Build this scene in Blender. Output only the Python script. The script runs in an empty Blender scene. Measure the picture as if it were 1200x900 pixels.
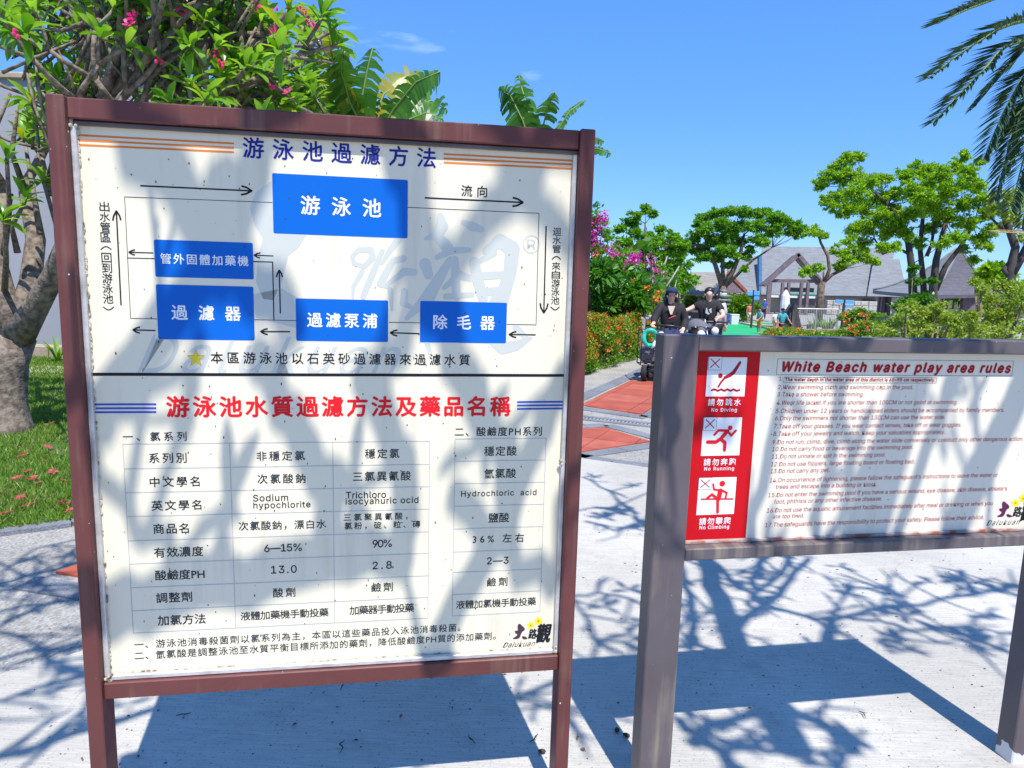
import bpy, bmesh, math, random
import numpy as np
from mathutils import Vector, Matrix, Euler
PI = math.pi; R_ = math.radians
SC = bpy.context.scene
COL = SC.collection
# ---------------------------------------------------------------- camera
F_PX, PITCH, ROLL, CAM_H = 807.0, -0.1465, 0.0282, 1.6
SUN_AZ, SUN_EL = -0.278, 1.0779          # azimuth the shadows run along, elevation
fw = Vector((0, math.cos(PITCH), math.sin(PITCH)))
up0 = Vector((0, -math.sin(PITCH), math.cos(PITCH)))
rt0 = Vector((1, 0, 0))
RT = rt0 * math.cos(ROLL) + up0 * math.sin(ROLL)
UP = up0 * math.cos(ROLL) - rt0 * math.sin(ROLL)
CAMP = Vector((0, 0, CAM_H))
cd = bpy.data.cameras.new('camera'); cam = bpy.data.objects.new('camera', cd); COL.objects.link(cam)
cd.sensor_fit = 'HORIZONTAL'; cd.sensor_width = 36; cd.lens = 36 * F_PX / 1200.0
cd.clip_start = 0.05; cd.clip_end = 5000
cd.dof.use_dof = False
mw = Matrix.Identity(4)
for i in range(3):
    mw[i][0] = RT[i]; mw[i][1] = UP[i]; mw[i][2] = -fw[i]; mw[i][3] = CAMP[i]
cam.matrix_world = mw
SC.camera = cam
# ---------------------------------------------------------------- sky, sun, exposure
w = bpy.data.worlds.new('World'); SC.world = w; w.use_nodes = True
nt = w.node_tree; nt.nodes.clear()
sk = nt.nodes.new('ShaderNodeTexSky'); sk.sky_type = 'NISHITA'; sk.sun_disc = False
sk.sun_elevation = SUN_EL
sunv = Vector((-math.sin(SUN_AZ) * math.cos(SUN_EL), -math.cos(SUN_AZ) * math.cos(SUN_EL), math.sin(SUN_EL)))
sk.sun_rotation = math.atan2(sunv.x, sunv.y)
sk.air_density = 1.0; sk.dust_density = 0.0; sk.ozone_density = 3.0; sk.altitude = 0
hs = nt.nodes.new('ShaderNodeHueSaturation'); hs.inputs['Saturation'].default_value = 1.0
tint = nt.nodes.new('ShaderNodeMixRGB'); tint.blend_type = 'MULTIPLY'; tint.inputs[0].default_value = 1; tint.inputs[2].default_value = (0.62, 0.80, 1.05, 1)
nt.links.new(sk.outputs[0], tint.inputs[1]); flat = nt.nodes.new('ShaderNodeMixRGB'); flat.inputs[0].default_value = 0.55; flat.inputs[2].default_value = (0.34, 1.46, 4.5, 1)
nt.links.new(tint.outputs[0], flat.inputs[1]); nt.links.new(flat.outputs[0], hs.inputs['Color'])
# a wisp of thin cloud, high up
tc = nt.nodes.new('ShaderNodeTexCoord'); mp = nt.nodes.new('ShaderNodeMapping')
mp.inputs['Scale'].default_value = (2.2, 2.2, 9.0); mp.inputs['Location'].default_value = (0.35, 0.1, 0.62)
nz = nt.nodes.new('ShaderNodeTexNoise'); nz.inputs['Scale'].default_value = 1.7; nz.inputs['Detail'].default_value = 7
nt.links.new(tc.outputs['Generated'], mp.inputs[0]); nt.links.new(mp.outputs[0], nz.inputs[0])
cr = nt.nodes.new('ShaderNodeMapRange'); cr.inputs[1].default_value = 0.655; cr.inputs[2].default_value = 0.90; cr.inputs[4].default_value = 0.5
nt.links.new(nz.outputs[0], cr.inputs[0])
mx = nt.nodes.new('ShaderNodeMixRGB'); mx.inputs[2].default_value = (8.5, 9.5, 11.0, 1)
nt.links.new(cr.outputs[0], mx.inputs[0]); nt.links.new(hs.outputs[0], mx.inputs[1])
bg = nt.nodes.new('ShaderNodeBackground'); bg.inputs[1].default_value = 0.15
nt.links.new(mx.outputs[0], bg.inputs[0])
wo = nt.nodes.new('ShaderNodeOutputWorld'); nt.links.new(bg.outputs[0], wo.inputs[0])
sd = bpy.data.lights.new('sun', 'SUN'); sd.energy = 4.2; sd.angle = R_(0.55); sd.color = (1.0, 0.955, 0.89)
so = bpy.data.objects.new('sun', sd); COL.objects.link(so)
so.rotation_euler = sunv.to_track_quat('Z', 'Y').to_euler()
so.location = sunv * 30
SC.view_settings.view_transform = 'Standard'; SC.view_settings.look = 'None'
SC.view_settings.exposure = 0.66; SC.view_settings.gamma = 1.0

# ---------------------------------------------------------------- measuring helpers
def ray(px, py):
    return fw + RT * ((px - 600) / F_PX) - UP * ((py - 450) / F_PX)
def at(px, py, Y):
    d = ray(px, py); return CAMP + d * (Y / d.y)
def slope(Y):                      # the plaza falls gently away beyond 16 m
    return -0.025 * min(max(Y - 16.0, 0.0), 32.0)
def gp(px, py, dz=0.0):
    d = ray(px, py); Y = 5.0
    for _ in range(60):
        z = slope(Y) + dz
        t = (z - CAM_H) / d.z; Y = 0.5 * Y + 0.5 * min(t * d.y, 400)
    p = CAMP + d * (Y / d.y); return Vector((p.x, p.y, slope(Y) + dz))
SIGN = {1: (-1.1049, 1.6762, 0.1651), 2: (0.4243, 1.9307, 0.1767)}
def osn(k, px, py, v):             # photo position -> board coordinates (across, up)
    x, y, a = SIGN[k]
    u = Vector((math.cos(a), math.sin(a), 0)); n = Vector((-math.sin(a), math.cos(a), 0))
    o = Vector((x, y, 0)) + n * v; d = ray(px, py); t = (o - CAMP).dot(n) / d.dot(n)
    P = CAMP + d * t; return (P - o).dot(u), P.z
def toworld(k, u, v, z):
    x, y, a = SIGN[k]
    return Vector((x + u * math.cos(a) - v * math.sin(a), y + u * math.sin(a) + v * math.cos(a), z))

# ---------------------------------------------------------------- materials
MATS = {}
def mat(name, col, rough=0.6, var=0.12, vscale=3.0, bump=0.0, bscale=60.0, metal=0.0, spec=0.5, col2=None, thr=None, coat=0.0, detail=6):
    if name in MATS: return MATS[name]
    m = bpy.data.materials.new(name); m.use_nodes = True; n = m.node_tree; n.nodes.clear(); L = n.links
    out = n.nodes.new('ShaderNodeOutputMaterial'); b = n.nodes.new('ShaderNodeBsdfPrincipled')
    L.new(b.outputs[0], out.inputs[0])
    b.inputs['Roughness'].default_value = rough; b.inputs['Metallic'].default_value = metal
    b.inputs['Specular IOR Level'].default_value = spec; b.inputs['Coat Weight'].default_value = coat
    t = n.nodes.new('ShaderNodeTexCoord')
    z = n.nodes.new('ShaderNodeTexNoise'); z.inputs['Scale'].default_value = vscale; z.inputs['Detail'].default_value = detail
    L.new(t.outputs['Object'], z.inputs[0])
    mr = n.nodes.new('ShaderNodeMapRange')
    lo, hi = thr if thr else (0.35, 0.65)
    mr.inputs[1].default_value = lo; mr.inputs[2].default_value = hi
    L.new(z.outputs[0], mr.inputs[0])
    mi = n.nodes.new('ShaderNodeMixRGB')
    c = Vector(col)
    c1 = c * (1 - var) if col2 is None else c; c2 = c * (1 + var) if col2 is None else Vector(col2)
    mi.inputs[1].default_value = (*c1, 1); mi.inputs[2].default_value = (*c2, 1)
    L.new(mr.outputs[0], mi.inputs[0]); L.new(mi.outputs[0], b.inputs['Base Color'])
    if bump > 0:
        z2 = n.nodes.new('ShaderNodeTexNoise'); z2.inputs['Scale'].default_value = bscale; z2.inputs['Detail'].default_value = 5
        L.new(t.outputs['Object'], z2.inputs[0])
        bp = n.nodes.new('ShaderNodeBump'); bp.inputs['Strength'].default_value = bump; bp.inputs['Distance'].default_value = 0.01
        L.new(z2.outputs[0], bp.inputs['Height']); L.new(bp.outputs[0], b.inputs['Normal'])
    MATS[name] = m; return m
def leafmat(name, c1, c2, trans=0.35, rough=0.45, c3=None):
    if name in MATS: return MATS[name]
    m = bpy.data.materials.new(name); m.use_nodes = True; n = m.node_tree; n.nodes.clear(); L = n.links
    out = n.nodes.new('ShaderNodeOutputMaterial'); b = n.nodes.new('ShaderNodeBsdfPrincipled')
    g = n.nodes.new('ShaderNodeNewGeometry'); oi = n.nodes.new('ShaderNodeObjectInfo')
    ad = n.nodes.new('ShaderNodeMath'); ad.operation = 'ADD'; L.new(g.outputs['Random Per Island'], ad.inputs[0]); L.new(oi.outputs['Random'], ad.inputs[1])
    fr = n.nodes.new('ShaderNodeMath'); fr.operation = 'FRACT'; L.new(ad.outputs[0], fr.inputs[0])
    rp = n.nodes.new('ShaderNodeValToRGB'); rp.color_ramp.elements[0].color = (*c1, 1); rp.color_ramp.elements[1].color = (*c2, 1)
    if c3:
        e = rp.color_ramp.elements.new(0.93); e.color = (*c2, 1); rp.color_ramp.elements[-1].color = (*c3, 1)
    L.new(fr.outputs[0], rp.inputs[0]); L.new(rp.outputs[0], b.inputs['Base Color'])
    b.inputs['Roughness'].default_value = rough; b.inputs['Specular IOR Level'].default_value = 0.4
    tr = n.nodes.new('ShaderNodeBsdfTranslucent')
    hv = n.nodes.new('ShaderNodeHueSaturation'); hv.inputs['Hue'].default_value = 0.485; hv.inputs['Value'].default_value = 1.7; hv.inputs['Saturation'].default_value = 1.1
    L.new(rp.outputs[0], hv.inputs['Color']); L.new(hv.outputs[0], tr.inputs[0])
    ms = n.nodes.new('ShaderNodeMixShader'); ms.inputs[0].default_value = trans
    L.new(b.outputs[0], ms.inputs[1]); L.new(tr.outputs[0], ms.inputs[2]); L.new(ms.outputs[0], out.inputs[0])
    MATS[name] = m; return m

# ---------------------------------------------------------------- mesh helpers
class MB:
    def __init__(s): s.v = []; s.f = []
    def add(s, vs, fs):
        o = len(s.v); s.v += [tuple(v) for v in vs]; s.f += [tuple(i + o for i in f) for f in fs]; return s
    def box(s, c, d, rz=0.0, M=None):
        vs = [Vector((sx * d[0] / 2, sy * d[1] / 2, sz * d[2] / 2)) for sz in (-1, 1) for sx, sy in ((-1, -1), (1, -1), (1, 1), (-1, 1))]
        if M is None: M = Matrix.Rotation(rz, 3, 'Z')
        vs = [M @ v + Vector(c) for v in vs]
        return s.add(vs, [(3, 2, 1, 0), (4, 5, 6, 7), (0, 1, 5, 4), (1, 2, 6, 5), (2, 3, 7, 6), (3, 0, 4, 7)])
    def bbox(s, c, d, b=0.004, rz=0.0):       # box with chamfered long edges
        x, y, z = d[0] / 2, d[1] / 2, d[2] / 2
        ring = lambda xx, yy, zz: [(-xx, -yy, zz), (xx, -yy, zz), (xx, yy, zz), (-xx, yy, zz)]
        vs = []
        for zz, i in ((-z, b), (-z + b, 0), (z - b, 0), (z, b)):
            for (sx, sy) in ((-1, -1), (1, -1), (1, 1), (-1, 1)):
                q = max(b, 0)
                if (sx, sy) in ((-1, -1), (1, 1)):
                    vs += [(sx * (x - i), sy * (y - q - (i > 0) * 0), zz), (sx * (x - q), sy * (y - i), zz)]
                else:
                    vs += [(sx * (x - q), sy * (y - i), zz), (sx * (x - i), sy * (y - q), zz)]
        M = Matrix.Rotation(rz, 3, 'Z'); vs = [M @ Vector(v) + Vector(c) for v in vs]
        fs = [tuple(reversed(range(8))), tuple(range(24, 32))]
        for k in range(3):
            for j in range(8):
                a = k * 8 + j; b2 = k * 8 + (j + 1) % 8; fs.append((a, b2, b2 + 8, a + 8))
        return s.add(vs, fs)
    def tube(s, pts, rad, n=6, cap=True):
        pts = [Vector(p) for p in pts]
        if not hasattr(rad, '__len__'): rad = [rad] * len(pts)
        vs = []; fs = []; prev = None
        for i, p in enumerate(pts):
            t = (pts[min(i + 1, len(pts) - 1)] - pts[max(i - 1, 0)])
            if t.length < 1e-9: t = Vector((0, 0, 1))
            t.normalize()
            if prev is None:
                a = Vector((0, 0, 1)) if abs(t.z) < 0.9 else Vector((1, 0, 0))
                x = t.cross(a).normalized()
            else:
                x = (prev - t * prev.dot(t))
                x = x.normalized() if x.length > 1e-6 else t.orthogonal().normalized()
            prev = x; y = t.cross(x)
            for k in range(n):
                an = 2 * PI * k / n; vs.append(p + (x * math.cos(an) + y * math.sin(an)) * rad[i])
        for i in range(len(pts) - 1):
            for k in range(n):
                a = i * n + k; b = i * n + (k + 1) % n; fs.append((a, b, b + n, a + n))
        if cap:
            fs.append(tuple(reversed(range(n)))); fs.append(tuple(range((len(pts) - 1) * n, len(pts) * n)))
        return s.add(vs, fs)
    def poly(s, pts): return s.add(pts, [tuple(range(len(pts)))])
    def prism(s, pts, off):                   # flat outline pushed along off
        n = len(pts); off = Vector(off); a = [Vector(p) for p in pts]; b = [p + off for p in a]
        fs = [tuple(reversed(range(n))), tuple(range(n, 2 * n))] + [(i, (i + 1) % n, (i + 1) % n + n, i + n) for i in range(n)]
        return s.add(a + b, fs)
    def ball(s, c, r, nu=8, nv=6, sc=(1, 1, 1), M=None):
        c = Vector(c); vs = []; fs = []
        for i in range(nv + 1):
            th = PI * i / nv
            for k in range(nu):
                ph = 2 * PI * k / nu
                q = Vector((math.sin(th) * math.cos(ph) * sc[0], math.sin(th) * math.sin(ph) * sc[1], math.cos(th) * sc[2])) * r
                vs.append(c + (M @ q if M else q))
        for i in range(nv):
            for k in range(nu):
                a = i * nu + k; b = i * nu + (k + 1) % nu; fs.append((a, a + nu, b + nu, b))
        return s.add(vs, fs)
    def build(s, name, m, parent=None, smooth=False, org=None, label=None):
        if org is None and parent is not None and parent.get('_w'): org = Vector(parent['_w'])
        if org is None: org = Vector((0, 0, 0))
        me = bpy.data.meshes.new(name)
        me.from_pydata([(v[0] - org[0], v[1] - org[1], v[2] - org[2]) for v in s.v], [], s.f)
        me.materials.append(m)
        if smooth: me.shade_smooth()
        o = bpy.data.objects.new(name, me); COL.objects.link(o)
        if parent is not None: o.parent = parent
        if label: o['label'] = label
        return o
ROOTS = []
def thing(name, label, cat, loc=(0, 0, 0), rz=0.0, group=None, world=True):
    o = bpy.data.objects.new(name, None); COL.objects.link(o); o.location = loc; o.rotation_euler = (0, 0, rz)
    o.empty_display_size = 0.1
    o['label'] = label; o['category'] = cat
    if group: o['group'] = group
    if world and rz == 0: o['_w'] = [float(x) for x in loc]      # parts may be given in world coordinates
    ROOTS.append(o)
    return o
def tag(o, label, cat, group=None):
    o['label'] = label; o['category'] = cat
    if group: o['group'] = group
    return o
def struct(o): o['kind'] = 'structure'; return o
def stuff(o): o['kind'] = 'stuff'; return o
def inst(src_mesh, name, M, parent):
    o = bpy.data.objects.new(name, src_mesh); COL.objects.link(o); o.parent = parent; o.matrix_basis = M; return o
def arr_mesh(name, V, Fq, m, parent=None, org=None, smooth=False):      # numpy verts (n,3), quads (m,k)
    if org is None and parent is not None and parent.get('_w'): org = np.array(list(parent['_w']))
    if org is not None: V = V - np.array(org)
    me = bpy.data.meshes.new(name); k = Fq.shape[1]
    me.vertices.add(len(V)); me.vertices.foreach_set('co', V.astype(np.float32).ravel())
    me.loops.add(Fq.size); me.loops.foreach_set('vertex_index', Fq.astype(np.int32).ravel())
    me.polygons.add(len(Fq)); me.polygons.foreach_set('loop_start', np.arange(len(Fq), dtype=np.int32) * k)
    me.polygons.foreach_set('loop_total', np.full(len(Fq), k, dtype=np.int32))
    me.update(calc_edges=True); me.validate()
    me.materials.append(m)
    if smooth: me.shade_smooth()
    o = bpy.data.objects.new(name, me); COL.objects.link(o)
    if parent is not None: o.parent = parent
    return o
def leaf_cloud(P, size, rng, aspect=0.45, fold=0.25, upbias=0.3, D=None):
    """bent two-quad leaves at points P (n,3); returns verts, quads"""
    n = len(P)
    d = rng.normal(size=(n, 3)) if D is None else D + rng.normal(size=(n, 3)) * 0.45
    d[:, 2] += upbias * 0; d /= np.linalg.norm(d, axis=1)[:, None] + 1e-9
    nr = rng.normal(size=(n, 3)); nr[:, 2] += upbias * 3
    s = np.cross(d, nr); s /= np.linalg.norm(s, axis=1)[:, None] + 1e-9
    nn = np.cross(s, d)
    L = (size * rng.uniform(0.65, 1.3, n))[:, None]; W = L * aspect * 0.5
    a = P; b = P + d * L * 0.5 + nn * L * fold * 0.25; c = P + d * L - nn * L * fold * 0.15
    m1 = P + d * L * 0.45 + s * W; m2 = P + d * L * 0.45 - s * W
    V = np.stack([a, m1, c, m2, b], 1).reshape(-1, 3)
    V = np.stack([a, m1 + nn * W * 0.25, c, m2 + nn * W * 0.25], 1).reshape(-1, 3)
    i = np.arange(n)[:, None] * 4
    return V, i + np.array([[0, 1, 2, 3]])
# ================================================================ GROUND AND PAVING
def sheet(name, poly, m, dz, cutY=(16.0, 48.0)):      # a flat outline laid on the (gently falling) ground
    bm = bmesh.new(); bm.faces.new([bm.verts.new((p[0], p[1], 0)) for p in poly])
    for c in cutY:
        g = bm.verts[:] + bm.edges[:] + bm.faces[:]
        bmesh.ops.bisect_plane(bm, geom=g, plane_co=(0, c, 0), plane_no=(0, 1, 0))
    for v in bm.verts: v.co.z = slope(v.co.y) + dz
    bmesh.ops.triangulate(bm, faces=bm.faces[:])
    bmesh.ops.recalc_face_normals(bm, faces=bm.faces[:])
    if sum(f.normal.z for f in bm.faces) < 0: bmesh.ops.reverse_faces(bm, faces=bm.faces[:])
    me = bpy.data.meshes.new(name); bm.to_mesh(me); bm.free(); me.materials.append(m)
    o = bpy.data.objects.new(name, me); COL.objects.link(o); return struct(o)

def concrete_mat():
    m = mat('brushed_concrete', (0.49, 0.465, 0.405), 0.85, 0.14, 1.3, 0, detail=8)
    n = m.node_tree; L = n.links; b = next(x for x in n.nodes if x.type == 'BSDF_PRINCIPLED')
    mi = next(x for x in n.nodes if x.type == 'MIX_RGB')
    t = n.nodes.new('ShaderNodeTexCoord')
    mp = n.nodes.new('ShaderNodeMapping'); mp.inputs['Rotation'].default_value = (0, 0, R_(28)); mp.inputs['Scale'].default_value = (1, 26, 1)
    L.new(t.outputs['Object'], mp.inputs[0])
    z = n.nodes.new('ShaderNodeTexNoise'); z.inputs['Scale'].default_value = 6; z.inputs['Detail'].default_value = 8; z.inputs['Roughness'].default_value = .7; L.new(mp.outputs[0], z.inputs[0])
    z3 = n.nodes.new('ShaderNodeTexNoise'); z3.inputs['Scale'].default_value = 95; z3.inputs['Detail'].default_value = 3; L.new(t.outputs['Object'], z3.inputs[0])
    mr = n.nodes.new('ShaderNodeMapRange'); mr.inputs[1].default_value = 0.60; mr.inputs[2].default_value = 0.72; L.new(z3.outputs[0], mr.inputs[0])
    m2 = n.nodes.new('ShaderNodeMixRGB'); m2.blend_type = 'MULTIPLY'; m2.inputs[2].default_value = (0.50, 0.48, 0.44, 1)
    L.new(mr.outputs[0], m2.inputs[0]); L.new(mi.outputs[0], m2.inputs[1])
    mr2 = n.nodes.new('ShaderNodeMapRange'); mr2.inputs[1].default_value = 0.3; mr2.inputs[2].default_value = 0.7; mr2.inputs[3].default_value = .74; mr2.inputs[4].default_value = 1.14
    L.new(z.outputs[0], mr2.inputs[0])
    m3 = n.nodes.new('ShaderNodeMixRGB'); m3.blend_type = 'MULTIPLY'; m3.inputs[0].default_value = 1; L.new(m2.outputs[0], m3.inputs[1]); L.new(mr2.outputs[0], m3.inputs[2])
    # hairline cracks
    vo = n.nodes.new('ShaderNodeTexVoronoi'); vo.feature = 'DISTANCE_TO_EDGE'; vo.inputs['Scale'].default_value = 0.9
    nw = n.nodes.new('ShaderNodeTexNoise'); nw.inputs['Scale'].default_value = 4; nw.inputs['Detail'].default_value = 6; L.new(t.outputs['Object'], nw.inputs[0])
    va = n.nodes.new('ShaderNodeVectorMath'); va.operation = 'MULTIPLY_ADD'; va.inputs[1].default_value = (.35, .35, .35)
    L.new(nw.outputs['Color'], va.inputs[0]); L.new(t.outputs['Object'], va.inputs[2]); L.new(va.outputs[0], vo.inputs['Vector'])
    mc = n.nodes.new('ShaderNodeMapRange'); mc.inputs[1].default_value = 0.0; mc.inputs[2].default_value = 0.0025; mc.inputs[3].default_value = .8; mc.inputs[4].default_value = 1
    L.new(vo.outputs[0], mc.inputs[0])
    m4 = n.nodes.new('ShaderNodeMixRGB'); m4.blend_type = 'MULTIPLY'; m4.inputs[0].default_value = 1; L.new(m3.outputs[0], m4.inputs[1]); L.new(mc.outputs[0], m4.inputs[2])
    ng = n.nodes.new('ShaderNodeTexNoise'); ng.inputs['Scale'].default_value = 2.6; ng.inputs['Detail'].default_value = 9; ng.inputs['Roughness'].default_value = .68; L.new(t.outputs['Object'], ng.inputs[0])
    mg = n.nodes.new('ShaderNodeMapRange'); mg.inputs[1].default_value = .50; mg.inputs[2].default_value = .70; mg.inputs[3].default_value = 1; mg.inputs[4].default_value = .72; L.new(ng.outputs[0], mg.inputs[0])
    m5 = n.nodes.new('ShaderNodeMixRGB'); m5.blend_type = 'MULTIPLY'; m5.inputs[0].default_value = 1; L.new(m4.outputs[0], m5.inputs[1]); L.new(mg.outputs[0], m5.inputs[2])
    L.new(m5.outputs[0], b.inputs['Base Color'])
    bp = n.nodes.new('ShaderNodeBump'); bp.inputs['Strength'].default_value = .5; bp.inputs['Distance'].default_value = .004
    L.new(z.outputs[0], bp.inputs['Height']); L.new(bp.outputs[0], b.inputs['Normal'])
    return m
M_CONC = concrete_mat()
def aggregate_mat(name, a, bcol, sc):
    m = bpy.data.materials.new(name); m.use_nodes = True; n = m.node_tree; L = n.links; b = n.nodes['Principled BSDF']; b.inputs['Roughness'].default_value = .85
    t = n.nodes.new('ShaderNodeTexCoord'); v = n.nodes.new('ShaderNodeTexVoronoi'); v.inputs['Scale'].default_value = sc; L.new(t.outputs['Object'], v.inputs['Vector'])
    rp = n.nodes.new('ShaderNodeValToRGB'); rp.color_ramp.elements[0].color = (*a, 1); rp.color_ramp.elements[1].color = (*bcol, 1)
    L.new(v.outputs['Color'], rp.inputs[0])
    z = n.nodes.new('ShaderNodeTexNoise'); z.inputs['Scale'].default_value = 1.5; z.inputs['Detail'].default_value = 6; L.new(t.outputs['Object'], z.inputs[0])
    mr = n.nodes.new('ShaderNodeMapRange'); mr.inputs[1].default_value = .3; mr.inputs[2].default_value = .7; mr.inputs[3].default_value = .75; mr.inputs[4].default_value = 1.15; L.new(z.outputs[0], mr.inputs[0])
    m3 = n.nodes.new('ShaderNodeMixRGB'); m3.blend_type = 'MULTIPLY'; m3.inputs[0].default_value = 1; L.new(rp.outputs[0], m3.inputs[1]); L.new(mr.outputs[0], m3.inputs[2])
    L.new(m3.outputs[0], b.inputs['Base Color'])
    bp = n.nodes.new('ShaderNodeBump'); bp.inputs['Strength'].default_value = .6; bp.inputs['Distance'].default_value = .006; L.new(v.outputs['Distance'], bp.inputs['Height']); L.new(bp.outputs[0], b.inputs['Normal'])
    return m
M_AGG = aggregate_mat('washed_pebble_paving', (.20, .19, .17), (.46, .44, .39), 85)
M_GRAN = aggregate_mat('grey_granite', (.13, .14, .155), (.25, .26, .28), 120)
M_SOIL = mat('soil_and_turf', (0.06, 0.10, 0.025), 0.95, 0.3, 2.0, 0.3, 40, col2=(.10, .085, .04), thr=(.45, .62))
M_TILE = mat('terracotta_tile', (0.37, 0.078, 0.040), 0.7, 0.14, 4, .15, 80)
M_TILE2 = mat('terracotta_tile_faded', (0.40, 0.10, 0.055), 0.7, 0.14, 4, .15, 80)
sheet('ground', [(-700, -60), (700, -60), (700, 1800), (-700, 1800)], M_SOIL, -0.05)
# washed-pebble plaza and path
PE = Vector((.41, .91)).normalized(); PN = Vector((PE.y, -PE.x))     # path direction and its right-hand normal
lawn = [gp(0, 622), gp(40, 617), gp(86, 611), gp(130, 598), gp(200, 575)]
path_poly = [(-14, -45), (26, -45), (26, 8), (16, 16), (30, 30), (34, 48), (60, 78), (5, 78), (8.5, 48), (5.2, 22), (3.0, 16.3), (1.25, 12.4), (-.2, 9.2), (-1.7, 6.6), (-2.45, 4.7),
             (lawn[2].x, lawn[2].y), (lawn[1].x, lawn[1].y), (lawn[0].x, lawn[0].y), (-5.5, 3.6), (-9, 3.2), (-14, 3)]
sheet('washed_pebble_pavement', path_poly, M_AGG, -0.018)
# near concrete apron in slabs with open joints
edge = [(-2.75, 2.28), (-2.0, 2.55), (-1.75, 2.76), (-1.5, 3.3), (-.9, 4.5), (-.1, 5.6), (.68, 6.24), (1.22, 5.99), (2.2, 5.5), (3.6, 5.3), (7, 5.2)]
def slab(poly, nm):
    bm = bmesh.new(); f = bm.faces.new([bm.verts.new((p[0], p[1], 0)) for p in poly])
    if f.normal.z < 0: bmesh.ops.reverse_faces(bm, faces=[f])
    f.normal_update()
    if f.normal.z < 0: f.normal_flip()
    r = bmesh.ops.inset_region(bm, faces=[f], thickness=0.006)
    for v in bm.verts:
        if v not in f.verts: v.co.z = -0.006
    r = bmesh.ops.extrude_face_region(bm, geom=[]) if False else None
    bd = [e for e in bm.edges if e.is_boundary]
    x = bmesh.ops.extrude_edge_only(bm, edges=bd)
    for v in x['geom']:
        if isinstance(v, bmesh.types.BMVert): v.co.z = -0.05
    bmesh.ops.triangulate(bm, faces=[f for f in bm.faces if len(f.verts) > 4])
    me = bpy.data.meshes.new('slab'); bm.to_mesh(me); bm.free(); me.materials.append(M_CONC)
    return me
pav = bpy.data.objects.new('concrete_pavement', None); COL.objects.link(pav); struct(pav)
jl = [(-2.0, 2.55), (-2.35, 2.0), (-3.2, .6)]
main = [(-3.2, .6), (-2.35, 2.0), (-2.0, 2.55)] + edge[2:] + [(7, -3), (-3.2, -3)]
left = [(-3.22, .6), (-2.37, 2.01), (-2.03, 2.545), (-2.75, 2.28), (-5.2, 1.6), (-6, .6)]
for pl in (main, left):
    o = bpy.data.objects.new('slab', slab(pl, 'slab')); COL.objects.link(o); o.parent = pav
# granite border bands, terracotta fields (each tile its own piece), slot drain
def band(a, b, wd, dz=-0.010, name='granite_band'):
    a = Vector(a[:2]); b = Vector(b[:2]); d = (b - a).normalized(); n = Vector((-d.y, d.x)) * wd / 2
    return [a - n, b - n, b + n, a + n]
gb = bpy.data.objects.new('granite_borders', None); COL.objects.link(gb); struct(gb)
def gband(pts, wd, seg=0.6):
    pts = [Vector(p[:2]) for p in pts]
    for a, b in zip(pts, pts[1:]):
        L = (b - a).length; k = max(1, round(L / seg)); d = (b - a) / k
        for i in range(k):
            q = band(a + d * i + d * .01, a + d * (i + 1) - d * .01, wd)
            z = slope((a.y + b.y) / 2) - 0.03
            m = MB(); m.prism([(p.x, p.y, z) for p in q], (0, 0, .022)); m.build('paving_stone', M_GRAN, gb)
def tiles(poly, uax, size, org, z=-0.004):
    """cut a field into square tiles; one object each"""
    uax = Vector(uax).normalized(); vax = Vector((-uax.y, uax.x)); root = bpy.data.objects.new('terracotta_paving', None); COL.objects.link(root); struct(root)
    P = [Vector(p[:2]) for p in poly]
    us = [(p - Vector(org)).dot(uax) for p in P]; vs = [(p - Vector(org)).dot(vax) for p in P]
    k = 0
    for i in range(math.floor(min(us) / size), math.ceil(max(us) / size)):
        for j in range(math.floor(min(vs) / size), math.ceil(max(vs) / size)):
            sub = P[:]
            g = .004
            for ax, lim, sg in ((uax, i * size + g, 1), (uax, (i + 1) * size - g, -1), (vax, j * size + g, 1), (vax, (j + 1) * size - g, -1)):
                out = []
                for q in range(len(sub)):
                    a, b = sub[q], sub[(q + 1) % len(sub)]
                    da = ((a - Vector(org)).dot(ax) - lim) * sg; db = ((b - Vector(org)).dot(ax) - lim) * sg
                    if da >= 0: out.append(a)
                    if da * db < 0: out.append(a + (b - a) * (da / (da - db)))
                sub = out
                if len(sub) < 3: break
            if len(sub) < 3: continue
            ar = abs(sum(sub[q].x * sub[(q + 1) % len(sub)].y - sub[(q + 1) % len(sub)].x * sub[q].y for q in range(len(sub)))) / 2
            if ar < .003: continue
            zz = z + slope(sub[0].y) + random.uniform(-.0012, .0012)
            m = MB(); m.prism([(p.x, p.y, zz - .02) for p in sub], (0, 0, .02)); m.build('tile', random.choice((M_TILE, M_TILE, M_TILE2)), root)
            k += 1
random.seed(4)
red1 = [(-1.0, 5.9), (.71, 6.54), (1.47, 7.06), (1.07, 7.71), (.81, 7.60), (-.6, 6.95)]
red2 = [(.80, 8.9), (.97, 9.08), (1.64, 8.57), (1.9, 8.92), (3.1, 11.6), (2.35, 12.2), (2.05, 11.75), (.99, 9.28)]
tiles(red1, PN, .42, (.9, 7.1)); tiles([(.97, 9.10), (1.66, 8.60), (1.86, 9.03), (3.0, 11.6), (2.05, 11.75), (.985, 9.26)], PN, .6, (1.0, 9.1))
tiles([(-2.42, 3.50), (-2.1, 3.42), (-1.6, 3.9), (-1.9, 4.2), (-2.3, 3.75)], PN, .42, (-2.2, 3.6))
gband([(.45, 6.15), (.72, 6.42), (1.50, 6.93), (2.2, 7.25)], .17)
gband([(-.6, 7.12), (.86, 7.78), (1.12, 7.86), (1.62, 7.18)], .17)
gband([(.80, 9.32), (1.96, 11.95), (3.0, 14.4)], .22); gband([(.9, 8.93), (1.68, 8.40), (1.98, 8.98), (3.1, 11.5)], .2)
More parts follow.
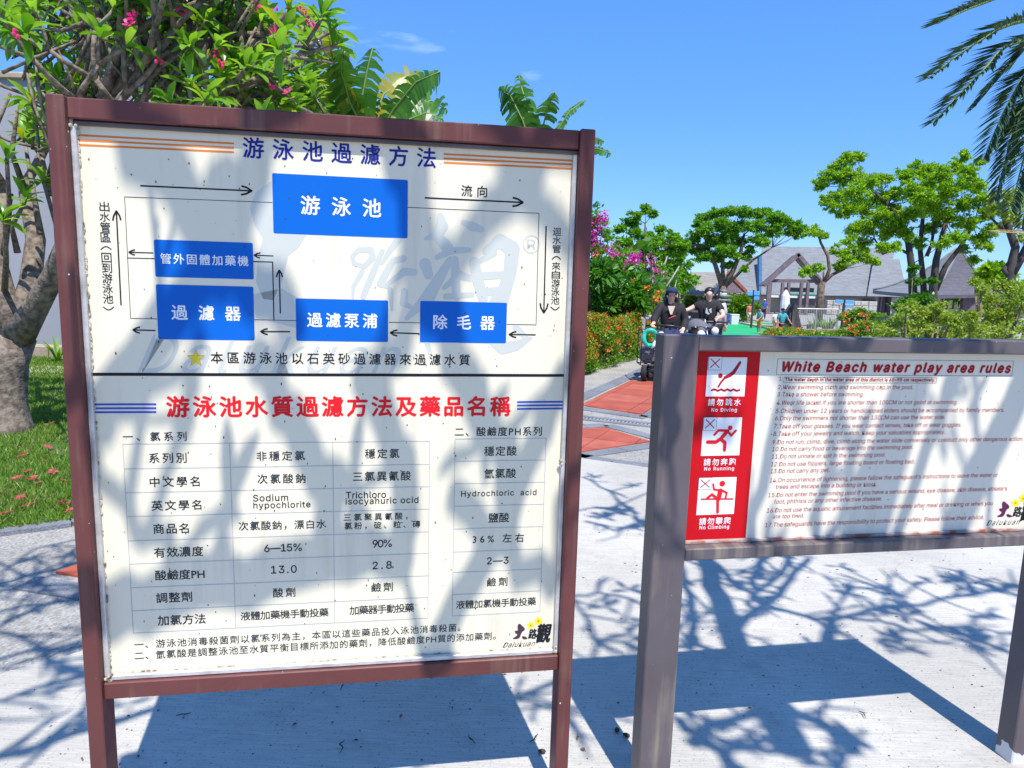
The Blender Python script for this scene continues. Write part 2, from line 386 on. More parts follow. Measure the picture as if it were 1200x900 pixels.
gband([(.62, 6.42), (.95, 6.20), (1.34, 6.06), (2.2, 5.7)], .13)
gband([(-2.5, 3.38), (-2.1, 3.28), (-1.65, 3.7)], .15)
# slot drain: two kerbs and a row of cover bars
dr = bpy.data.objects.new('drain_channel', None); COL.objects.link(dr); struct(dr)
dA = Vector((-.2, 8.72)); dB = Vector((3.2, 7.30)); dd = (dB - dA).normalized(); dn = Vector((-dd.y, dd.x))
for s_ in (-1, 1):
    q = band(dA + dn * .09 * s_, dB + dn * .09 * s_, .09); m = MB(); m.prism([(p.x, p.y, -.03) for p in q], (0, 0, .024)); m.build('drain_edge', M_GRAN, dr)
M_DARK = mat('dark_iron', (.035, .036, .038), .6, .2)
L = (dB - dA).length; bars = MB(); i = 0
while i * .045 < L:
    c = dA + dd * (i * .045); bars.box((c.x, c.y, -.018), (.026, .085, .012), math.atan2(dd.y, dd.x)); i += 1
bars.build('drain_grate', mat('drain_cover_stone', (.30, .30, .30), .8, .2), dr)
q = band(dA, dB, .09); m = MB(); m.poly([(p.x, p.y, -.014 - .003) for p in q]); m.build('channel_bottom', M_DARK, dr)
# lawn: turf sheet + blades, left side
M_TURF = mat('turf', (0.050, 0.12, 0.012), 0.95, 0.25, 2.2, .6, 60, col2=(.13, .12, .045), thr=(.5, .62))
lawn_poly = [(-30, 2.7), (-14, 3.0), (-9, 3.2), (-5.5, 3.6), (lawn[0].x, lawn[0].y), (lawn[1].x, lawn[1].y), (lawn[2].x, lawn[2].y), (-2.45, 4.7), (-1.7, 6.6), (-.2, 9.2), (1.25, 12.3), (-2, 14.2), (-30, 14.2)]
sheet('lawn', lawn_poly, M_TURF, 0.004)
kb = MB()
for a, b in zip([(-5.5, 3.6)] + [(p.x, p.y) for p in lawn[:3]], [(p.x, p.y) for p in lawn[:3]] + [(-2.45, 4.7)]):
    q = band(Vector(a) + Vector((0, -.02)), Vector(b) + Vector((0, -.02)), .09); kb.prism([(p.x, p.y, -.04) for p in q], (0, 0, .05))
struct(kb.build('lawn_kerb', M_GRAN))
rng = np.random.default_rng(3)
def in_poly(X, Y, poly):
    ins = np.zeros(len(X), bool); n = len(poly)
    for i in range(n):
        x1, y1 = poly[i][:2]; x2, y2 = poly[(i + 1) % n][:2]
        c = ((y1 > Y) != (y2 > Y)) & (X < (x2 - x1) * (Y - y1) / (y2 - y1 + 1e-12) + x1); ins ^= c
    return ins
N = 90000
gy = 3.6 + (rng.uniform(0, 1, N) ** 1.6) * 10.4; gx = -.72 * gy - 1.2 + rng.uniform(0, 1, N) * 4.2
k = in_poly(gx, gy, lawn_poly) & ((np.sin(gx * 3.1 + 1.3 * np.sin(gy * 2.3)) * np.cos(gy * 2.7 + gx) < .62) | (rng.uniform(0, 1, N) < .3)); gx = gx[k]; gy = gy[k]; n = len(gx)
hgt = rng.uniform(.025, .06, n); an = rng.uniform(0, 6.283, n); wd = .004 + .0016 * gy / 4
bx_ = np.cos(an) * wd; by_ = np.sin(an) * wd; lx = rng.normal(0, .5, n) * hgt; ly = rng.normal(0, .5, n) * hgt
V = np.stack([np.stack([gx - bx_, gy - by_, np.full(n, .004)], 1), np.stack([gx + bx_, gy + by_, np.full(n, .004)], 1), np.stack([gx + lx, gy + ly, .004 + hgt], 1)], 1).reshape(-1, 3)
M_GRASS = leafmat('grass_blade', (.07, .17, .012), (.20, .30, .04), .3)
g = arr_mesh('lawn_grass', V, np.arange(n * 3).reshape(-1, 3), M_GRASS); stuff(g)
tag(g, 'short sunlit lawn grass around the foot of the plumeria tree', 'grass')
# fallen plumeria blossoms on the lawn
pm = MB()
for k in range(5):
    a = 2 * PI * k / 5; d = Vector((math.cos(a), math.sin(a), 0)); s = Vector((-d.y, d.x, 0))
    pm.add([d * .004, d * .022 + s * .013 + Vector((0, 0, .008)), d * .040 + Vector((0, 0, .004)), d * .022 - s * .013 + Vector((0, 0, .008))], [(0, 3, 2, 1)])
M_PINK = leafmat('pink_petal', (.62, .03, .09), (.75, .10, .16), .3)
fm = None
pts = [(40, 559), (33, 552), (52, 540), (24, 583), (38, 590), (28, 593), (45, 566), (62, 553), (75, 563), (30, 530), (14, 470), (48, 488), (62, 495), (82, 598), (72, 588), (20, 560), (35, 562), (80, 590), (8, 601), (26, 534), (56, 524)]
for i, (px, py) in enumerate(pts):
    p = gp(px, py, .035)
    if fm is None: o = pm.build('fallen_blossom', M_PINK); fm = o.data
    else: o = bpy.data.objects.new('fallen_blossom', fm); COL.objects.link(o)
    o.location = p; s = random.uniform(.7, 1.2); o.scale = (s, s, s); o.rotation_euler = (random.uniform(-.3, .3), random.uniform(-.3, .3), random.uniform(0, 6))
    tag(o, 'small pink plumeria blossom lying on the lawn', 'flower', 'pink blossoms fallen on the lawn')
# litter on the concrete
M_TWIG = mat('dry_twig', (.05, .035, .02), .9, .3); M_DRY = mat('dry_leaf', (.22, .12, .04), .8, .4, 20); M_OLIVE = mat('green_debris', (.10, .13, .03), .8, .4)
def litter(name, pts, label, cat, group, maker, m):
    for i, (px, py) in enumerate(pts):
        random.seed(hash((px * 7 + py)) % 9999); b = MB(); maker(b); o = b.build(name, m)
        o.location = gp(px, py, .004); o.rotation_euler = (0, 0, random.uniform(0, 6.28)); tag(o, label if isinstance(label, str) else label[i], cat, group)
def mk_twig(b):
    L = random.uniform(.015, .035); p = [(-L, 0, .003), (-L * .3, random.uniform(-.4, .4) * L, .006), (L * .3, random.uniform(-.4, .4) * L, .008), (L, 0, .003)]; b.tube(p, [.0012, .0022, .002, .001], 5)
    b.tube([p[1], (p[1][0] + .3 * L, p[1][1] + .4 * L, .008)], [.0015, .0008], 4)
def mk_leaf(b):
    L = random.uniform(.006, .012); b.add([(-L, 0, .001), (-L * .3, L * .45, .006), (L * .4, L * .35, .008), (L, 0, .002), (L * .3, -L * .4, .007), (-L * .4, -L * .35, .004)], [(0, 1, 2, 3, 4, 5)])
def mk_peb(b): b.ball((0, 0, .006), .011, 8, 5, (1.3, .9, .55))
litter('twig', [(401, 806), (401, 876), (553, 867), (215, 838), (690, 740), (625, 866), (1010, 838)], 'small dark twig lying on the white concrete', 'twig', 'twigs on the concrete', mk_twig, M_TWIG)
litter('dry_leaf', [(150, 840), (186, 833), (96, 890), (88, 856), (683, 879), (677, 865), (162, 887), (250, 800), (380, 812), (470, 840), (530, 830), (345, 850), (58, 738)], 'small curled dry leaf lying on the concrete', 'leaf', 'dry leaves on the concrete', mk_leaf, M_DRY)
litter('seed_pod', [(723, 857), (635, 882), (734, 863)], ['largest dark seed pod on the concrete left of the grey post', 'dark seed pod on the concrete beside the right leg of the tall board', 'small dark seed pod touching the left grey post'], 'seed pod', None, mk_peb, M_TWIG)
sp = MB(); random.seed(77)
for i in range(1500):
    y = random.uniform(2.0, 6.0); x = random.uniform(-.75, .75) * y
    if x < -1.9 or (y > 2.7 and x < -1.75 + (y - 2.7) * .75): continue
    s = random.uniform(.0008, .0026) * (1 + .2 * y); a = random.uniform(0, 6.28); c, d = math.cos(a) * s * random.uniform(1, 2.6), math.sin(a) * s * 1.5
    sp.add([(x - c, y - d, .0015), (x + d * .5, y - c * .5, .003), (x + c, y + d, .0015), (x - d * .5, y + c * .5, .003)], [(0, 1, 2, 3)])
o = stuff(sp.build('ground_litter', M_TWIG)); tag(o, 'tiny dark specks of plant litter strewn over the concrete', 'litter')
# ================================================================ THE TWO BOARDS
M_RED = mat('brown_red_painted_steel', (.120, .038, .035), .50, .10, 5, .08, 30, spec=.3)
M_GREY = mat('grey_violet_painted_steel', (.108, .090, .097), .45, .14, 3.5, .06, 25, spec=.35)
def chips(m, scale, lo, amount=(.75, .72, .68)):      # small paint chips
    n = m.node_tree; L = n.links; b = next(x for x in n.nodes if x.type == 'BSDF_PRINCIPLED'); src = b.inputs['Base Color'].links[0].from_socket
    t = n.nodes.new('ShaderNodeTexCoord'); v = n.nodes.new('ShaderNodeTexVoronoi'); v.inputs['Scale'].default_value = scale; v.inputs['Randomness'].default_value = 1
    nz_ = n.nodes.new('ShaderNodeTexNoise'); nz_.inputs['Scale'].default_value = scale * .35; L.new(t.outputs['Object'], nz_.inputs[0])
    L.new(t.outputs['Object'], v.inputs['Vector'])
    sm = n.nodes.new('ShaderNodeMath'); sm.operation = 'MULTIPLY_ADD'; sm.inputs[1].default_value = -.35; L.new(nz_.outputs[0], sm.inputs[0]); L.new(v.outputs['Distance'], sm.inputs[2])
    mr = n.nodes.new('ShaderNodeMapRange'); mr.inputs[1].default_value = lo; mr.inputs[2].default_value = lo + .01; mr.inputs[3].default_value = 1; mr.inputs[4].default_value = 0; L.new(sm.outputs[0], mr.inputs[0])
    mi = n.nodes.new('ShaderNodeMixRGB'); mi.inputs[2].default_value = (*amount, 1); L.new(mr.outputs[0], mi.inputs[0]); L.new(src, mi.inputs[1]); L.new(mi.outputs[0], b.inputs['Base Color'])
chips(M_RED, 30, -.168); chips(M_GREY, 34, -.168)
def splash(m, h0, sc):                                # white cement splashed up the foot of a post
    n = m.node_tree; L = n.links; b = next(x for x in n.nodes if x.type == 'BSDF_PRINCIPLED'); src = b.inputs['Base Color'].links[0].from_socket
    t = n.nodes.new('ShaderNodeTexCoord'); sx = n.nodes.new('ShaderNodeSeparateXYZ'); L.new(t.outputs['Object'], sx.inputs[0])
    nz_ = n.nodes.new('ShaderNodeTexNoise'); nz_.inputs['Scale'].default_value = sc; nz_.inputs['Detail'].default_value = 8; L.new(t.outputs['Object'], nz_.inputs[0])
    sm = n.nodes.new('ShaderNodeMath'); sm.operation = 'MULTIPLY_ADD'; sm.inputs[1].default_value = -.16; L.new(nz_.outputs[0], sm.inputs[0]); L.new(sx.outputs[2], sm.inputs[2])
    mr = n.nodes.new('ShaderNodeMapRange'); mr.inputs[1].default_value = h0; mr.inputs[2].default_value = h0 + .003; mr.inputs[3].default_value = 1; mr.inputs[4].default_value = 0; L.new(sm.outputs[0], mr.inputs[0])
    mi = n.nodes.new('ShaderNodeMixRGB'); mi.inputs[2].default_value = (.62, .60, .57, 1); L.new(mr.outputs[0], mi.inputs[0]); L.new(src, mi.inputs[1]); L.new(mi.outputs[0], b.inputs['Base Color'])
splash(M_GREY, -.035, 14)
M_PANEL = mat('off_white_sign_print', (.74, .685, .515), .45, .03, 1.5, 0, spec=.25, col2=(.75, .69, .54), coat=.12)
M_PANEL2 = mat('white_sign_print', (.76, .71, .58), .45, .03, 1.5, 0, spec=.25, coat=.12)
def streaks(m, amt):                                 # faint vertical dirt runs and rubbed scratches on the printed face
    n = m.node_tree; L = n.links; b = next(x for x in n.nodes if x.type == 'BSDF_PRINCIPLED'); src = b.inputs['Base Color'].links[0].from_socket
    t = n.nodes.new('ShaderNodeTexCoord'); mp = n.nodes.new('ShaderNodeMapping'); mp.inputs['Scale'].default_value = (30, 1, 1.3); L.new(t.outputs['Object'], mp.inputs[0])
    z = n.nodes.new('ShaderNodeTexNoise'); z.inputs['Scale'].default_value = 1; z.inputs['Detail'].default_value = 7; L.new(mp.outputs[0], z.inputs[0])
    z2 = n.nodes.new('ShaderNodeTexNoise'); z2.inputs['Scale'].default_value = 3; z2.inputs['Detail'].default_value = 9; L.new(t.outputs['Object'], z2.inputs[0])
    mu = n.nodes.new('ShaderNodeMath'); mu.operation = 'MULTIPLY'; L.new(z.outputs[0], mu.inputs[0]); L.new(z2.outputs[0], mu.inputs[1])
    mr = n.nodes.new('ShaderNodeMapRange'); mr.inputs[1].default_value = .27; mr.inputs[2].default_value = .42; mr.inputs[4].default_value = amt; L.new(mu.outputs[0], mr.inputs[0])
    mi = n.nodes.new('ShaderNodeMixRGB'); mi.inputs[2].default_value = (.34, .29, .20, 1); L.new(mr.outputs[0], mi.inputs[0]); L.new(src, mi.inputs[1]); L.new(mi.outputs[0], b.inputs['Base Color'])
streaks(M_PANEL, .22); streaks(M_PANEL2, .22); streaks(M_RED, .25); streaks(M_GREY, .5)
M_TRIM = mat('dirty_aluminium_trim', (.42, .40, .37), .45, .35, 14, .2, 60, metal=.35, col2=(.62, .61, .60), thr=(.3, .6))
M_SEAL = mat('old_sealant', (.55, .50, .40), .8, .4, 40, .6, 90, col2=(.16, .12, .08), thr=(.5, .62))
ink = lambda n, c, r=.4: mat('ink_' + n, c, max(r, .5), .03, 3, 0, spec=.18)
I_BLK = ink('black', (.012, .013, .018)); I_NAVY = ink('navy', (.012, .022, .22)); I_REDT = ink('red', (.70, .012, .020)); I_WHT = ink('white', (.78, .79, .80))
I_BLUE = ink('blue', (.001, .115, .50), .35); I_ORG = ink('orange', (.72, .19, .02)); I_WM = ink('pale_watermark', (.53, .55, .50)); I_GRID = ink('grid_grey', (.42, .44, .45)); I_STR = ink('stripe_blue', (.05, .09, .42))
I_YEL = ink('star_yellow', (.72, .62, .03)); I_GOLD = ink('flower_yellow', (.80, .70, .02)); I_PLUM = ink('plum', (.07, .035, .055)); I_DRED = ink('dark_red', (.38, .010, .016)); I_PANELRED = ink('panel_red', (.52, .004, .010), .35)
I_GREEN = ink('olive_green', (.10, .25, .03)); I_OR2 = ink('flower_orange', (.75, .28, .02)); I_PUR = ink('purple', (.10, .015, .07))
TXT = {}
try: FONT = bpy.data.fonts.load(bpy.utils.system_resource('DATAFILES', path='fonts') + '/Inter.woff2')     # Blender's own interface font
except Exception: FONT = None
def text_mesh(s, space, bold, shear):
    key = (s, round(space, 4), bold, shear)
    cu = bpy.data.curves.new('t', 'FONT'); cu.body = s; cu.size = 1
    if FONT and max(map(ord, s)) < 0x3000: cu.font = FONT
    cu.space_character = space; cu.offset = 0; cu.shear = shear; cu.resolution_u = 3 if FONT and max(map(ord, s)) < 0x3000 else 2; cu.fill_mode = 'FRONT'
    o = bpy.data.objects.new('t', cu); TC.objects.link(o); return o
def eval_mesh(o):
    dg = bpy.context.evaluated_depsgraph_get(); me = bpy.data.meshes.new_from_object(o.evaluated_get(dg)); return me
def meshxy(me):
    a = np.empty(len(me.vertices) * 3, np.float32); me.vertices.foreach_get('co', a); return a.reshape(-1, 3)
TC = bpy.data.collections.new('type'); COL.children.link(TC)
JOBS = []
def text(k, root, s, x0, x1, y0, y1, h, m, v, name='lettering', bold=0.0, shear=0.0, n0=True):
    """one printed line: photo x0..x1, centre heights y0,y1, ink height h (photo px) -> metres on board k"""
    JOBS.append((k, root, s, x0, x1, y0, y1, h, m, v, name, bold, shear))
def run_text():
    a = [text_mesh(j[2], 1.0, 0, 0) for j in JOBS]; b = [text_mesh(j[2], 2.0, 0, 0) for j in JOBS]
    dg = bpy.context.evaluated_depsgraph_get()
    def ext(o):
        c = meshxy(bpy.data.meshes.new_from_object(o.evaluated_get(dg))); return c.min(0), c.max(0)
    fin = []
    for j, oa, ob in zip(JOBS, a, b):
        k, root, s, x0, x1, y0, y1, h, m, v, name, bold, shear = j
        u0, z0 = osn(k, x0, y0, v); u1, z1 = osn(k, x1, y1, v)
        xm, ym = (x0 + x1) / 2, (y0 + y1) / 2; hh = osn(k, xm, ym - h / 2, v)[1] - osn(k, xm, ym + h / 2, v)[1]
        la, ha = ext(oa); lb, hb = ext(ob); wa, wb = ha[0] - la[0], hb[0] - lb[0]; ia = ha[1] - la[1]
        sc = hh / ia; want = (u1 - u0) / sc; sx = 1.0
        if wb - wa > 1e-4: sp = 1 + (want - wa) / (wb - wa)
        else: sp = 1.0
        if sp < .80: sp = .80
        if sp > 2.2 and len(s) < 2: sp = 1
        oa.data.space_character = sp; oa.data.shear = shear
        fin.append((sc, u0, u1, (z0 + z1) / 2))
    bpy.context.view_layer.update(); dg = bpy.context.evaluated_depsgraph_get()
    for j, oa, (sc, u0, u1, zc) in zip(JOBS, a, fin):
        k, root, s, x0, x1, y0, y1, h, m, v, name, bold, shear = j
        me = bpy.data.meshes.new_from_object(oa.evaluated_get(dg)); me.name = name
        c = meshxy(me); lo = c.min(0); hi = c.max(0); cz = (lo[1] + hi[1]) / 2
        sx = (u1 - u0) / (hi[0] - lo[0])
        out = np.stack([u0 + (c[:, 0] - lo[0]) * sx, np.full(len(c), v), zc + (c[:, 1] - cz) * sc], 1)
        if bold > 0:                              # thicker strokes: the same outline laid down again, nudged sideways
            nf = len(me.polygons); lt = np.empty(nf, np.int32); me.polygons.foreach_get('loop_total', lt); li = np.empty(len(me.loops), np.int32); me.loops.foreach_get('vertex_index', li)
            fs = []; p0 = 0
            for q in lt: fs.append(li[p0:p0 + q]); p0 += q
            vs = []; ff = []; e = bold * sc
            for c_, (ax, az) in enumerate(((0, 0), (e, 0), (-e, 0), (0, e), (0, -e))):
                vs.append(out + np.array([ax, -.00003 * c_, az])); ff += [tuple(int(t_) + c_ * len(out) for t_ in f_) for f_ in fs]
            me = bpy.data.meshes.new(name); me.from_pydata(np.concatenate(vs).tolist(), [], ff)
        else: me.vertices.foreach_set('co', out.astype(np.float32).ravel())
        me.materials.clear(); me.materials.append(m); me.update()
        o = bpy.data.objects.new(name, me); COL.objects.link(o); o.parent = root
    for o in list(TC.objects): bpy.data.objects.remove(o)
    COL.children.unlink(TC)
def P3(k, pts, v): return [(lambda q: Vector((q[0], v, q[1])))(osn(k, x, y, v)) for x, y in pts]
def stroke(mb, k, pts, wpx, v):                      # flat printed line of constant width
    q = P3(k, pts, v); u0 = osn(k, pts[0][0], pts[0][1], v)[1] - osn(k, pts[0][0], pts[0][1] + wpx, v)[1]; w = u0 / 2
    for a, b in zip(q, q[1:]):
        d = (b - a); d.normalize(); n = Vector((-d.z, 0, d.x)) * w
        mb.add([a - d * w * .3 - n, b + d * w * .3 - n, b + d * w * .3 + n, a - d * w * .3 + n], [(0, 1, 2, 3)])
def fat(mb, k, pts, wpx, v):                         # round-ended stroke(s); wpx may vary
    if not hasattr(wpx, '__len__'): wpx = [wpx] * len(pts)
    q = P3(k, pts, v); s = (osn(k, pts[0][0], pts[0][1], v)[1] - osn(k, pts[0][0], pts[0][1] + 10, v)[1]) / 10
    for i, (a, b) in enumerate(zip(q, q[1:])):
        d = (b - a); d.normalize(); n = Vector((-d.z, 0, d.x)); ra, rb = wpx[i] * s / 2, wpx[i + 1] * s / 2
        out = []; ang = math.atan2(d.z, d.x)
        e = Vector((0, -0.00002 * i, 0))
        for t in range(7): th = ang + PI / 2 + PI * t / 6; out.append(a + e + Vector((math.cos(th), 0, math.sin(th))) * ra)
        for t in range(7): th = ang - PI / 2 + PI * t / 6; out.append(b + e + Vector((math.cos(th), 0, math.sin(th))) * rb)
        mb.add(out, [tuple(range(14))])
def blob(mb, k, pts, v): mb.add(P3(k, pts, v), [tuple(range(len(pts)))])
def circ(mb, k, c, r, v, n=16, hole=None):
    o = P3(k, [c], v)[0]; s = (osn(k, c[0], c[1], v)[1] - osn(k, c[0], c[1] + 10, v)[1]) / 10
    ring = lambda rr: [o + Vector((math.cos(2 * PI * i / n), 0, math.sin(2 * PI * i / n))) * rr * s for i in range(n)]
    if hole: mb.add(ring(r) + ring(hole), [(i, (i + 1) % n, (i + 1) % n + n, i + n) for i in range(n)])
    else: mb.add(ring(r), [tuple(range(n))])
def quadbox(k, c4, v):                               # upright rectangle fitted to four photo corners
    q = [osn(k, x, y, v) for x, y in c4]; u0 = (q[0][0] + q[3][0]) / 2; u1 = (q[1][0] + q[2][0]) / 2; z1 = (q[0][1] + q[1][1]) / 2; z0 = (q[2][1] + q[3][1]) / 2
    return u0, u1, z0, z1
def rrect(mb, r4, v, rad=.004):
    u0, u1, z0, z1 = r4; pts = []
    for cx, cz, a0 in ((u1 - rad, z1 - rad, 0), (u0 + rad, z1 - rad, 90), (u0 + rad, z0 + rad, 180), (u1 - rad, z0 + rad, 270)):
        for t in (0, 30, 60, 90): a = R_(a0 + t); pts.append((cx + math.cos(a) * rad, v, cz + math.sin(a) * rad))
    mb.add(pts, [tuple(reversed(range(len(pts))))]); return mb

# ---------------- board 1
x, y, a = SIGN[1]
s1 = thing('information_board', 'tall pool filtration board with blue boxes and a chemical table in dark red frame', 'sign', (x, y, 0), a, world=False)
W, PW, PD, ZT = 1.3251, .040, .0764, 2.005
for u in (0, W - PW):
    MB().bbox((u + PW / 2, PD / 2, ZT / 2 - .02), (PW, PD, ZT + .04), .003).build('post', M_RED, s1)
r1 = .0135
MB().bbox((W / 2, r1 + .022, (2.003 + 1.9546) / 2), (W - 2 * PW, .044, 2.003 - 1.9546), .003).build('top_rail', M_RED, s1)
MB().bbox((W / 2, r1 + .022, (.5108 + .4638) / 2), (W - 2 * PW, .044, .5108 - .4638), .003).build('bottom_rail', M_RED, s1)
V1 = r1 + .025
MB().box((W / 2, V1 + .004, (1.9546 + .5108) / 2), (W - 2 * PW - .002, .008, 1.9546 - .5108 + .02)).build('sign_panel', M_PANEL, s1)
tm = .012
for (uc, zc, du, dz) in ((PW + tm / 2, 1.233, tm, 1.42), (W - PW - tm / 2, 1.233, tm, 1.42)):
    MB().bbox((uc, V1 - .008, zc), (du, .014, dz), .002).build('trim_strip', M_TRIM, s1)
MB().bbox((W / 2, V1 - .0085, 1.9546 - .007), (W - 2 * PW, .013, .010), .002).build('trim_strip', mat('dark_trim', (.10, .075, .075), .5, .3, 10), s1)
MB().bbox((W / 2, V1 - .0085, .5108 + .008), (W - 2 * PW - .03, .013, .014), .002).build('trim_strip', M_TRIM, s1)
sb = MB(); random.seed(5)
for (uu, zz) in ((PW + .012, .522), (PW + .008, 1.944), (W - PW - .010, .526), (W - PW - .008, 1.10)):
    for i in range(7): sb.ball((uu + random.uniform(-.008, .008), V1 - .014 + random.uniform(-.004, .002), zz + random.uniform(-.009, .009)), random.uniform(.003, .006), 6, 4, (1, .7, 1))
for i in range(90):
    t = random.uniform(0, 1); sb.ball((PW + .013 + random.uniform(-.001, .001), V1 - .003, .53 + t * 1.4), random.uniform(.0014, .0035), 5, 3, (1, .6, 2.4))
for i in range(60):
    sb.ball((random.uniform(PW + .02, W - PW - .02), V1 - .003, .527 + random.uniform(-.0015, .001)), random.uniform(.0012, .003), 5, 3, (3, .6, 1))
stuff(sb.build('sealant', M_SEAL, s1))
v = V1 - .0006; vw = V1 - .0003; vt = V1 - .0012
# watermark
mb = MB()
def wm_poly(pts): blob(mb, 1, pts, vw)
wm_poly([(318, 212), (331, 214), (345, 226), (352, 250), (362, 270), (350, 290), (338, 300), (330, 330), (320, 352), (308, 350), (300, 330), (303, 300), (308, 280), (298, 262), (293, 244), (299, 226)])
wm_poly([(296, 345), (330, 338), (350, 350), (372, 352), (380, 372), (360, 388), (330, 380), (300, 372)])
wm = mb.build('watermark', I_WM, s1)
D3 = lambda pts: [(400 + x_ / 3.914, 220 + y_ / 3.914) for x_, y_ in pts]
mb = MB(); kk = 0
for pts, w_ in (([(50, 315), (80, 285), (135, 285), (145, 320), (105, 362), (58, 348), (50, 315)], [5, 6, 7, 7, 6, 5, 5]), ([(95, 385), (55, 455), (52, 505)], [6, 5, 3]), ([(188, 290), (150, 380), (100, 500)], [5, 8, 7]), ([(262, 235), (215, 300), (185, 350)], [9, 6, 3]), ([(285, 325), (235, 335), (180, 440), (215, 455)], [8, 7, 9, 5]), ([(215, 440), (290, 385), (335, 388)], [5, 9, 8]), ([(225, 470), (232, 560)], [7, 3]), ([(290, 475), (285, 530), (320, 550)], [8, 9, 4]),
                ([(455, 130), (462, 175), (440, 215), (385, 235)], [8, 15, 12, 3]), ([(440, 225), (480, 265), (520, 290)], [12, 14, 4]), ([(560, 160), (600, 178), (640, 190)], [6, 11, 8]), ([(385, 350), (400, 400)], [14, 11]), ([(440, 320), (500, 290), (585, 285)], [6, 9, 6]), ([(500, 330), (440, 430), (400, 500), (300, 600)], [8, 13, 16, 5]), ([(520, 330), (525, 440), (530, 500)], [9, 11, 9]), ([(470, 460), (540, 400), (590, 415)], [5, 10, 8]), ([(480, 500), (600, 490)], [7, 6]),
                ([(610, 340), (625, 420), (650, 510)], [12, 14, 12]), ([(660, 290), (730, 245), (785, 280), (775, 380), (735, 520)], [8, 17, 18, 16, 17]), ([(640, 405), (745, 400)], [9, 9]), ([(650, 480), (740, 470)], [9, 9]), ([(640, 335), (700, 300)], [6, 8]), ([(700, 510), (670, 600), (690, 690), (740, 735), (800, 725), (868, 690)], [8, 10, 14, 15, 12, 4]), ([(560, 560), (480, 640), (390, 700), (410, 770)], [4, 7, 7, 4]), ([(800, 640), (850, 690)], [8, 6])):
    fat(mb, 1, D3(pts), w_, vw - .00005 - kk * .000004); kk += 1
mb.build('watermark', I_WM, s1)
text(1, s1, 'Dalukuan', 160, 470, 416, 417, 44, I_WM, vw - .00007, 'watermark', -.012, .45)
text(1, s1, 'R', 617.5, 627.5, 286.4, 286.4, 11, I_WM, vw, 'watermark', .01)
mb = MB(); circ(mb, 1, (622.8, 286.4), 10.7, vw - .00012, 28, 9.2); mb.build('watermark', I_WM, s1)
# stripes, rules
def rules(lst, m, nm):
    b = MB()
    for p in lst: stroke(b, 1, [p[:2], p[2:4]], p[4], v)
    b.build(nm, m, s1)
rules([(90, 158.2, 273.9, 168.2, 2.2), (90, 163.9, 273.9, 173.4, 2.2), (90, 169.6, 273.9, 178.3, 2.2)], I_ORG, 'orange_stripes')
rules([(520.3, 180.6, 671.8, 188.3, 2.2), (520.3, 185.6, 671.8, 192.8, 2.2), (520.3, 190.4, 671.8, 197.8, 2.2)], I_ORG, 'orange_stripes')
rules([(108, 474, 182.7, 473.8, 2.4), (108, 478.6, 182.7, 478.4, 2.4), (108, 483.2, 182.7, 482.9, 2.4)], I_STR, 'blue_stripes')
rules([(606.3, 471.2, 666.6, 470.8, 2.2), (606.3, 475.2, 666.6, 474.8, 2.2), (606.3, 479.2, 666.6, 478.6, 2.2)], I_STR, 'blue_stripes')
rules([(107, 438.6, 669, 440, 3.6)], I_BLK, 'dividing_line')
thin = [(146, 230.7, 319, 237.3, .7), (146, 230.7, 153, 373, .7), (153, 373, 184, 373.8, .7), (149, 302.3, 181, 303, 1), (297, 306.5, 319.5, 307.2, 1.3), (319.5, 307.2, 321, 375.4, 1.3),
        (298, 374.6, 347, 375.8, .7), (478, 243, 631.6, 250, .7), (631.6, 250, 628.2, 380.7, .7), (628.2, 380.7, 594, 380, .7), (456, 377.7, 492, 378.4, .7)]
rules(thin, I_BLK, 'flow_lines')
def arrow(ax, ay, bx2, by2, wd, hd):
    b = MB(); stroke(b, 1, [(ax, ay), (bx2, by2)], wd, v)
    d = Vector((bx2 - ax, by2 - ay)).normalized(); n = Vector((-d.y, d.x)); t = Vector((bx2, by2))
    for s_ in (-1, 1):
        m_ = t - d * hd * .55 + n * s_ * hd * .32; e = t - d * hd + n * s_ * hd * .42
        stroke(b, 1, [tuple(t), tuple(m_), tuple(e)], wd * 1.2, v - .00005)
    b.build('arrow', I_BLK, s1)
for q in ((164.7, 217.7, 295, 223.7, 1.8, 12), (497.9, 231.8, 613, 237.3, 1.8, 12), (141.8, 357.5, 136.3, 247, 1.6, 11), (640, 265, 637.3, 366.7, 1.6, 11), (179.5, 296.4, 151, 295.6, 1.3, 7), (320.3, 300, 297.8, 299, 1.3, 7),
          (328.5, 367, 327.3, 316.6, 1.5, 8), (182, 387.4, 155.8, 386.6, 1.5, 8), (339.8, 388.8, 305.5, 388.6, 1.5, 8), (490.7, 391, 457.4, 390, 1.5, 8), (627.5, 392.4, 596.8, 392, 1.5, 8)): arrow(*q)
BX = [((319, 203.8), (478, 210), (477.6, 279), (320.3, 273.8)), ((180.3, 280.9), (296.6, 284.4), (297, 327), (182, 324.8)), ((183, 333.4), (297.4, 335.7), (298, 399), (185, 397.5)),
      ((346.8, 349.7), (454.8, 352), (454.8, 400.7), (346.8, 399.5)), ((492.2, 352.3), (593.8, 355), (593.4, 402.2), (492.2, 401.4))]
for q in BX: rrect(MB(), quadbox(1, q, v), v).build('blue_box', I_BLUE, s1)
T = lambda s, x0, x1, y0, y1, h, m=I_BLK, b=.004, **k: text(1, s1, s, x0, x1, y0, y1, h * (.93 if m is I_BLK else 1), m, v if m != I_WHT else vt, bold=b, **k)
T('游泳池過濾方法', 284.8, 510.5, 174, 184, 23.5, I_NAVY, .018)
T('游泳池', 352.6, 446.4, 240.5, 243.7, 21.5, I_WHT, .018)
T('流向', 540.6, 570.8, 223.4, 224.6, 14.2, I_BLK, .012)
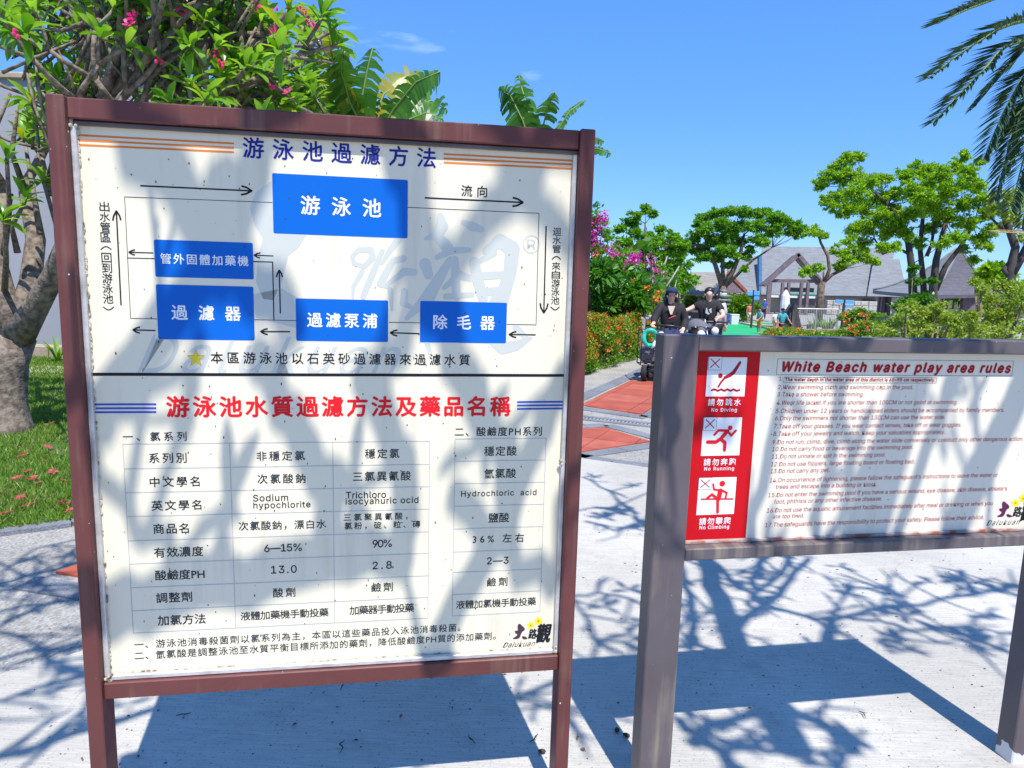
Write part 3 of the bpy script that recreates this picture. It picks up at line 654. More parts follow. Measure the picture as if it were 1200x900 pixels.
T('管外固體加藥機', 188, 291, 303.4, 305.4, 12, I_WHT, .014)
T('過濾器', 201, 282, 366, 367.4, 17, I_WHT, .02)
T('過濾泵浦', 360, 442, 375, 375.8, 16.5, I_WHT, .02)
T('除毛器', 508, 579.6, 377.1, 378.4, 16.5, I_WHT, .02)
T('本區游泳池以石英砂過濾器來過濾水質', 247, 550.7, 420, 421, 14.2, I_BLK, .012)
T('游泳池水質過濾方法及藥品名稱', 195.3, 597.8, 477.8, 475, 23.5, I_REDT, .03)
def vert(s, xa, ya, xb, yb, wpx, rot=()):
    n = len(s)
    for i, ch in enumerate(s):
        t = (i + .5) / n; cx = xa + (xb - xa) * t; cy = ya + (yb - ya) * t
        if ch in '()':
            b = MB(); sg = 1 if ch == '(' else -1
            pp = [(cx - wpx / 2 + wpx * j / 6, cy + sg * (2.2 - 4.2 * math.sin(PI * j / 6) * .8)) for j in range(7)]; fat(b, 1, pp, 1.2, v); b.build('lettering', I_BLK, s1)
        else: T(ch, cx - wpx / 2, cx + wpx / 2, cy, cy, wpx * 1.03, I_BLK, .008)
vert('出水管區(回到游泳池)', 122, 236, 127.5, 368, 11.8); vert('迴水管(來自游泳池)', 652.8, 266.5, 650.3, 367, 9.8)
T('一、氯系列', 144, 218.5, 511.8, 511.4, 11.5, b=.010)
T('二、酸鹼度PH系列', 533, 635, 506.9, 504.4, 11.5, b=.010)
for s_, x0, x1, yy in (('系列別', 174.6, 218.5, 536.7), ('中文學名', 175.5, 233.7, 564.5), ('英文學名', 177.6, 235.8, 592), ('商品名', 179.7, 221, 619.4), ('有效濃度', 180.5, 238, 646.8), ('酸鹼度PH', 181.8, 239.6, 673.4), ('調整劑', 183, 225, 700), ('加氯方法', 184.8, 240.9, 726.2)):
    T(s_, x0, x1, yy + .8, yy - .8, 12.6, b=.010)
for s_, x0, x1, yy, hh in (('非穩定氯', 300.8, 357.3, 534.3, 12), ('次氯酸鈉', 301.6, 357.8, 561, 12), ('Sodium', 296.6, 337.5, 583.3, 8.5), ('hypochlorite', 297, 363.7, 592.5, 10), ('次氯酸鈉，漂白水', 279.7, 382, 615.4, 11.5), ('6—15%', 309.7, 353.5, 642, 9.5), ('13.0', 317.7, 347.6, 667.3, 9.5), ('酸劑', 320, 346, 694.3, 11.5), ('液體加藥機手動投藥', 282, 385, 719.8, 10.8),
                       ('穩定氯', 427.8, 468, 531.6, 12), ('三氯異氰酸', 413.5, 481.4, 558, 12), ('Trichloro', 405.4, 452.3, 579.9, 8.5), ('isocyahuric ocid', 405, 490.3, 587.6, 10), ('三氯聚異氰酸，', 402.9, 477.6, 605.6, 9.2), ('氯粉，碇、粒、磚', 403.8, 492.4, 615.4, 9.2), ('90%', 436.7, 459, 637, 9.5), ('2.8', 436.7, 459, 662.4, 9.5), ('鹼劑', 435.4, 460.3, 688, 11.5), ('加藥器手動投藥', 409.7, 485.2, 713.8, 10.8),
                       ('穩定酸', 567.5, 605.4, 528.6, 12), ('氫氯酸', 567.5, 604.6, 554.8, 12), ('Hydrochloric  acid', 540.5, 628.6, 578.6, 9), ('鹽酸', 572.5, 596.6, 606.7, 12), ('36% 左右', 554, 613.9, 631, 11), ('2—3', 570.9, 596, 656.9, 8.7), ('鹼劑', 570.9, 594.5, 681.8, 11), ('液體加氯機手動投藥', 534.6, 628, 706.7, 10.3)):
    k_ = .022 * (x1 - x0) * .5; T(s_, x0, x1, yy + k_, yy - k_, hh, b=.009)
T('一、游泳池消毒殺菌劑以氯系列為主，本區以這些藥品投入泳池消毒殺菌。', 157.3, 539.6, 756.0, 735.1, 10.3, b=.004)
T('二、氫氯酸是調整泳池至水質平衡目標所添加的藥劑，降低酸鹼度PH質的添加藥劑。', 157.8, 581, 769.8, 744.0, 10.3, b=.004)
# table grid
def grid(xs, rows):
    b = MB(); U = [osn(1, *p, v)[0] for p in xs]; Z = [osn(1, *p, v)[1] for p in rows]; hw = .0009
    for u in U: b.add([(u - hw, v, Z[-1]), (u + hw, v, Z[-1]), (u + hw, v, Z[0]), (u - hw, v, Z[0])], [(0, 1, 2, 3)])
    for z in Z: b.add([(U[0], v - .00004, z - hw), (U[-1], v - .00004, z - hw), (U[-1], v - .00004, z + hw), (U[0], v - .00004, z + hw)], [(0, 1, 2, 3)])
    b.build('table_grid', I_GRID, s1)
rowsL = [(144, 520.5), (145.5, 549.5), (147, 577.5), (148.5, 605.6), (150, 634), (151.6, 661), (153, 689), (154.5, 716), (155.7, 742)]
grid([(150, 630), (272.5, 625), (391, 620), (502.6, 615)], rowsL)
grid([(532, 600), (637, 597)], [(532.5, 514.5), (532, 540.6), (531.8, 567), (531.3, 593.5), (531, 620), (530.6, 647), (530.2, 671), (529.9, 697), (529.5, 722)])
# star
def star(cx, cy, R, m, dv):
    b = MB(); pts = []
    for i in range(10): rr = R if i % 2 == 0 else R * .40; an = -PI / 2 + i * PI / 5; pts.append((cx + rr * math.cos(an), cy + rr * math.sin(an)))
    c = P3(1, [(cx, cy)], v - dv)[0]; q = P3(1, pts, v - dv); b.add([c] + q, [(0, i + 1, (i + 1) % 10 + 1) for i in range(10)]); b.build('star', m, s1)
star(229.5, 420, 11, I_OR2, 0); star(229.5, 420, 9.4, I_YEL, .0002)
def logo(k, root, ox, oy, s, vv, full=True):
    """brushed three-character mark with two yellow blossoms over it, romanised line below"""
    X = lambda pts: [(ox + x * s, oy + y * s) for x, y in pts]
    b = MB(); dm = I_PLUM if k == 1 else I_PUR
    blob(b, k, X([(.36, .02), (.46, .0), (.56, .10), (.66, .18), (.76, .30), (.74, .42), (.60, .50), (.52, .66), (.46, .82), (.38, .93), (.20, .97), (.02, .96), (.0, .90), (.14, .84), (.26, .74), (.28, .66), (.16, .58), (.10, .50), (.18, .44), (.32, .42), (.30, .28), (.30, .12)]), vv)
    b.build('logo', dm, root)
    b = MB(); blob(b, k, X([(.56, .82), (.66, .78), (.80, .82), (.92, .90), (.90, .97), (.76, .99), (.62, .95)]), vv); b.build('logo', dm, root)
    text(k, root, '路', ox + .98 * s, ox + 1.50 * s, oy + .66 * s, oy + .62 * s, .62 * s, I_BLK, vv, 'logo', .03, .2)
    text(k, root, '觀', ox + 1.50 * s, ox + 2.42 * s, oy + .62 * s, oy + .58 * s, 1.15 * s, I_BLK, vv - .0001, 'logo', .035, .2)
    text(k, root, 'Dalukuan', ox - .65 * s, ox + 1.42 * s, oy + 1.36 * s, oy + 1.24 * s, .32 * s, I_BLK, vv, 'logo', .0, .5)
    for cx, cy, r in ((1.14, .10, .26), (1.62, -.17, .29)):
        cx = ox + cx * s; cy = oy + cy * s
        for i in range(6):
            an = i * PI / 3 + .3; b = MB(); d = (math.cos(an), math.sin(an)); n = (-d[1], d[0]); R = r * s
            blob(b, k, [(cx, cy), (cx + d[0] * R * .55 + n[0] * R * .3, cy + d[1] * R * .55 + n[1] * R * .3), (cx + d[0] * R * 1.1, cy + d[1] * R * 1.1), (cx + d[0] * R * .55 - n[0] * R * .3, cy + d[1] * R * .55 - n[1] * R * .3)], vv - .00015 - i * .00002)
            b.build('logo_petal', I_GOLD, root)
        b = MB(); circ(b, k, (cx, cy), r * .28 * s, vv - .0004, 8); b.build('logo_petal', I_OR2, root)
logo(1, s1, 601, 731, 18.5, v)
# specks and a small spider left on the panel
sp = MB(); random.seed(12)
for i in range(260):
    u = random.uniform(.06, 1.26); z = random.uniform(.54, 1.92); s_ = random.uniform(.0006, .0020); e = random.uniform(.8, 2.2)
    sp.ball((u, V1 - .001, z), s_, 5, 3, (1, .4, e))
stuff(sp.build('specks', M_TWIG, s1))

# ---------------- board 2
x, y, a = SIGN[2]
s2 = thing('rules_board', 'low wide white rules board in a grey steel frame with red pictogram strip', 'sign', (x, y, 0), a, world=False)
W, PW, PD, ZT, r2 = 1.4649, .1053, .0709, 1.4679, .0039
for u in (0, W - PW):
    MB().bbox((u + PW / 2, PD / 2, ZT / 2 - .02), (PW, PD, ZT + .04), .004).build('post', M_GREY, s2)
MB().bbox((W / 2, r2 + .032, (1.4649 + 1.421) / 2), (W - 2 * PW, .064, 1.4649 - 1.421), .004).build('top_rail', M_GREY, s2)
MB().bbox((W / 2, r2 + .032, (.8308 + .7928) / 2), (W - 2 * PW, .064, .8308 - .7928), .004).build('bottom_rail', M_GREY, s2)
V2 = r2 + .0425
MB().box((W / 2, V2 + .004, (1.421 + .8308) / 2), (W - 2 * PW - .002, .008, 1.421 - .8308 + .02)).build('sign_panel', M_PANEL2, s2)
MB().bbox((W / 2, V2 - .005, .8308 + .005), (W - 2 * PW, .008, .009), .0015).build('trim_strip', mat('rusty_trim', (.45, .36, .32), .6, .4, 20, .2, 60, col2=(.30, .09, .05), thr=(.45, .6)), s2)
v = V2 - .0006; v2 = V2 - .0012; v3 = V2 - .0018
rp = quadbox(2, ((824, 412), (892.7, 412.7), (872.7, 628.7), (806.7, 629.3)), v)
us = [osn(2, 892.7, 412.7, v)[0], osn(2, 872.7, 628.7, v)[0]]; ur = sum(us) / 2
b = MB(); b.add([(PW + .0015, v, .8418), (ur, v, .8418), (ur, v, 1.4208), (PW + .0015, v, 1.4208)], [(0, 1, 2, 3)]); b.build('red_strip', I_PANELRED, s2)
def sq(c4, m, vv, nm='white_square', rad=.0008): return rrect(MB(), quadbox(2, c4, vv), vv, rad).build(nm, m, s2)
SQ = [((829.7, 418.4), (876, 419), (872, 464.7), (827, 464.4)), ((823.7, 489), (869.6, 489.6), (866.4, 533.5), (822, 534.3)), ((818.8, 559.5), (863.5, 559.5), (859.6, 602.4), (816.3, 603.5))]
XB = [((830.7, 418), (845.9, 418.2), (845.2, 433.5), (829.9, 433.3)), ((824.9, 489), (839.9, 489.2), (839, 504.2), (824.2, 504)), ((819.2, 559.8), (834.4, 560), (833.4, 573.7), (818.4, 573.5))]
for q in SQ: sq(q, I_WHT, v2)
for q in XB:
    r = quadbox(2, q, v3); rrect(MB(), (r[0] - .001, r[1] + .001, r[2] - .001, r[3] + .001), v3, .003).build('cross_box', I_BLK, s2)
    rrect(MB(), r, v3 - .0003, .003).build('cross_box', I_WHT, s2); vv = v3 - .0006; b = MB(); e = .006; d = .0011
    for (p, q2) in (((r[0] + e, r[2] + e), (r[1] - e, r[3] - e)), ((r[0] + e, r[3] - e), (r[1] - e, r[2] + e))):
        p = Vector((p[0], vv, p[1])); q2 = Vector((q2[0], vv, q2[1])); dr_ = (q2 - p).normalized(); n = Vector((-dr_.z, 0, dr_.x)) * d * 1.3; b.add([p - n, q2 - n, q2 + n, p + n], [(0, 1, 2, 3)]); vv -= .0001
    b.build('cross', I_DRED, s2)
vp = v2 - .0004
A3 = lambda pts: [(810 + x / 7.5, 400 + y / 7.5) for x, y in pts]; B3 = lambda pts: [(800 + x / 6.927, 510 + y / 6.927) for x, y in pts]; C3 = lambda pts: [(800 + x / 3, 390 + y / 3) for x, y in pts]
b = MB(); circ(b, 2, A3([(257, 303)])[0], 2.9, vp); fat(b, 2, A3([(430, 185), (405, 225), (372, 275), (340, 298), (297, 318)]), [3.0, 3.8, 4.4, 4.4, 3.6], vp - .0001); fat(b, 2, A3([(297, 318), (262, 360), (238, 400)]), [2.6, 2.4, 2.2], vp - .0003)
fat(b, 2, A3([(180, 430), (205, 421), (235, 435), (262, 421), (290, 435), (318, 421), (345, 435), (372, 422), (400, 435), (424, 428)]), 2.4, vp); b.build('diving_pictogram', I_DRED, s2)
b = MB(); circ(b, 2, A3([(343, 760)])[0], 2.8, vp); fat(b, 2, C3([(112, 358), (126, 343), (160, 344)]), 3.0, vp); fat(b, 2, C3([(157, 346), (145, 360), (133, 374)]), [4.6, 4.6, 4.4], vp - .0002)
fat(b, 2, C3([(158, 346), (171, 361), (187, 344)]), 2.8, vp - .0004); fat(b, 2, C3([(133, 373), (149, 386), (147, 412)]), 4.0, vp - .0006); fat(b, 2, C3([(133, 373), (117, 384), (88, 384)]), 4.0, vp - .0008); b.build('running_pictogram', I_REDT, s2)
b = MB(); circ(b, 2, B3([(322, 393)])[0], 3.5, vp); fat(b, 2, B3([(249, 398), (254, 440), (300, 448)]), 2.4, vp - .0002); fat(b, 2, B3([(306, 452), (292, 515)]), [6, 5.5], vp - .0004); fat(b, 2, B3([(325, 450), (358, 468), (348, 512)]), 2.4, vp - .0006)
fat(b, 2, B3([(152, 519), (408, 517)]), 1.7, vp - .0008); fat(b, 2, B3([(285, 520), (284, 624)]), 3.4, vp - .001); fat(b, 2, B3([(200, 510), (238, 480), (280, 512)]), 2.8, vp - .0012); b.build('climbing_pictogram', I_REDT, s2)
T2 = lambda s, x0, x1, y0, y1, h, m=I_DRED, b=0.0, sh=0.0, vv=None: text(2, s2, s, x0, x1, y0, y1, h, m, vv if vv else (v2 if m == I_WHT else v), 'lettering', b, sh)
T2('請勿跳水', 829.8, 868.2, 471.3, 471.3, 8.2, I_WHT, .014); T2('No Diving', 833.7, 863.4, 480.8, 480.8, 5.3, I_WHT, .014)
T2('請勿奔跑', 824.8, 862.3, 541.6, 541, 8.2, I_WHT, .014); T2('No Running', 825.3, 860, 549.8, 549.4, 5.3, I_WHT, .014)
T2('請勿攀爬', 819.5, 856.2, 610.8, 610.2, 8.2, I_WHT, .014); T2('No Climbing', 819.7, 854.3, 618.6, 617.8, 5.3, I_WHT, .014)
T2('White Beach water play area rules', 917.5, 1184, 428.6, 435, 14.2, I_DRED, .042, .22)
def frame2(c4, t):
    r = quadbox(2, c4, v); b = MB(); u0, u1, z0, z1 = r
    for (a0, a1, b0, b1) in ((u0, u1, z1 - t, z1), (u0, u1, z0, z0 + t), (u0, u0 + t, z0, z1), (u1 - t, u1, z0, z1)): b.add([(a0, v, b0), (a1, v, b0), (a1, v, b1), (a0, v, b1)], [(0, 1, 2, 3)]); 
    b.build('text_frame', I_BLK, s2)
frame2(((911, 418.7), (1187.7, 424.5), (1186, 442.7), (910.3, 437.3)), .0010); frame2(((918.7, 439.9), (1097.3, 444.5), (1097.3, 451.3), (918.7, 446.5)), .0010)
T2('1.', 913, 917, 443.8, 443.8, 4.6); T2('The water depth in the water area of this district is 60~90 cm respectively.', 920.3, 1095.7, 443.2, 447.6, 4.8, I_DRED, .03)
for s_, x0, x1, ya, yb in (('2.Wear swimming cloth and swimming cap in the pool.', 335, 810, 190, 196), ('3.Take a shower before swimming.', 333, 637, 216, 220), ('4.Wear life jacket if you are shorter than 100CM or not good at swimming.', 331, 966, 243, 250), ('5.Children under 12 years or handicapped elders should be accompanied by family members.', 328, 1130, 271, 278),
    ('6.Only the swimmers not shorter than 130CM can use the water side.', 325, 922, 298, 302), ('7.Take off your glasses. If you wear contact lenses, take off or wear goggles.', 322, 980, 326, 329), ('8.Take off your jewelry and watch. Keep your valuables appropriately.', 319, 922, 352, 355),
    ('9.Do not run, climb, dive, climb along the water slide conversely or conduct only other dangerous action.', 317, 1197, 379, 381), ('10.Do not carry food or beverage into the swimming pool.', 315, 810, 407, 407), ('11.Do not urinate or spit in the swimming pool.', 313, 713, 434, 433), ('12.Do not use flippers, large floating board or floating bed.', 310, 815, 460, 458),
    ('13.Do not carry any pet.', 308, 516, 487, 486), ("14.On occurrence of lightening, please fallow the safeguard's instructions to leave the water or", 306, 1108, 514, 507), ('trees and escape into a building or kiosk.', 328, 683, 541, 537), ("15.Do not enter the swimming pool if you have a serious wound, eye disease, skin disease, athlete's", 301, 1140, 567, 554),
    ('foot, phthisis or any other infective disease.', 322, 700, 592, 588), ('16.Do not use the aquatic amusement facilities immediately after meal or drinking or when you', 296, 1090, 620, 607), ('are too tired.', 317, 427, 645, 643), ('17.The safeguards have the responsibility to protect your safety. Please follow their advice.', 290, 1058, 671, 656)):
    T2(s_, 800 + x0 / 3, 800 + x1 / 3, 390 + ya / 3, 390 + yb / 3, 6.4 if s_ != 'are too tired.' else 4.8, I_DRED, 0.0, .12)
logo(2, s2, 1168.5, 587.5, 19, v)
sp = MB()
for i in range(120):
    u = random.uniform(PW + .02, W - PW - .02); z = random.uniform(.86, 1.40); sp.ball((u, V2 - .001, z), random.uniform(.0006, .0016), 5, 3, (1, .4, random.uniform(.8, 2)))
stuff(sp.build('specks', M_TWIG, s2))
run_text()
# ================================================================ PLUMERIAS
M_BARK = mat('grey_plumeria_bark', (.25, .20, .155), .88, .3, 16, 1.0, 40, col2=(.10, .075, .058), thr=(.40, .62))
M_BARK2 = mat('brown_bark', (.17, .125, .095), .9, .3, 6, .6, 18, col2=(.08, .055, .04), thr=(.42, .6))
M_BARKD = mat('dark_bark', (.06, .05, .045), .9, .3, 6, .6, 18)
M_PLUM = leafmat('plumeria_leaf', (.075, .22, .022), (.23, .43, .06), .42, .28, c3=(.32, .36, .03))
M_PLUMD = leafmat('dark_plumeria_leaf', (.025, .10, .015), (.07, .21, .025), .32, .32)
def leaf_mesh(L, W, m, name, droop=.18, n=5):
    vs = []; fs = []
    prof = [0.10, .55, .85, 1.0, .80, .0]
    for i in range(n + 1):
        t = i / n; x = L * t; z = -droop * L * t * t + .06 * L * math.sin(PI * t); wv = W / 2 * prof[min(i, 5)]
        vs += [(x, -wv, z + wv * .35), (x, 0, z), (x, wv, z + wv * .35)]
    for i in range(n):
        a = i * 3; fs += [(a, a + 3, a + 4, a + 1), (a + 1, a + 4, a + 5, a + 2)]
    me = bpy.data.meshes.new(name); me.from_pydata(vs, [], fs); me.materials.append(m); me.shade_smooth(); return me
def frame_from(d, rollv):
    x = Vector(d).normalized(); z = Vector((0, 0, 1)) - x * x.z
    if z.length < .05: z = Vector((1, 0, 0)).cross(x)
    z.normalize(); y = z.cross(x); M = Matrix((x, y, z)).transposed(); return M @ Matrix.Rotation(rollv, 3, 'X')
def rosette(tip, d, rnd, size, nl):
    out = []; d = Vector(d).normalized(); a = d.orthogonal().normalized(); b = d.cross(a)
    for i in range(nl):
        an = i * 2.4 + rnd.uniform(-.3, .3); el = rnd.uniform(.05, 1.0) if i < nl * .7 else rnd.uniform(.9, 1.35)
        v = (a * math.cos(an) + b * math.sin(an)) * math.cos(el) + d * math.sin(el)
        v.z -= .12; s = size * rnd.uniform(.65, 1.15)
        out.append((Vector(tip) - d * rnd.uniform(0, .05), v.normalized(), s, rnd.uniform(-.5, .5)))
    return out
def leaf_M(l):
    p, v, s, r = l; M = (frame_from(v, r) * 1.0).to_4x4(); return Matrix.Translation(p) @ M @ Matrix.Scale(s, 4)
def merge_leaves(name, me, Ms, m, parent, org=(0, 0, 0)):
    V0 = np.array([v.co[:] for v in me.vertices]); F0 = np.array([list(p.vertices) for p in me.polygons]); n = len(V0)
    M = np.array([[list(r) for r in q] for q in Ms])
    V = np.einsum('kij,nj->kni', M[:, :3, :3], V0) + M[:, None, :3, 3]
    F = F0[None] + (np.arange(len(Ms)) * n)[:, None, None]
    o = arr_mesh(name, V.reshape(-1, 3), F.reshape(-1, F0.shape[1]), m, parent, None, True); return o
def plumeria(root, starts, rnd, depth, shrink=.80, spread=.55, upw=.25, keep=None, seg=3):
    """forked limbs; returns limb paths and tips"""
    tips = []; limbs = []
    def grow(p, d, L, r, k):
        path = [p]; q = p; dd = d.copy()
        for i in range(seg):
            dd = (dd + Vector((rnd.gauss(0, .12), rnd.gauss(0, .12), rnd.gauss(0, .08) + .05))).normalized(); q = q + dd * (L / seg); path.append(q)
        limbs.append((path, r, r * .78, k))
        if k == 0 or (keep and not keep(q)): tips.append((q, dd)); return
        nb = 2 if rnd.random() < .55 else 3
        ax = dd.orthogonal().normalized(); ph = rnd.uniform(0, 6.28)
        for j in range(nb):
            an = ph + j * 2 * PI / nb + rnd.uniform(-.4, .4); o = Matrix.Rotation(an, 3, dd) @ ax
            nd = (dd * math.cos(spread) + o * math.sin(spread) * rnd.uniform(.8, 1.3) + Vector((0, 0, upw * .5))).normalized()
            grow(q, nd, L * shrink * rnd.uniform(.8, 1.15), r * .74, k - 1)
    for s in starts: grow(*s)
    return limbs, tips
LEAF = leaf_mesh(1.0, .30, M_PLUM, 'leaf')
blossom = MB()
for k in range(5):
    a_ = 2 * PI * k / 5; d = Vector((math.cos(a_), math.sin(a_), .35)); s = Vector((-math.sin(a_), math.cos(a_), 0))
    blossom.add([d * .1, d * .6 + s * .36, d * 1.0 + s * .15, d * .95 - s * .22, d * .5 - s * .2], [(0, 1, 2, 3, 4)])
# --- left plumeria
c0 = gp(10, 505); rnd = random.Random(11)
pl = thing('plumeria_tree', 'large pale-barked plumeria with long glossy leaves on the lawn at left', 'tree', (c0.x, c0.y, 0))
def AT(px, py, Y): return at(px, py, Y)
MB().tube([c0 + Vector((0, 0, -.1)), c0 + Vector((0, 0, .05)), AT(8, 470, 6.72), AT(12, 425, 6.72), AT(20, 395, 6.72)], [.27, .21, .17, .155, .165], 14).build('trunk', M_BARK, pl, True)
fk = AT(20, 398, 6.72)
for path, ra in (([fk, AT(6, 350, 6.8), AT(-8, 290, 6.9), AT(5, 225, 7.0)], [.14, .105, .09, .08]), ([fk, AT(40, 365, 6.6), AT(62, 325, 6.4), AT(78, 285, 6.2), AT(95, 230, 6.1)], [.15, .115, .095, .08, .07]), ([AT(22, 385, 6.75), AT(36, 330, 7.0), AT(42, 280, 7.2), AT(30, 215, 7.4)], [.13, .10, .09, .075])):
    MB().tube(path, ra, 9).build('limb', M_BARK, pl, True)
def keepf(q): return -6.5 < q.x < -.9 and q.z < 6.5
starts = [(AT(5, 225, 7.0), Vector((-.3, -.3, 1)).normalized(), .75, .085, 4), (AT(95, 230, 6.1), Vector((.45, -.3, 1)).normalized(), .7, .075, 4), (AT(30, 215, 7.4), Vector((.3, .4, 1)).normalized(), .75, .065, 4),
          (AT(78, 285, 6.2), Vector((.9, -.2, .75)).normalized(), .75, .07, 4), (AT(-8, 290, 6.9), Vector((-.6, -.8, .8)).normalized(), .7, .065, 3), (AT(95, 230, 6.1), Vector((.9, .3, .7)).normalized(), .75, .06, 4), (AT(95, 230, 6.1), Vector((.7, -.9, .8)).normalized(), .6, .055, 3)]
starts = [(a_, b_, c_, d_ * .75, e_) for a_, b_, c_, d_, e_ in starts]
limbs, tips = plumeria(pl, starts, rnd, 4, keep=keepf)
# reach further right so the crown ends where the sky opens
starts2 = [(AT(150, 175, 6.0), Vector((.8, .1, .35)).normalized(), .55, .05, 3), (AT(205, 150, 6.2), Vector((.8, -.1, .45)).normalized(), .55, .045, 3), (AT(250, 130, 6.4), Vector((.85, .2, .30)).normalized(), .40, .035, 2), (AT(120, 120, 6.0), Vector((.5, -.2, .8)).normalized(), .55, .05, 3), (AT(200, 60, 6.2), Vector((.8, .1, .3)).normalized(), .5, .04, 2)]
l2, t2 = plumeria(pl, starts2, rnd, 3, keep=lambda q: q.x < -1.75, shrink=.78, spread=.5, upw=.1)
for a_, b_ in ((AT(95, 230, 6.1), AT(150, 175, 6.0)), (AT(150, 175, 6.0), AT(205, 150, 6.2)), (AT(205, 150, 6.2), AT(250, 130, 6.4)), (AT(95, 230, 6.1), AT(120, 120, 6.0)), (AT(120, 120, 6.0), AT(200, 60, 6.2))):
    l2.append(([a_, (a_ + b_) / 2 + Vector((0, 0, .05)), b_], .075, .06, 4))
allL = limbs + l2; big = [l for l in allL if l[3] >= 2]; small = [l for l in allL if l[3] < 2]
for path, ra, rb, k in big:
    MB().tube(path, [ra + (rb - ra) * i / (len(path) - 1) for i in range(len(path))], 7).build('branch', M_BARK, pl, True)
mb = MB()
for path, ra, rb, k in small: mb.tube(path, [ra + (rb - ra) * i / (len(path) - 1) for i in range(len(path))], 6)
stuff(mb.build('branchlets', M_BARK, pl, True))
tips += t2
fill = MB()
for (px, py) in ((20, 130), (45, 165), (8, 185), (60, 120), (100, 95), (30, 235), (95, 140), (50, 210), (12, 110), (75, 175), (5, 255), (28, 160), (112, 60), (85, 30)):
    q = AT(px, py, rnd.uniform(5.6, 7.4)); d_ = Vector((rnd.uniform(-.6, .6), rnd.uniform(-.4, .4), rnd.uniform(.2, 1))).normalized(); b_ = AT(px + rnd.uniform(-25, 25), py + rnd.uniform(60, 130), 6.8)
    fill.tube([b_, b_.lerp(q, .5) + Vector((rnd.uniform(-.12, .12), 0, 0)), q], [.03, .022, .015], 6)
    if py > 150: tips.append((q, d_))
for i in range(50):
    a_ = AT(rnd.uniform(40, 330), rnd.uniform(-30, 150), rnd.uniform(5.6, 7.0)); d_ = Vector((rnd.uniform(-1, 1), rnd.uniform(-.3, .3), rnd.uniform(.3, 1.2))).normalized(); fill.tube([a_ - d_ * .35, a_ + Vector((rnd.uniform(-.05, .05), 0, 0)), a_ + d_ * .3], [.015, .012, .009], 6)
for i in range(270):                                # inner and rear shoots that close the crown
    X = rnd.uniform(30, 372); Yp = rnd.uniform(-60, 165) if X < 300 else rnd.uniform(20, 150); q = AT(X, Yp, rnd.uniform(6.3, 8.6)); d_ = Vector((rnd.uniform(-.5, .7), rnd.uniform(-.6, .3), rnd.uniform(.4, 1))).normalized()
    j = min(range(len(big)), key=lambda n_: (big[n_][0][-1] - q).length); e_ = big[j][0][-1]
    q2 = q - d_ * .25
    if (e_ - q2).length < 1.6: fill.tube([e_, e_.lerp(q2, .5) + Vector((0, 0, -.05)), q2, q], [.022, .018, .014, .013], 6)
    else: fill.tube([q - d_ * .7 + Vector((rnd.uniform(-.2, .2), 0, -.2)), q2, q], [.02, .016, .013], 6)
    tips.append((q, d_))
stuff(fill.build('branchlets', M_BARK, pl, True))
print('plumeria tips', len(tips))
LV = []
for q, d in tips:
    if rnd.random() < .10: continue
    LV += rosette(q, d, rnd, .215, rnd.randint(9, 14))
def inview(p):
    d = p - CAMP; z = d.dot(fw)
    if z <= .1: return False
    X = 600 + F_PX * d.dot(RT) / z; Y = 450 - F_PX * d.dot(UP) / z; return -30 < X < 560 and -30 < Y < 420
vis = [l for l in LV if inview(l[0])]; vis.sort(key=lambda l: (l[0] - CAMP).length / l[2])
near = vis[:300]; ids = {id(l) for l in near}; rest = [l for l in LV if id(l) not in ids]
O = Matrix.Translation(-Vector(pl['_w']))
for l in near: inst(LEAF, 'leaf', O @ leaf_M(l), pl)
stuff(merge_leaves('foliage', LEAF, [leaf_M(l) for l in rest], M_PLUM, pl))
M_MAG = leafmat('magenta_blossom', (.65, .02, .14), (.80, .06, .22), .3)
fl = random.Random(3); fm = None
for (px, py, Y) in ((352, 12, 5.9), (357, 20, 5.9), (364, 27, 6.0), (368, 33, 6.0), (156, 20, 5.2), (152, 28, 5.2), (210, 12, 5.6), (218, 17, 5.6), (325, 44, 5.9), (330, 48, 5.9), (258, 62, 5.6), (318, 100, 5.9), (328, 44, 5.8), (300, 5, 5.9), (322, 38, 5.9), (338, 108, 5.9)):
    s_ = fl.uniform(.035, .055)
    M = Matrix.Translation(AT(px, py, Y)) @ Euler((fl.uniform(-1, 1), fl.uniform(-1, 1), fl.uniform(0, 6))).to_matrix().to_4x4() @ Matrix.Scale(s_, 4)
    if fm is None:
        o = blossom.build('blossom', M_MAG, None); o.parent = pl; fm = o.data; o.matrix_basis = O @ M
    else: inst(fm, 'blossom', O @ M, pl)
bt = MB()
for (px, py, Y) in ((68, 150, 5.1), (255, 60, 5.6), (262, 78, 5.5), (88, 160, 5.1), (20, 40, 4.6), (338, 45, 5.9), (300, 4, 5.9), (322, 15, 5.9), (186, 68, 5.4), (318, 98, 5.8)):
    for _ in range(4): bt.ball(AT(px, py, Y) + Vector((fl.uniform(-.03, .03), fl.uniform(-.03, .03), fl.uniform(-.04, .04))), .012, 6, 4, (1, 1, 1.5))
stuff(bt.build('flower_buds', M_MAG, pl))
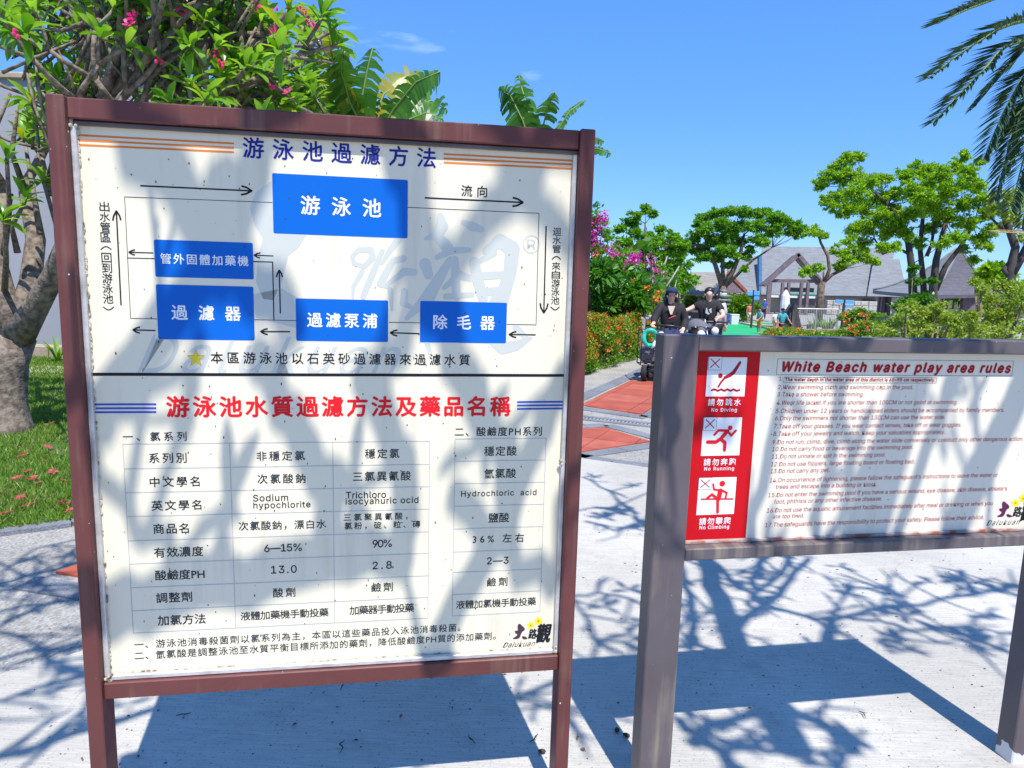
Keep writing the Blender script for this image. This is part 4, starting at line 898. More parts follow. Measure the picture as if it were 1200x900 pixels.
# --- plumeria behind the viewpoint: it stands outside the photograph and shades the boards
M_TREE2 = M_BARK
sh = thing('shading_tree', 'bare-limbed plumeria behind the viewpoint whose branches shade the boards and pavement', 'tree', (2.3, -1.2, 0))
def lift(P, t): return Vector(P) + sunv * t
def onboard(k, px, py, v): u, z = osn(k, px, py, v); return toworld(k, u, v, z)
def shade1(pts, t): return [lift(onboard(1, x, y, V1), t) for x, y in pts]
def shade2(pts, t): return [lift(onboard(2, x, y, V2), t) for x, y in pts]
def shadeg(pts, t): return [lift(gp(x, y), t) for x, y in pts]
limbsets = []; tufts_at = []
def limb(path, ra, rb, twigs=0, nub=False):
    path = [Vector(p) for p in path]; n = len(path) - 1
    # soften the polyline
    sp_ = [path[0]]
    for i in range(n):
        a_, b_ = path[i], path[i + 1]; sp_ += [a_.lerp(b_, .33) + Vector((rnd.gauss(0, .012),) * 3), a_.lerp(b_, .70) + Vector((rnd.gauss(0, .012), rnd.gauss(0, .012), 0)), b_]
    MB().tube(sp_, [ra + (rb - ra) * i / (len(sp_) - 1) for i in range(len(sp_))], 8).build('limb', M_TREE2, sh, True); limbsets.append(sp_)
limb(shade1([(150, 130), (205, 205), (262, 285), (300, 345), (345, 400)], 3.3), .044, .040)
limb(shade1([(345, 130), (300, 200), (262, 270), (225, 340), (165, 425), (120, 500)], 3.2), .044, .036)
limb(shade1([(262, 240), (262, 300)], 3.25), .068, .068)
limb(shade1([(455, 110), (470, 190), (492, 280), (505, 360), (548, 445), (585, 520), (592, 590)], 3.0), .050, .032)
limb(shade1([(690, 170), (620, 215), (555, 275), (500, 335), (440, 430)], 3.5), .035, .03)
limb(shade1([(560, 140), (640, 250), (690, 330)], 3.7), .03, .025)
limb(shade1([(235, 395), (228, 450), (206, 520), (190, 580), (165, 640)], 3.0), .020, .014)
limb(shade1([(300, 420), (345, 490), (372, 560), (392, 640)], 2.9), .034, .040)
limb(shade1([(85, 735), (150, 705), (230, 682), (320, 668), (410, 655), (470, 655)], 2.6), .048, .036)
limb(shade1([(250, 690), (265, 640), (262, 600)], 2.6), .02, .012)
limb(shade1([(400, 660), (415, 600), (405, 560)], 2.6), .028, .016)
limb(shade1([(425, 440), (462, 530), (475, 600), (470, 655)], 2.9), .036, .040)
limb(shade1([(662, 440), (618, 540), (575, 640), (525, 730), (500, 790)], 2.9), .030, .034)
limb(shade1([(110, 530), (150, 590), (200, 660)], 2.8), .018, .02)
limb(shade1([(530, 580), (600, 640), (650, 690)], 3.0), .03, .026)
limb(shade2([(935, 405), (918, 460), (900, 540), (880, 640)], 2.3), 0.022, 0.019)
limb(shade2([(1000, 410), (982, 480), (970, 560), (955, 640)], 2.4), 0.024, 0.016)
limb(shade2([(985, 460), (1000, 520), (990, 600), (965, 650)], 2.4), 0.016, 0.013)
limb(shade2([(1075, 405), (1045, 470), (1012, 550), (990, 640)], 2.5), 0.026, 0.019)
limb(shade2([(1135, 400), (1105, 480), (1075, 560), (1040, 650)], 2.5), 0.024, 0.019)
limb(shade2([(1200, 430), (1165, 500), (1130, 570), (1095, 650)], 2.5), 0.022, 0.016)
limb(shade2([(1140, 430), (1150, 520), (1160, 640)], 2.6), 0.013, 0.010)
limb(shade2([(775, 395), (800, 400), (870, 400)], 2.2), 0.022, 0.022)
limb(shade2([(766, 560), (775, 520), (782, 470), (800, 430)], 2.1), 0.022, 0.018)
N_BOARD = len(limbsets)
G = lambda pts: [(660 + x / 2.222, 630 + y / 2.222) for x, y in pts]
limb(shadeg(G([(330, -60), (370, 60), (410, 160), (450, 280), (520, 420), (600, 560)]), 4.3), .050, .075)
limb(shadeg(G([(640, 55), (590, 110), (540, 165), (480, 205), (430, 260)]), 4.2), .020, .028)
limb(shadeg(G([(380, 55), (460, 130), (545, 182), (640, 205), (705, 215), (790, 190), (900, 178), (1010, 155), (1180, 128), (1300, 110)]), 4.3), .022, .014)
limb(shadeg(G([(700, 215), (690, 250), (690, 290), (700, 400)]), 4.2), .026, .05)
limb(shadeg(G([(700, 200), (720, 170), (745, 130)]), 4.4), .014, .008)
limb(shadeg(G([(720, 205), (820, 212), (880, 232), (950, 236), (1060, 238), (1180, 248), (1290, 262)]), 4.3), .016, .010)
limb(shadeg(G([(880, 230), (870, 265), (850, 300)]), 4.3), .012, .008); limb(shadeg(G([(900, 178), (885, 150), (850, 135)]), 4.3), .012, .008)
limb(shadeg(G([(1010, 155), (1060, 120), (1120, 105)]), 4.3), .011, .007); limb(shadeg(G([(950, 236), (1030, 265), (1095, 290)]), 4.3), .012, .008)
limb(shadeg(G([(300, 60), (330, 150), (340, 220), (330, 290)]), 4.2), .020, .024); limb(shadeg(G([(330, 200), (300, 240), (280, 250)]), 4.2), .014, .01)
limb(shadeg([(905, 640), (890, 660), (885, 690)], 4.3), .03, .02); limb(shadeg([(930, 640), (915, 672), (880, 700)], 4.3), .022, .018)
limb(shadeg([(683, 559), (715, 576), (750, 611), (790, 650)], 5.0), .014, .012); limb(shadeg([(686, 611), (720, 622), (752, 611), (790, 615)], 5.0), .018, .016)
limb(shadeg([(664, 700), (700, 694), (740, 702), (790, 720)], 4.6), .013, .014); limb(shadeg([(664, 694), (684, 720), (698, 752), (690, 775)], 4.6), .012, .014); limb(shadeg([(690, 745), (730, 752), (760, 765)], 4.6), .012, .012)
limb(shadeg([(600, 640), (670, 600), (730, 590), (800, 560)], 5.2), .012, .010)
limb(shadeg([(-60, 695), (0, 681), (50, 668), (120, 650)], 4.6), .018, .02); limb(shadeg([(-60, 692), (0, 690), (60, 684), (120, 690)], 4.6), .010, .014); limb(shadeg([(-60, 730), (0, 738), (41, 752), (62, 775), (110, 800)], 4.4), .014, .02)
limb(shadeg([(-60, 780), (0, 769), (52, 759), (120, 752)], 4.4), .016, .014); limb(shadeg([(-80, 915), (0, 886), (52, 869), (110, 853), (190, 828), (260, 800)], 4.0), .022, .020)
limb(shadeg([(590, 825), (625, 810), (660, 800)], 4.0), .016, .016); limb(shadeg([(605, 820), (640, 828), (665, 834)], 4.0), .014, .01); limb(shadeg([(-30, 720), (40, 705), (100, 700)], 4.5), .014, .012)
limb(shadeg([(-40, 640), (20, 668), (70, 700), (120, 720)], 4.6), .014, .012); limb(shadeg([(-40, 760), (10, 720), (60, 668), (110, 640)], 4.6), .012, .008); limb(shadeg([(-60, 830), (0, 822), (60, 800), (120, 790)], 4.4), .012, .010); limb(shadeg([(0, 668), (40, 640), (90, 630)], 4.7), .011, .008)
Q = G([(330, 540), (420, 480), (540, 445)]); limb(shadeg(Q, 4.0), .03, .02); limb(shadeg(G([(300, 470), (380, 540), (470, 610)]), 4.0), .024, .03)
limb(shadeg(G([(570, 430), (700, 500), (760, 560)]), 4.0), .03, .03)
# trunk and main stems that carry these limbs
tr = [(2.3, -1.2, -.1), (2.25, -1.15, .5), (2.1, -1.0, 1.3), (1.9, -.8, 2.2)]
MB().tube(tr, [.24, .19, .17, .16], 12).build('trunk', M_TREE2, sh, True)
hub = Vector((1.9, -.8, 2.2)); hubs = [Vector((1.2, -.35, 3.4)), Vector((2.2, -.3, 3.7)), Vector((.2, -.6, 3.9))]
for h_ in hubs: MB().tube([hub, hub.lerp(h_, .5) + Vector((.1, -.05, .05)), h_], [.11, .09, .07], 8).build('limb', M_TREE2, sh, True)
done = [[hub.lerp(h_, t_) for t_ in (.5, .75, 1)] for h_ in hubs]
todo = sorted(limbsets, key=lambda p_: min((q - hub).length for q in p_))
while todo:                                          # each limb springs from the nearest one already standing
    best = min(((q - d_).length, i, q, d_) for i, p_ in enumerate(todo) for q in (p_[0], p_[-1]) for dd in done for d_ in [Vector(x) for x in dd]) if False else None
    bl = (1e9,)
    for i, p_ in enumerate(todo):
        for q in (p_[0], p_[-1]):
            for dd in done:
                for d_ in dd:
                    l_ = (q - d_).length
                    if l_ < bl[0]: bl = (l_, i, q, d_)
    l_, i, q, d_ = bl; p_ = todo.pop(i); done.append(p_)
    if l_ > .04: MB().tube([d_, d_.lerp(q, .5) + Vector((0, 0, .04 * l_)), q], [.018, .012, .010] if l_ < 1 else [.03, .022, .014], 5).build('branch', M_TREE2, sh, True)
# side twigs: fine lace of shoots along the higher limbs
ts = MB(); rt2 = random.Random(77)
for p_ in limbsets[N_BOARD:]:
    for j in range(1, len(p_)):
        for _ in range(2):
            if rt2.random() < .55: continue
            a_ = p_[j]; d_ = (p_[j] - p_[j - 1]).normalized(); o_ = Vector((rt2.uniform(-1, 1), rt2.uniform(-1, 1), rt2.uniform(-.3, .5))); d2 = (d_ * .5 + o_).normalized(); L_ = rt2.uniform(.10, .32); b_ = a_ + d2 * L_ * .6; c_ = b_ + (d2 + Vector((rt2.uniform(-.6, .6), rt2.uniform(-.6, .6), 0))).normalized() * L_ * .5
            ts.tube([a_, b_, c_], [.011, .009, .006], 5)
            if rt2.random() < .5: ts.tube([b_, b_ + (d2 + o_.cross(d_) * .8).normalized() * L_ * .5], [.008, .005], 5)
            if rt2.random() < .22: tufts_at.append(c_)
stuff(ts.build('twigs', M_TREE2, sh, True))
# a few leaf tufts at limb ends
tl = []
for pth, n_ in ((limbsets[-12], 6),): pass
def tuft(P, n_, s_=.16): 
    global tl; tl += rosette(P, Vector((rnd.uniform(-.3, .3), rnd.uniform(-.3, .3), 1)), rnd, s_, n_)
for c_ in tufts_at: tuft(c_, rt2.randint(3, 5), .12)
for (px, py), t in (((735, 598), 5.0), ((705, 606), 5.0), ((755, 615), 5.0), ((1175, 692), 4.3), ((1130, 680), 4.3), ((905, 650), 4.3), ((1150, 752), 4.3), ((1065, 722), 4.3), ((720, 600), 5.0)): tuft(lift(gp(px, py), t), 7)
for (px, py), t in (((415, 575), 2.6), ((560, 520), 2.9), ((262, 600), 2.6)): tuft(lift(onboard(1, px, py, V1), t), 5, .13)
stuff(merge_leaves('foliage', LEAF, [leaf_M(l) for l in tl], M_PLUM, sh))

# ================================================================ PALMS AND BANANA-LIKE FANS
M_BAN = leafmat('banana_leaf', (.030, .125, .015), (.10, .25, .03), .35, .3); M_BANY = leafmat('yellow_banana_leaf', (.35, .30, .03), (.25, .30, .03), .4, .35)
M_STALK = mat('green_stalk', (.16, .24, .05), .5, .2)
def paddle(mb, base, path, W, rnd, torn=.22):
    """torn paddle leaf: blade strips either side of a curved midrib"""
    pts = [Vector(p) for p in path]; n = 18
    def ev(t):
        s = t * (len(pts) - 1); i = min(int(s), len(pts) - 2); f = s - i
        p0 = pts[max(i - 1, 0)]; p1 = pts[i]; p2 = pts[i + 1]; p3 = pts[min(i + 2, len(pts) - 1)]
        return .5 * ((2 * p1) + (p2 - p0) * f + (2 * p0 - 5 * p1 + 4 * p2 - p3) * f * f + (3 * p1 - p0 - 3 * p2 + p3) * f ** 3)
    W = W * 1.35; view = Vector((-.25, 1, .15)).normalized()
    for i in range(n):
        t0 = i / n; t1 = (i + 1) / n; a_ = ev(t0); b_ = ev(t1); d = (b_ - a_).normalized(); sd_ = d.cross(view).normalized() * .8 + Vector((0, .5, 0)); sd_.normalize()
        w0 = W * math.sin(PI * (t0 * .92 + .06)) ** .6; w1 = W * math.sin(PI * (t1 * .92 + .06)) ** .6 if i < n - 1 else 0
        for sgn in (-1, 1):
            if rnd.random() < torn * .25: continue
            gap = rnd.uniform(0, torn); dr_ = Vector((0, 0, -rnd.uniform(.1, .5) * W)); ww = rnd.uniform(.85, 1.1)
            e0 = a_ + sd_ * sgn * w0 * ww + dr_ + d * gap * .04; e1 = b_ + sd_ * sgn * max(w1, .02) * ww + dr_ - d * gap * .06
            mid0 = a_.lerp(e0, .5) + Vector((0, 0, .12 * W)); mid1 = b_.lerp(e1, .5) + Vector((0, 0, .12 * W))
            mb.add([a_, b_, mid1, e1, e0, mid0], [(0, 1, 2, 5), (5, 2, 3, 4)])
def fan(label, basepx, Y, leaves, ground):
    b = at(*basepx, Y); r = thing('banana_plant', label, 'plant', (b.x, Y, slope(Y)))
    MB().tube([(b.x, Y, slope(Y)), (b.x, Y, b.z * .5), (b.x, Y, b.z)], [.16, .13, .09], 9).build('stem', M_STALK, r, True)
    rn = random.Random(int(basepx[0]))
    for i, (pts, W, yel) in enumerate(leaves):
        Ys = [Y + .25 * math.sin(i * 2.1) * j for j in range(len(pts))]
        P = [at(x, y, yy) for (x, y), yy in zip(pts, Ys)]
        MB().tube([Vector((b.x, Y, b.z - .2))] + P, [.03] + [.022 - .018 * j / len(P) for j in range(len(P))], 5).build('midrib', M_STALK, r, True)
        mb = MB(); paddle(mb, b, P, W, rn); mb.build('leaf', M_BANY if yel else M_BAN, r, True)
fan('clump of banana-like fan leaves with one yellow leaf just right of the plumeria crown', (430, 160), 10.5, [
    ([(425, 160), (425, 110), (432, 75), (437, 55)], .20, 0), ([(430, 165), (455, 125), (485, 100), (512, 92)], .24, 0), ([(430, 160), (400, 110), (388, 60), (384, 32)], .22, 1), ([(430, 160), (392, 120), (365, 75), (352, 60)], .26, 0),
    ([(440, 165), (470, 130), (505, 118), (522, 128)], .20, 0), ([(430, 160), (410, 120), (400, 85), (402, 55)], .24, 0), ([(440, 165), (480, 140), (500, 132), (518, 140)], .2, 0), ([(430, 160), (450, 110), (480, 88), (508, 104)], .2, 1), ([(440, 165), (462, 128), (488, 96), (516, 84)], .16, 0), ([(430, 160), (380, 140), (350, 120), (330, 118)], .25, 0), ([(435, 160), (455, 140), (475, 128), (492, 125)], .22, 1)], None)
fan('small banana-like plant whose leaf tips rise over the right half of the tall board', (632, 190), 13.5, [
    ([(628, 185), (612, 140), (598, 112), (584, 104)], .22, 0), ([(632, 185), (622, 140), (612, 105), (608, 88)], .16, 0), ([(635, 185), (636, 150), (642, 125), (650, 108)], .16, 0), ([(636, 185), (655, 150), (668, 130), (686, 117)], .06, 0),
    ([(640, 190), (668, 165), (690, 160), (708, 166)], .09, 0), ([(642, 195), (672, 178), (700, 174), (716, 180)], .10, 0), ([(630, 188), (620, 150), (606, 125), (596, 120)], .2, 0)], None)
# date palm: long drooping fronds from a crown just outside the right edge
M_FROND = leafmat('date_palm_leaflet', (.028, .075, .032), (.09, .16, .06), .15, .4)
pb = Vector((6.9, 7.6, 0)); pm_ = thing('date_palm', 'date palm with long drooping feathery fronds entering from the upper right corner', 'tree', (pb.x, pb.y, 0))
crown = Vector((6.9, 7.6, 4.55))
MB().tube([(pb.x, pb.y, -.1), (pb.x, pb.y, 1.5), (pb.x, pb.y, 3.2), tuple(crown)], [.26, .22, .21, .24], 14).build('trunk', M_BARK2, pm_, True)
def frond(tip_path, rn, lf=.30, n=78):
    pts = [Vector(p) for p in tip_path]
    def ev(t):
        s = t * (len(pts) - 1); i = min(int(s), len(pts) - 2); f = s - i; p0 = pts[max(i - 1, 0)]; p1 = pts[i]; p2 = pts[i + 1]; p3 = pts[min(i + 2, len(pts) - 1)]
        return .5 * ((2 * p1) + (p2 - p0) * f + (2 * p0 - 5 * p1 + 4 * p2 - p3) * f * f + (3 * p1 - p0 - 3 * p2 + p3) * f ** 3)
    mb = MB(); ra = MB(); ra.tube([ev(i / 12) for i in range(13)], [.022 - .018 * i / 12 for i in range(13)], 5)
    for i in range(n):
        t = .08 + .92 * i / n; p = ev(t); d = (ev(min(t + .02, 1)) - ev(t - .02)).normalized(); sidev = d.cross(Vector((0, 0, 1))).normalized(); upv = sidev.cross(d)
        L = lf * (math.sin(PI * (t * .8 + .12)) ** .6) * rn.uniform(.85, 1.1)
        for sg in (-1, 1):
            for w_ in (0,):
                dirv = (d * .75 + sidev * sg * .62 + upv * rn.uniform(.1, .45)).normalized(); nrm = dirv.cross(d).normalized(); tip = p + dirv * L + Vector((0, 0, -.12 * L)); c = p + dirv * L * .4
                wv = dirv.cross(Vector((rn.uniform(-.4, .4), rn.uniform(-.4, .4), 1))).normalized() * .017
                mb.add([p, c + wv, tip, c - wv], [(0, 1, 2, 3)])
    return ra, mb
rn = random.Random(8); A = lambda x, y, Y: at(x, y, Y)
FR = [[(1300, -10, 7.5), (1215, -8, 7.3), (1150, 5, 7.1), (1098, 28, 7.0)], [(1300, 0, 7.5), (1215, 22, 7.2), (1145, 50, 7.0), (1088, 92, 6.8)], [(1290, 20, 7.4), (1205, 45, 7.2), (1150, 85, 7.0), (1095, 143, 6.9)], [(1300, 20, 7.7), (1230, 42, 7.9), (1190, 70, 8.0), (1143, 124, 8.1)],
      [(1290, 30, 7.5), (1225, 75, 7.4), (1185, 115, 7.3), (1153, 185, 7.2)], [(1290, 40, 7.5), (1225, 110, 7.5), (1190, 150, 7.5), (1168, 232, 7.5)], [(1300, 40, 7.3), (1235, 120, 7.2), (1205, 170, 7.1), (1185, 245, 7.0)], [(1300, 60, 7.8), (1245, 130, 7.9), (1215, 180, 8), (1198, 265, 8)],
      [(1300, 20, 7.5), (1210, -40, 7.4), (1130, -60, 7.3), (1060, -50, 7.2)], [(1300, 50, 7.7), (1232, 100, 7.7), (1196, 140, 7.7), (1176, 200, 7.6)], [(1340, 20, 8), (1420, -20, 8.3), (1500, 0, 8.6), (1560, 60, 8.8)], [(1340, 0, 7), (1420, 30, 6.6), (1480, 90, 6.3), (1520, 180, 6.2)], [(1330, 0, 8), (1330, -80, 8.6), (1300, -120, 9.2), (1260, -110, 9.8)]]
for f in FR:
    ra, mb = frond([crown] + [A(*q) for q in f[1:]] if True else f, rn); ra.build('rachis', M_STALK, pm_, True); mb.build('frond', M_FROND, pm_)
fy = at(1165, 278, 9); fr_, mb = frond([crown + Vector((0, 0, -.15)), A(1300, 240, 7.6), A(1235, 270, 7.5), A(1170, 272, 7.4)], rn, .28, 30)
fr_.build('rachis', mat('dry_stalk', (.45, .36, .16), .7, .2), pm_, True); mb.build('frond', leafmat('dry_leaflet', (.30, .26, .10), (.38, .33, .12), .2), pm_)
# ================================================================ MIDDLE GROUND AND BACKGROUND
rng = np.random.default_rng(21)
L_DARK = leafmat('bush_leaf_dark', (.030, .13, .016), (.11, .30, .03), .36, .32); L_MID = leafmat('tree_leaf_mid', (.048, .18, .014), (.22, .46, .04), .46, .45)
L_BRIGHT = leafmat('tree_leaf_bright', (.08, .23, .01), (.34, .54, .04), .50, .45); L_YEL = leafmat('yellow_green_leaf', (.12, .23, .018), (.36, .46, .06), .40, .5, c3=(.40, .36, .16))
L_HEDGE = leafmat('hedge_leaf', (.06, .17, .012), (.20, .36, .025), .35, .4); L_OR = leafmat('orange_flower', (.80, .13, .02), (.85, .30, .06), .25); L_FUSH = leafmat('bougainvillea_bract', (.50, .02, .26), (.68, .09, .38), .35)
M_BARKB = mat('tan_bark', (.26, .19, .14), .9, .3, 5, .5, 15, col2=(.12, .085, .06), thr=(.42, .6))
def clumps(blobs, dens, leaf, rng, sub=.34, flat=1.0, aspect=.5, edge=.55):
    """leaves in small sub-clumps spread through ellipsoidal boughs"""
    P = []; D = []
    for (c, r) in blobs:
        c = np.array(c); nsub = max(9, int(dens * 34 * (r ** 1.25)))
        d = rng.normal(size=(nsub, 3)); d /= np.linalg.norm(d, axis=1)[:, None]; rad = r * rng.uniform(edge, 1.08, nsub)[:, None]
        cc = c + d * rad * np.array([1, 1, .8 * flat])
        per = max(6, int(min(dens, 1.35) * 46 * (sub / .34)))
        for q, dd in zip(cc, d):
            s_ = sub * r ** .5 * rng.uniform(.55, 1.15); k = int(per * rng.uniform(.5, 1.3))
            off = rng.normal(size=(k, 3)) * s_ * .48 * np.array([1, 1, .55]); P.append(q + off); D.append(np.tile(dd + np.array([0, 0, -.15]), (k, 1)))
    P = np.concatenate(P); D = np.concatenate(D)
    return leaf_cloud(P, leaf, rng, aspect=aspect, D=D)
def pblobs(lst, Y, jit=1.0):
    out = []
    for t in lst:
        x, y, r = t[:3]; yy = Y + (t[3] if len(t) > 3 else rng.uniform(-1, 1) * jit); p = at(x, y, yy); out.append(((p.x, p.y, p.z), r * yy / F_PX))
    return out
def foliage(name, root, blobs, dens, leaf, m, **k):
    V, Q = clumps(blobs, dens, leaf, rng, **k); o = arr_mesh(name, V, Q, m, root); return stuff(o)
def tree(label, base, paths, blobs, Y, dens, leaf, lm, bm, name='tree', group=None, jit=1.0, hang=True, **k):
    b = at(*base, Y) if len(base) == 2 else Vector(base); z0 = slope(Y); r = thing(name, label, 'tree', (b.x, Y, z0), group=group)
    B = pblobs(blobs, Y, jit)
    for i, (pts, r0, r1) in enumerate(paths):
        P = [at(x, y, Y + dy) for x, y, dy in pts]
        if i == 0: P = [Vector((P[0].x, P[0].y, z0 - .05)), Vector((P[0].x, P[0].y, max(P[0].z, z0 + .1)))] + P[1:] if P[0].z > z0 else [Vector((P[0].x, P[0].y, z0 - .05))] + P[1:]
        n = len(P); MB().tube(P, [r0 + (r1 - r0) * j / (n - 1) for j in range(n)], 8).build('trunk' if i == 0 else 'limb', bm, r, True)
    if hang:
        ends = [at(p[0], p[1], Y + p[2]) for pts, _, _ in paths for p in pts[len(pts) // 2:]]
        br = MB()
        for c, rad in B:
            c = Vector(c); e = min(ends, key=lambda q: (q - c).length)
            br.tube([e, e.lerp(c, .5) + Vector((0, 0, -.04 * (e - c).length)), c], [.018 * rad + .02, .015 * rad + .012, .01], 5)
            for _ in range(3):
                t = c + Vector((random.uniform(-1, 1), random.uniform(-1, 1), random.uniform(-.3, 1))) * rad * .8; br.tube([c, t], [.014, .006], 4)
        stuff(br.build('branches', bm, r, True))
    foliage('crown', r, B, dens, leaf, lm, **k); return r, B
random.seed(9)
# --- ixora hedge along the path
def hedge(label, poly, h, Y0, leaf=.055, dens=2600, flw=900, name='hedge', lm=None, seedn=0, fl=True):
    P = [Vector(p) for p in poly]; xs = [p.x for p in P]; ys = [p.y for p in P]; c = Vector((sum(xs) / len(xs), min(ys), slope(min(ys))))
    r = thing(name, label, 'hedge', tuple(c)); ar = abs(sum(P[i].x * P[(i + 1) % len(P)].y - P[(i + 1) % len(P)].x * P[i].y for i in range(len(P)))) / 2
    per = sum((P[i] - P[(i + 1) % len(P)]).length for i in range(len(P)))
    n1 = int(ar * dens); X = rng.uniform(min(xs), max(xs), n1 * 3); Yv = rng.uniform(min(ys), max(ys), n1 * 3); k = in_poly(X, Yv, poly); X = X[k][:n1]; Yv = Yv[k][:n1]
    topz = h + .07 * np.sin(X * 2.3 + 1) * np.cos(Yv * 1.7) + .05 * np.sin(X * 5.1) + rng.normal(0, .03, len(X)); S = np.array([slope(y) for y in Yv])
    A_ = np.stack([X, Yv, S + topz - rng.uniform(0, 1, len(X)) ** 2 * .25], 1)
    n2 = int(per * h * dens * .8); sd_ = rng.integers(0, len(P), n2); t = rng.uniform(0, 1, n2); a_ = np.array([tuple(p) for p in P]); e0 = a_[sd_]; e1 = a_[(sd_ + 1) % len(P)]; q = e0 + (e1 - e0) * t[:, None]; zz = rng.uniform(.03, 1, n2)
    cen = a_.mean(0); inn = (cen - q); inn /= np.linalg.norm(inn, axis=1)[:, None]
    bul = .13 * np.sin(q[:, 0] * 4 + q[:, 1] * 3) * np.sin(zz * 5) + rng.normal(0, .05, n2) + (zz > .8) * (zz - .8) * .8; q = q + inn * bul[:, None]
    S2 = np.array([slope(y) for y in q[:, 1]]); B_ = np.stack([q[:, 0], q[:, 1], S2 + zz * h], 1)
    Pn = np.concatenate([A_, B_]); V, Q = leaf_cloud(Pn, leaf, rng, aspect=.5, upbias=.5); stuff(arr_mesh('foliage', V, Q, lm or L_HEDGE, r))
    # woody core keeps the inside dark
    core = MB(); sc = .86
    cc = Vector((cen[0], cen[1])); pp = [cc + (p - cc) * sc for p in P]
    for i in range(len(pp)):
        for j in range(10):
            b_ = pp[i].lerp(pp[(i + 1) % len(pp)], random.random()); core.tube([(b_.x, b_.y, slope(b_.y)), (b_.x + random.uniform(-.1, .1), b_.y + random.uniform(-.1, .1), slope(b_.y) + h * .8)], [.012, .005], 4)
    stuff(core.build('stems', M_BARKD, r))
    if fl:
        nb = int(flw); idx = rng.integers(0, len(Pn), nb * 3); F = Pn[idx]; F = F[(F[:, 2] > np.array([slope(y) for y in F[:, 1]]) + h * .30)][:nb]; F = F + (F - np.array([cen[0], cen[1], h * .4])) * .012
        nper = 9; G_ = np.repeat(F, nper, 0) + rng.normal(0, .020 * (leaf / .055), (len(F) * nper, 3)); V, Q = leaf_cloud(G_, leaf * .62, rng, aspect=.8); stuff(arr_mesh('flowers', V, Q, L_OR, r))
    return r
hedge('long waist-high hedge with orange flower heads bordering the left side of the path', [(-2.2, 11.6), (1.15, 12.15), (1.6, 12.9), (3.35, 16.6), (2.2, 17.3), (-2.2, 13.6)], .92, 12, flw=2600)
# --- left: rendered wall with kerb behind the plumeria
M_WALL = mat('pale_render', (.30, .30, .33), .85, .05, .8, .15, 25); M_STONE = mat('tan_kerb_stone', (.38, .30, .21), .85, .2, 4, .4, 20)
wl = thing('boundary_wall', 'tall pale grey rendered wall behind the plumeria at the left edge', 'wall', (-14, 13.9, 0))
MB().box((-18, 14.05, 2.6), (23, .3, 5.2)).build('wall', M_WALL, wl); MB().bbox((-18, 14.03, 5.25), (23.1, .42, .12), .02).build('coping', M_STONE, wl)
kr = thing('garden_kerb', 'low tan stone kerb at the foot of the pale wall', 'kerb', (-11, 12.6, 0))
for i in range(26): MB().bbox((-22 + i * .82, 12.6, .09), (.80, .28, .26), .02).build('stone', M_STONE, kr)
pw = [(-30, 10.2), (-6, 10.6), (-3, 10.9), (-3, 11.4), (-30, 11.2)]
sheet('garden_path', pw, mat('pale_garden_path', (.40, .37, .31), .85, .1), .012)
# weeds by kerb
def tuft_plant(label, px, py, Y, h, n, m, group=None, wide=.5):
    p = at(px, py, Y); z = slope(Y); r = thing('garden_plant', label, 'plant', (p.x, Y, z), group=group); mb = MB()
    for i in range(n):
        an = random.uniform(0, 6.28); d = Vector((math.cos(an) * wide, math.sin(an) * wide, 1)).normalized(); s = Vector((-d.y, d.x, 0)).normalized() * h * .035; L = h * random.uniform(.6, 1.1); b = Vector((p.x, Y, z)); c = b + d * L * .55; t = b + d * L + Vector((d.x, d.y, -.4)) * L * .25
        mb.add([b - s, b + s, c + s * 1.3, c - s * 1.3, t], [(0, 1, 2, 3), (3, 2, 4)])
    mb.build('leaves', m, r); return r
tuft_plant('small spiky green seedling by the tan kerb at left', 66, 395, 11.9, .55, 16, L_HEDGE)
# --- plumeria bushes behind the hedge
def bush(label, blobs, Y, dens, leaf, lm, stems=(), flowers=None, cat='shrub', name='shrub', jit=.6, **k):
    B = pblobs(blobs, Y, jit); cx = sum(b[0][0] for b in B) / len(B); z0 = slope(Y); r = thing(name, label, cat, (cx, Y, z0)); st = MB()
    for c, rad in B:
        bx2 = cx + (c[0] - cx) * .45; st.tube([(bx2, Y, z0), ((bx2 + c[0]) / 2, (Y + c[1]) / 2, (z0 + c[2]) / 2), c], [.045, .03, .012], 6)
    for pts, r0 in stems: st.tube([at(x, y, Y) for x, y in pts], [r0, r0 * .8, r0 * .5][:len(pts)] if len(pts) <= 3 else r0, 6)
    stuff(st.build('stems', k.pop('sm', M_BARKB), r, True)); foliage('foliage', r, B, dens, leaf, lm, **k)
    if flowers:
        fb, fd, fs, fmt = flowers; 
        FB = pblobs(fb, Y - .4, .3); P_ = np.concatenate([np.array(c_) + rng.normal(size=(max(4, int(fd * 26 * r_)), 3)) * r_ * .7 for c_, r_ in FB]); P_ = np.repeat(P_, 7, 0) + rng.normal(size=(len(P_) * 7, 3)) * fs * .45; V_, Q_ = leaf_cloud(P_, fs * .75, rng, aspect=.8); stuff(arr_mesh('flowers', V_, Q_, fmt, r))
    return r
bush('dark green broad-leaved plumeria bush behind the orange-flowered hedge', [(690, 322, 15), (708, 322, 15), (726, 320, 12), (742, 328, 12), (698, 338, 17), (718, 340, 16), (738, 345, 15), (752, 342, 9), (688, 356, 13), (706, 356, 12), (728, 358, 12), (748, 358, 9), (670, 340, 18), (660, 320, 16), (650, 345, 18)], 16, 1.0, .19, L_DARK, flowers=([(745, 331, 2), (757, 337, 2), (744, 350, 2), (700, 300, 2), (768, 352, 2)], .5, .07, L_OR), sm=M_BARKB, aspect=.36, edge=.3)
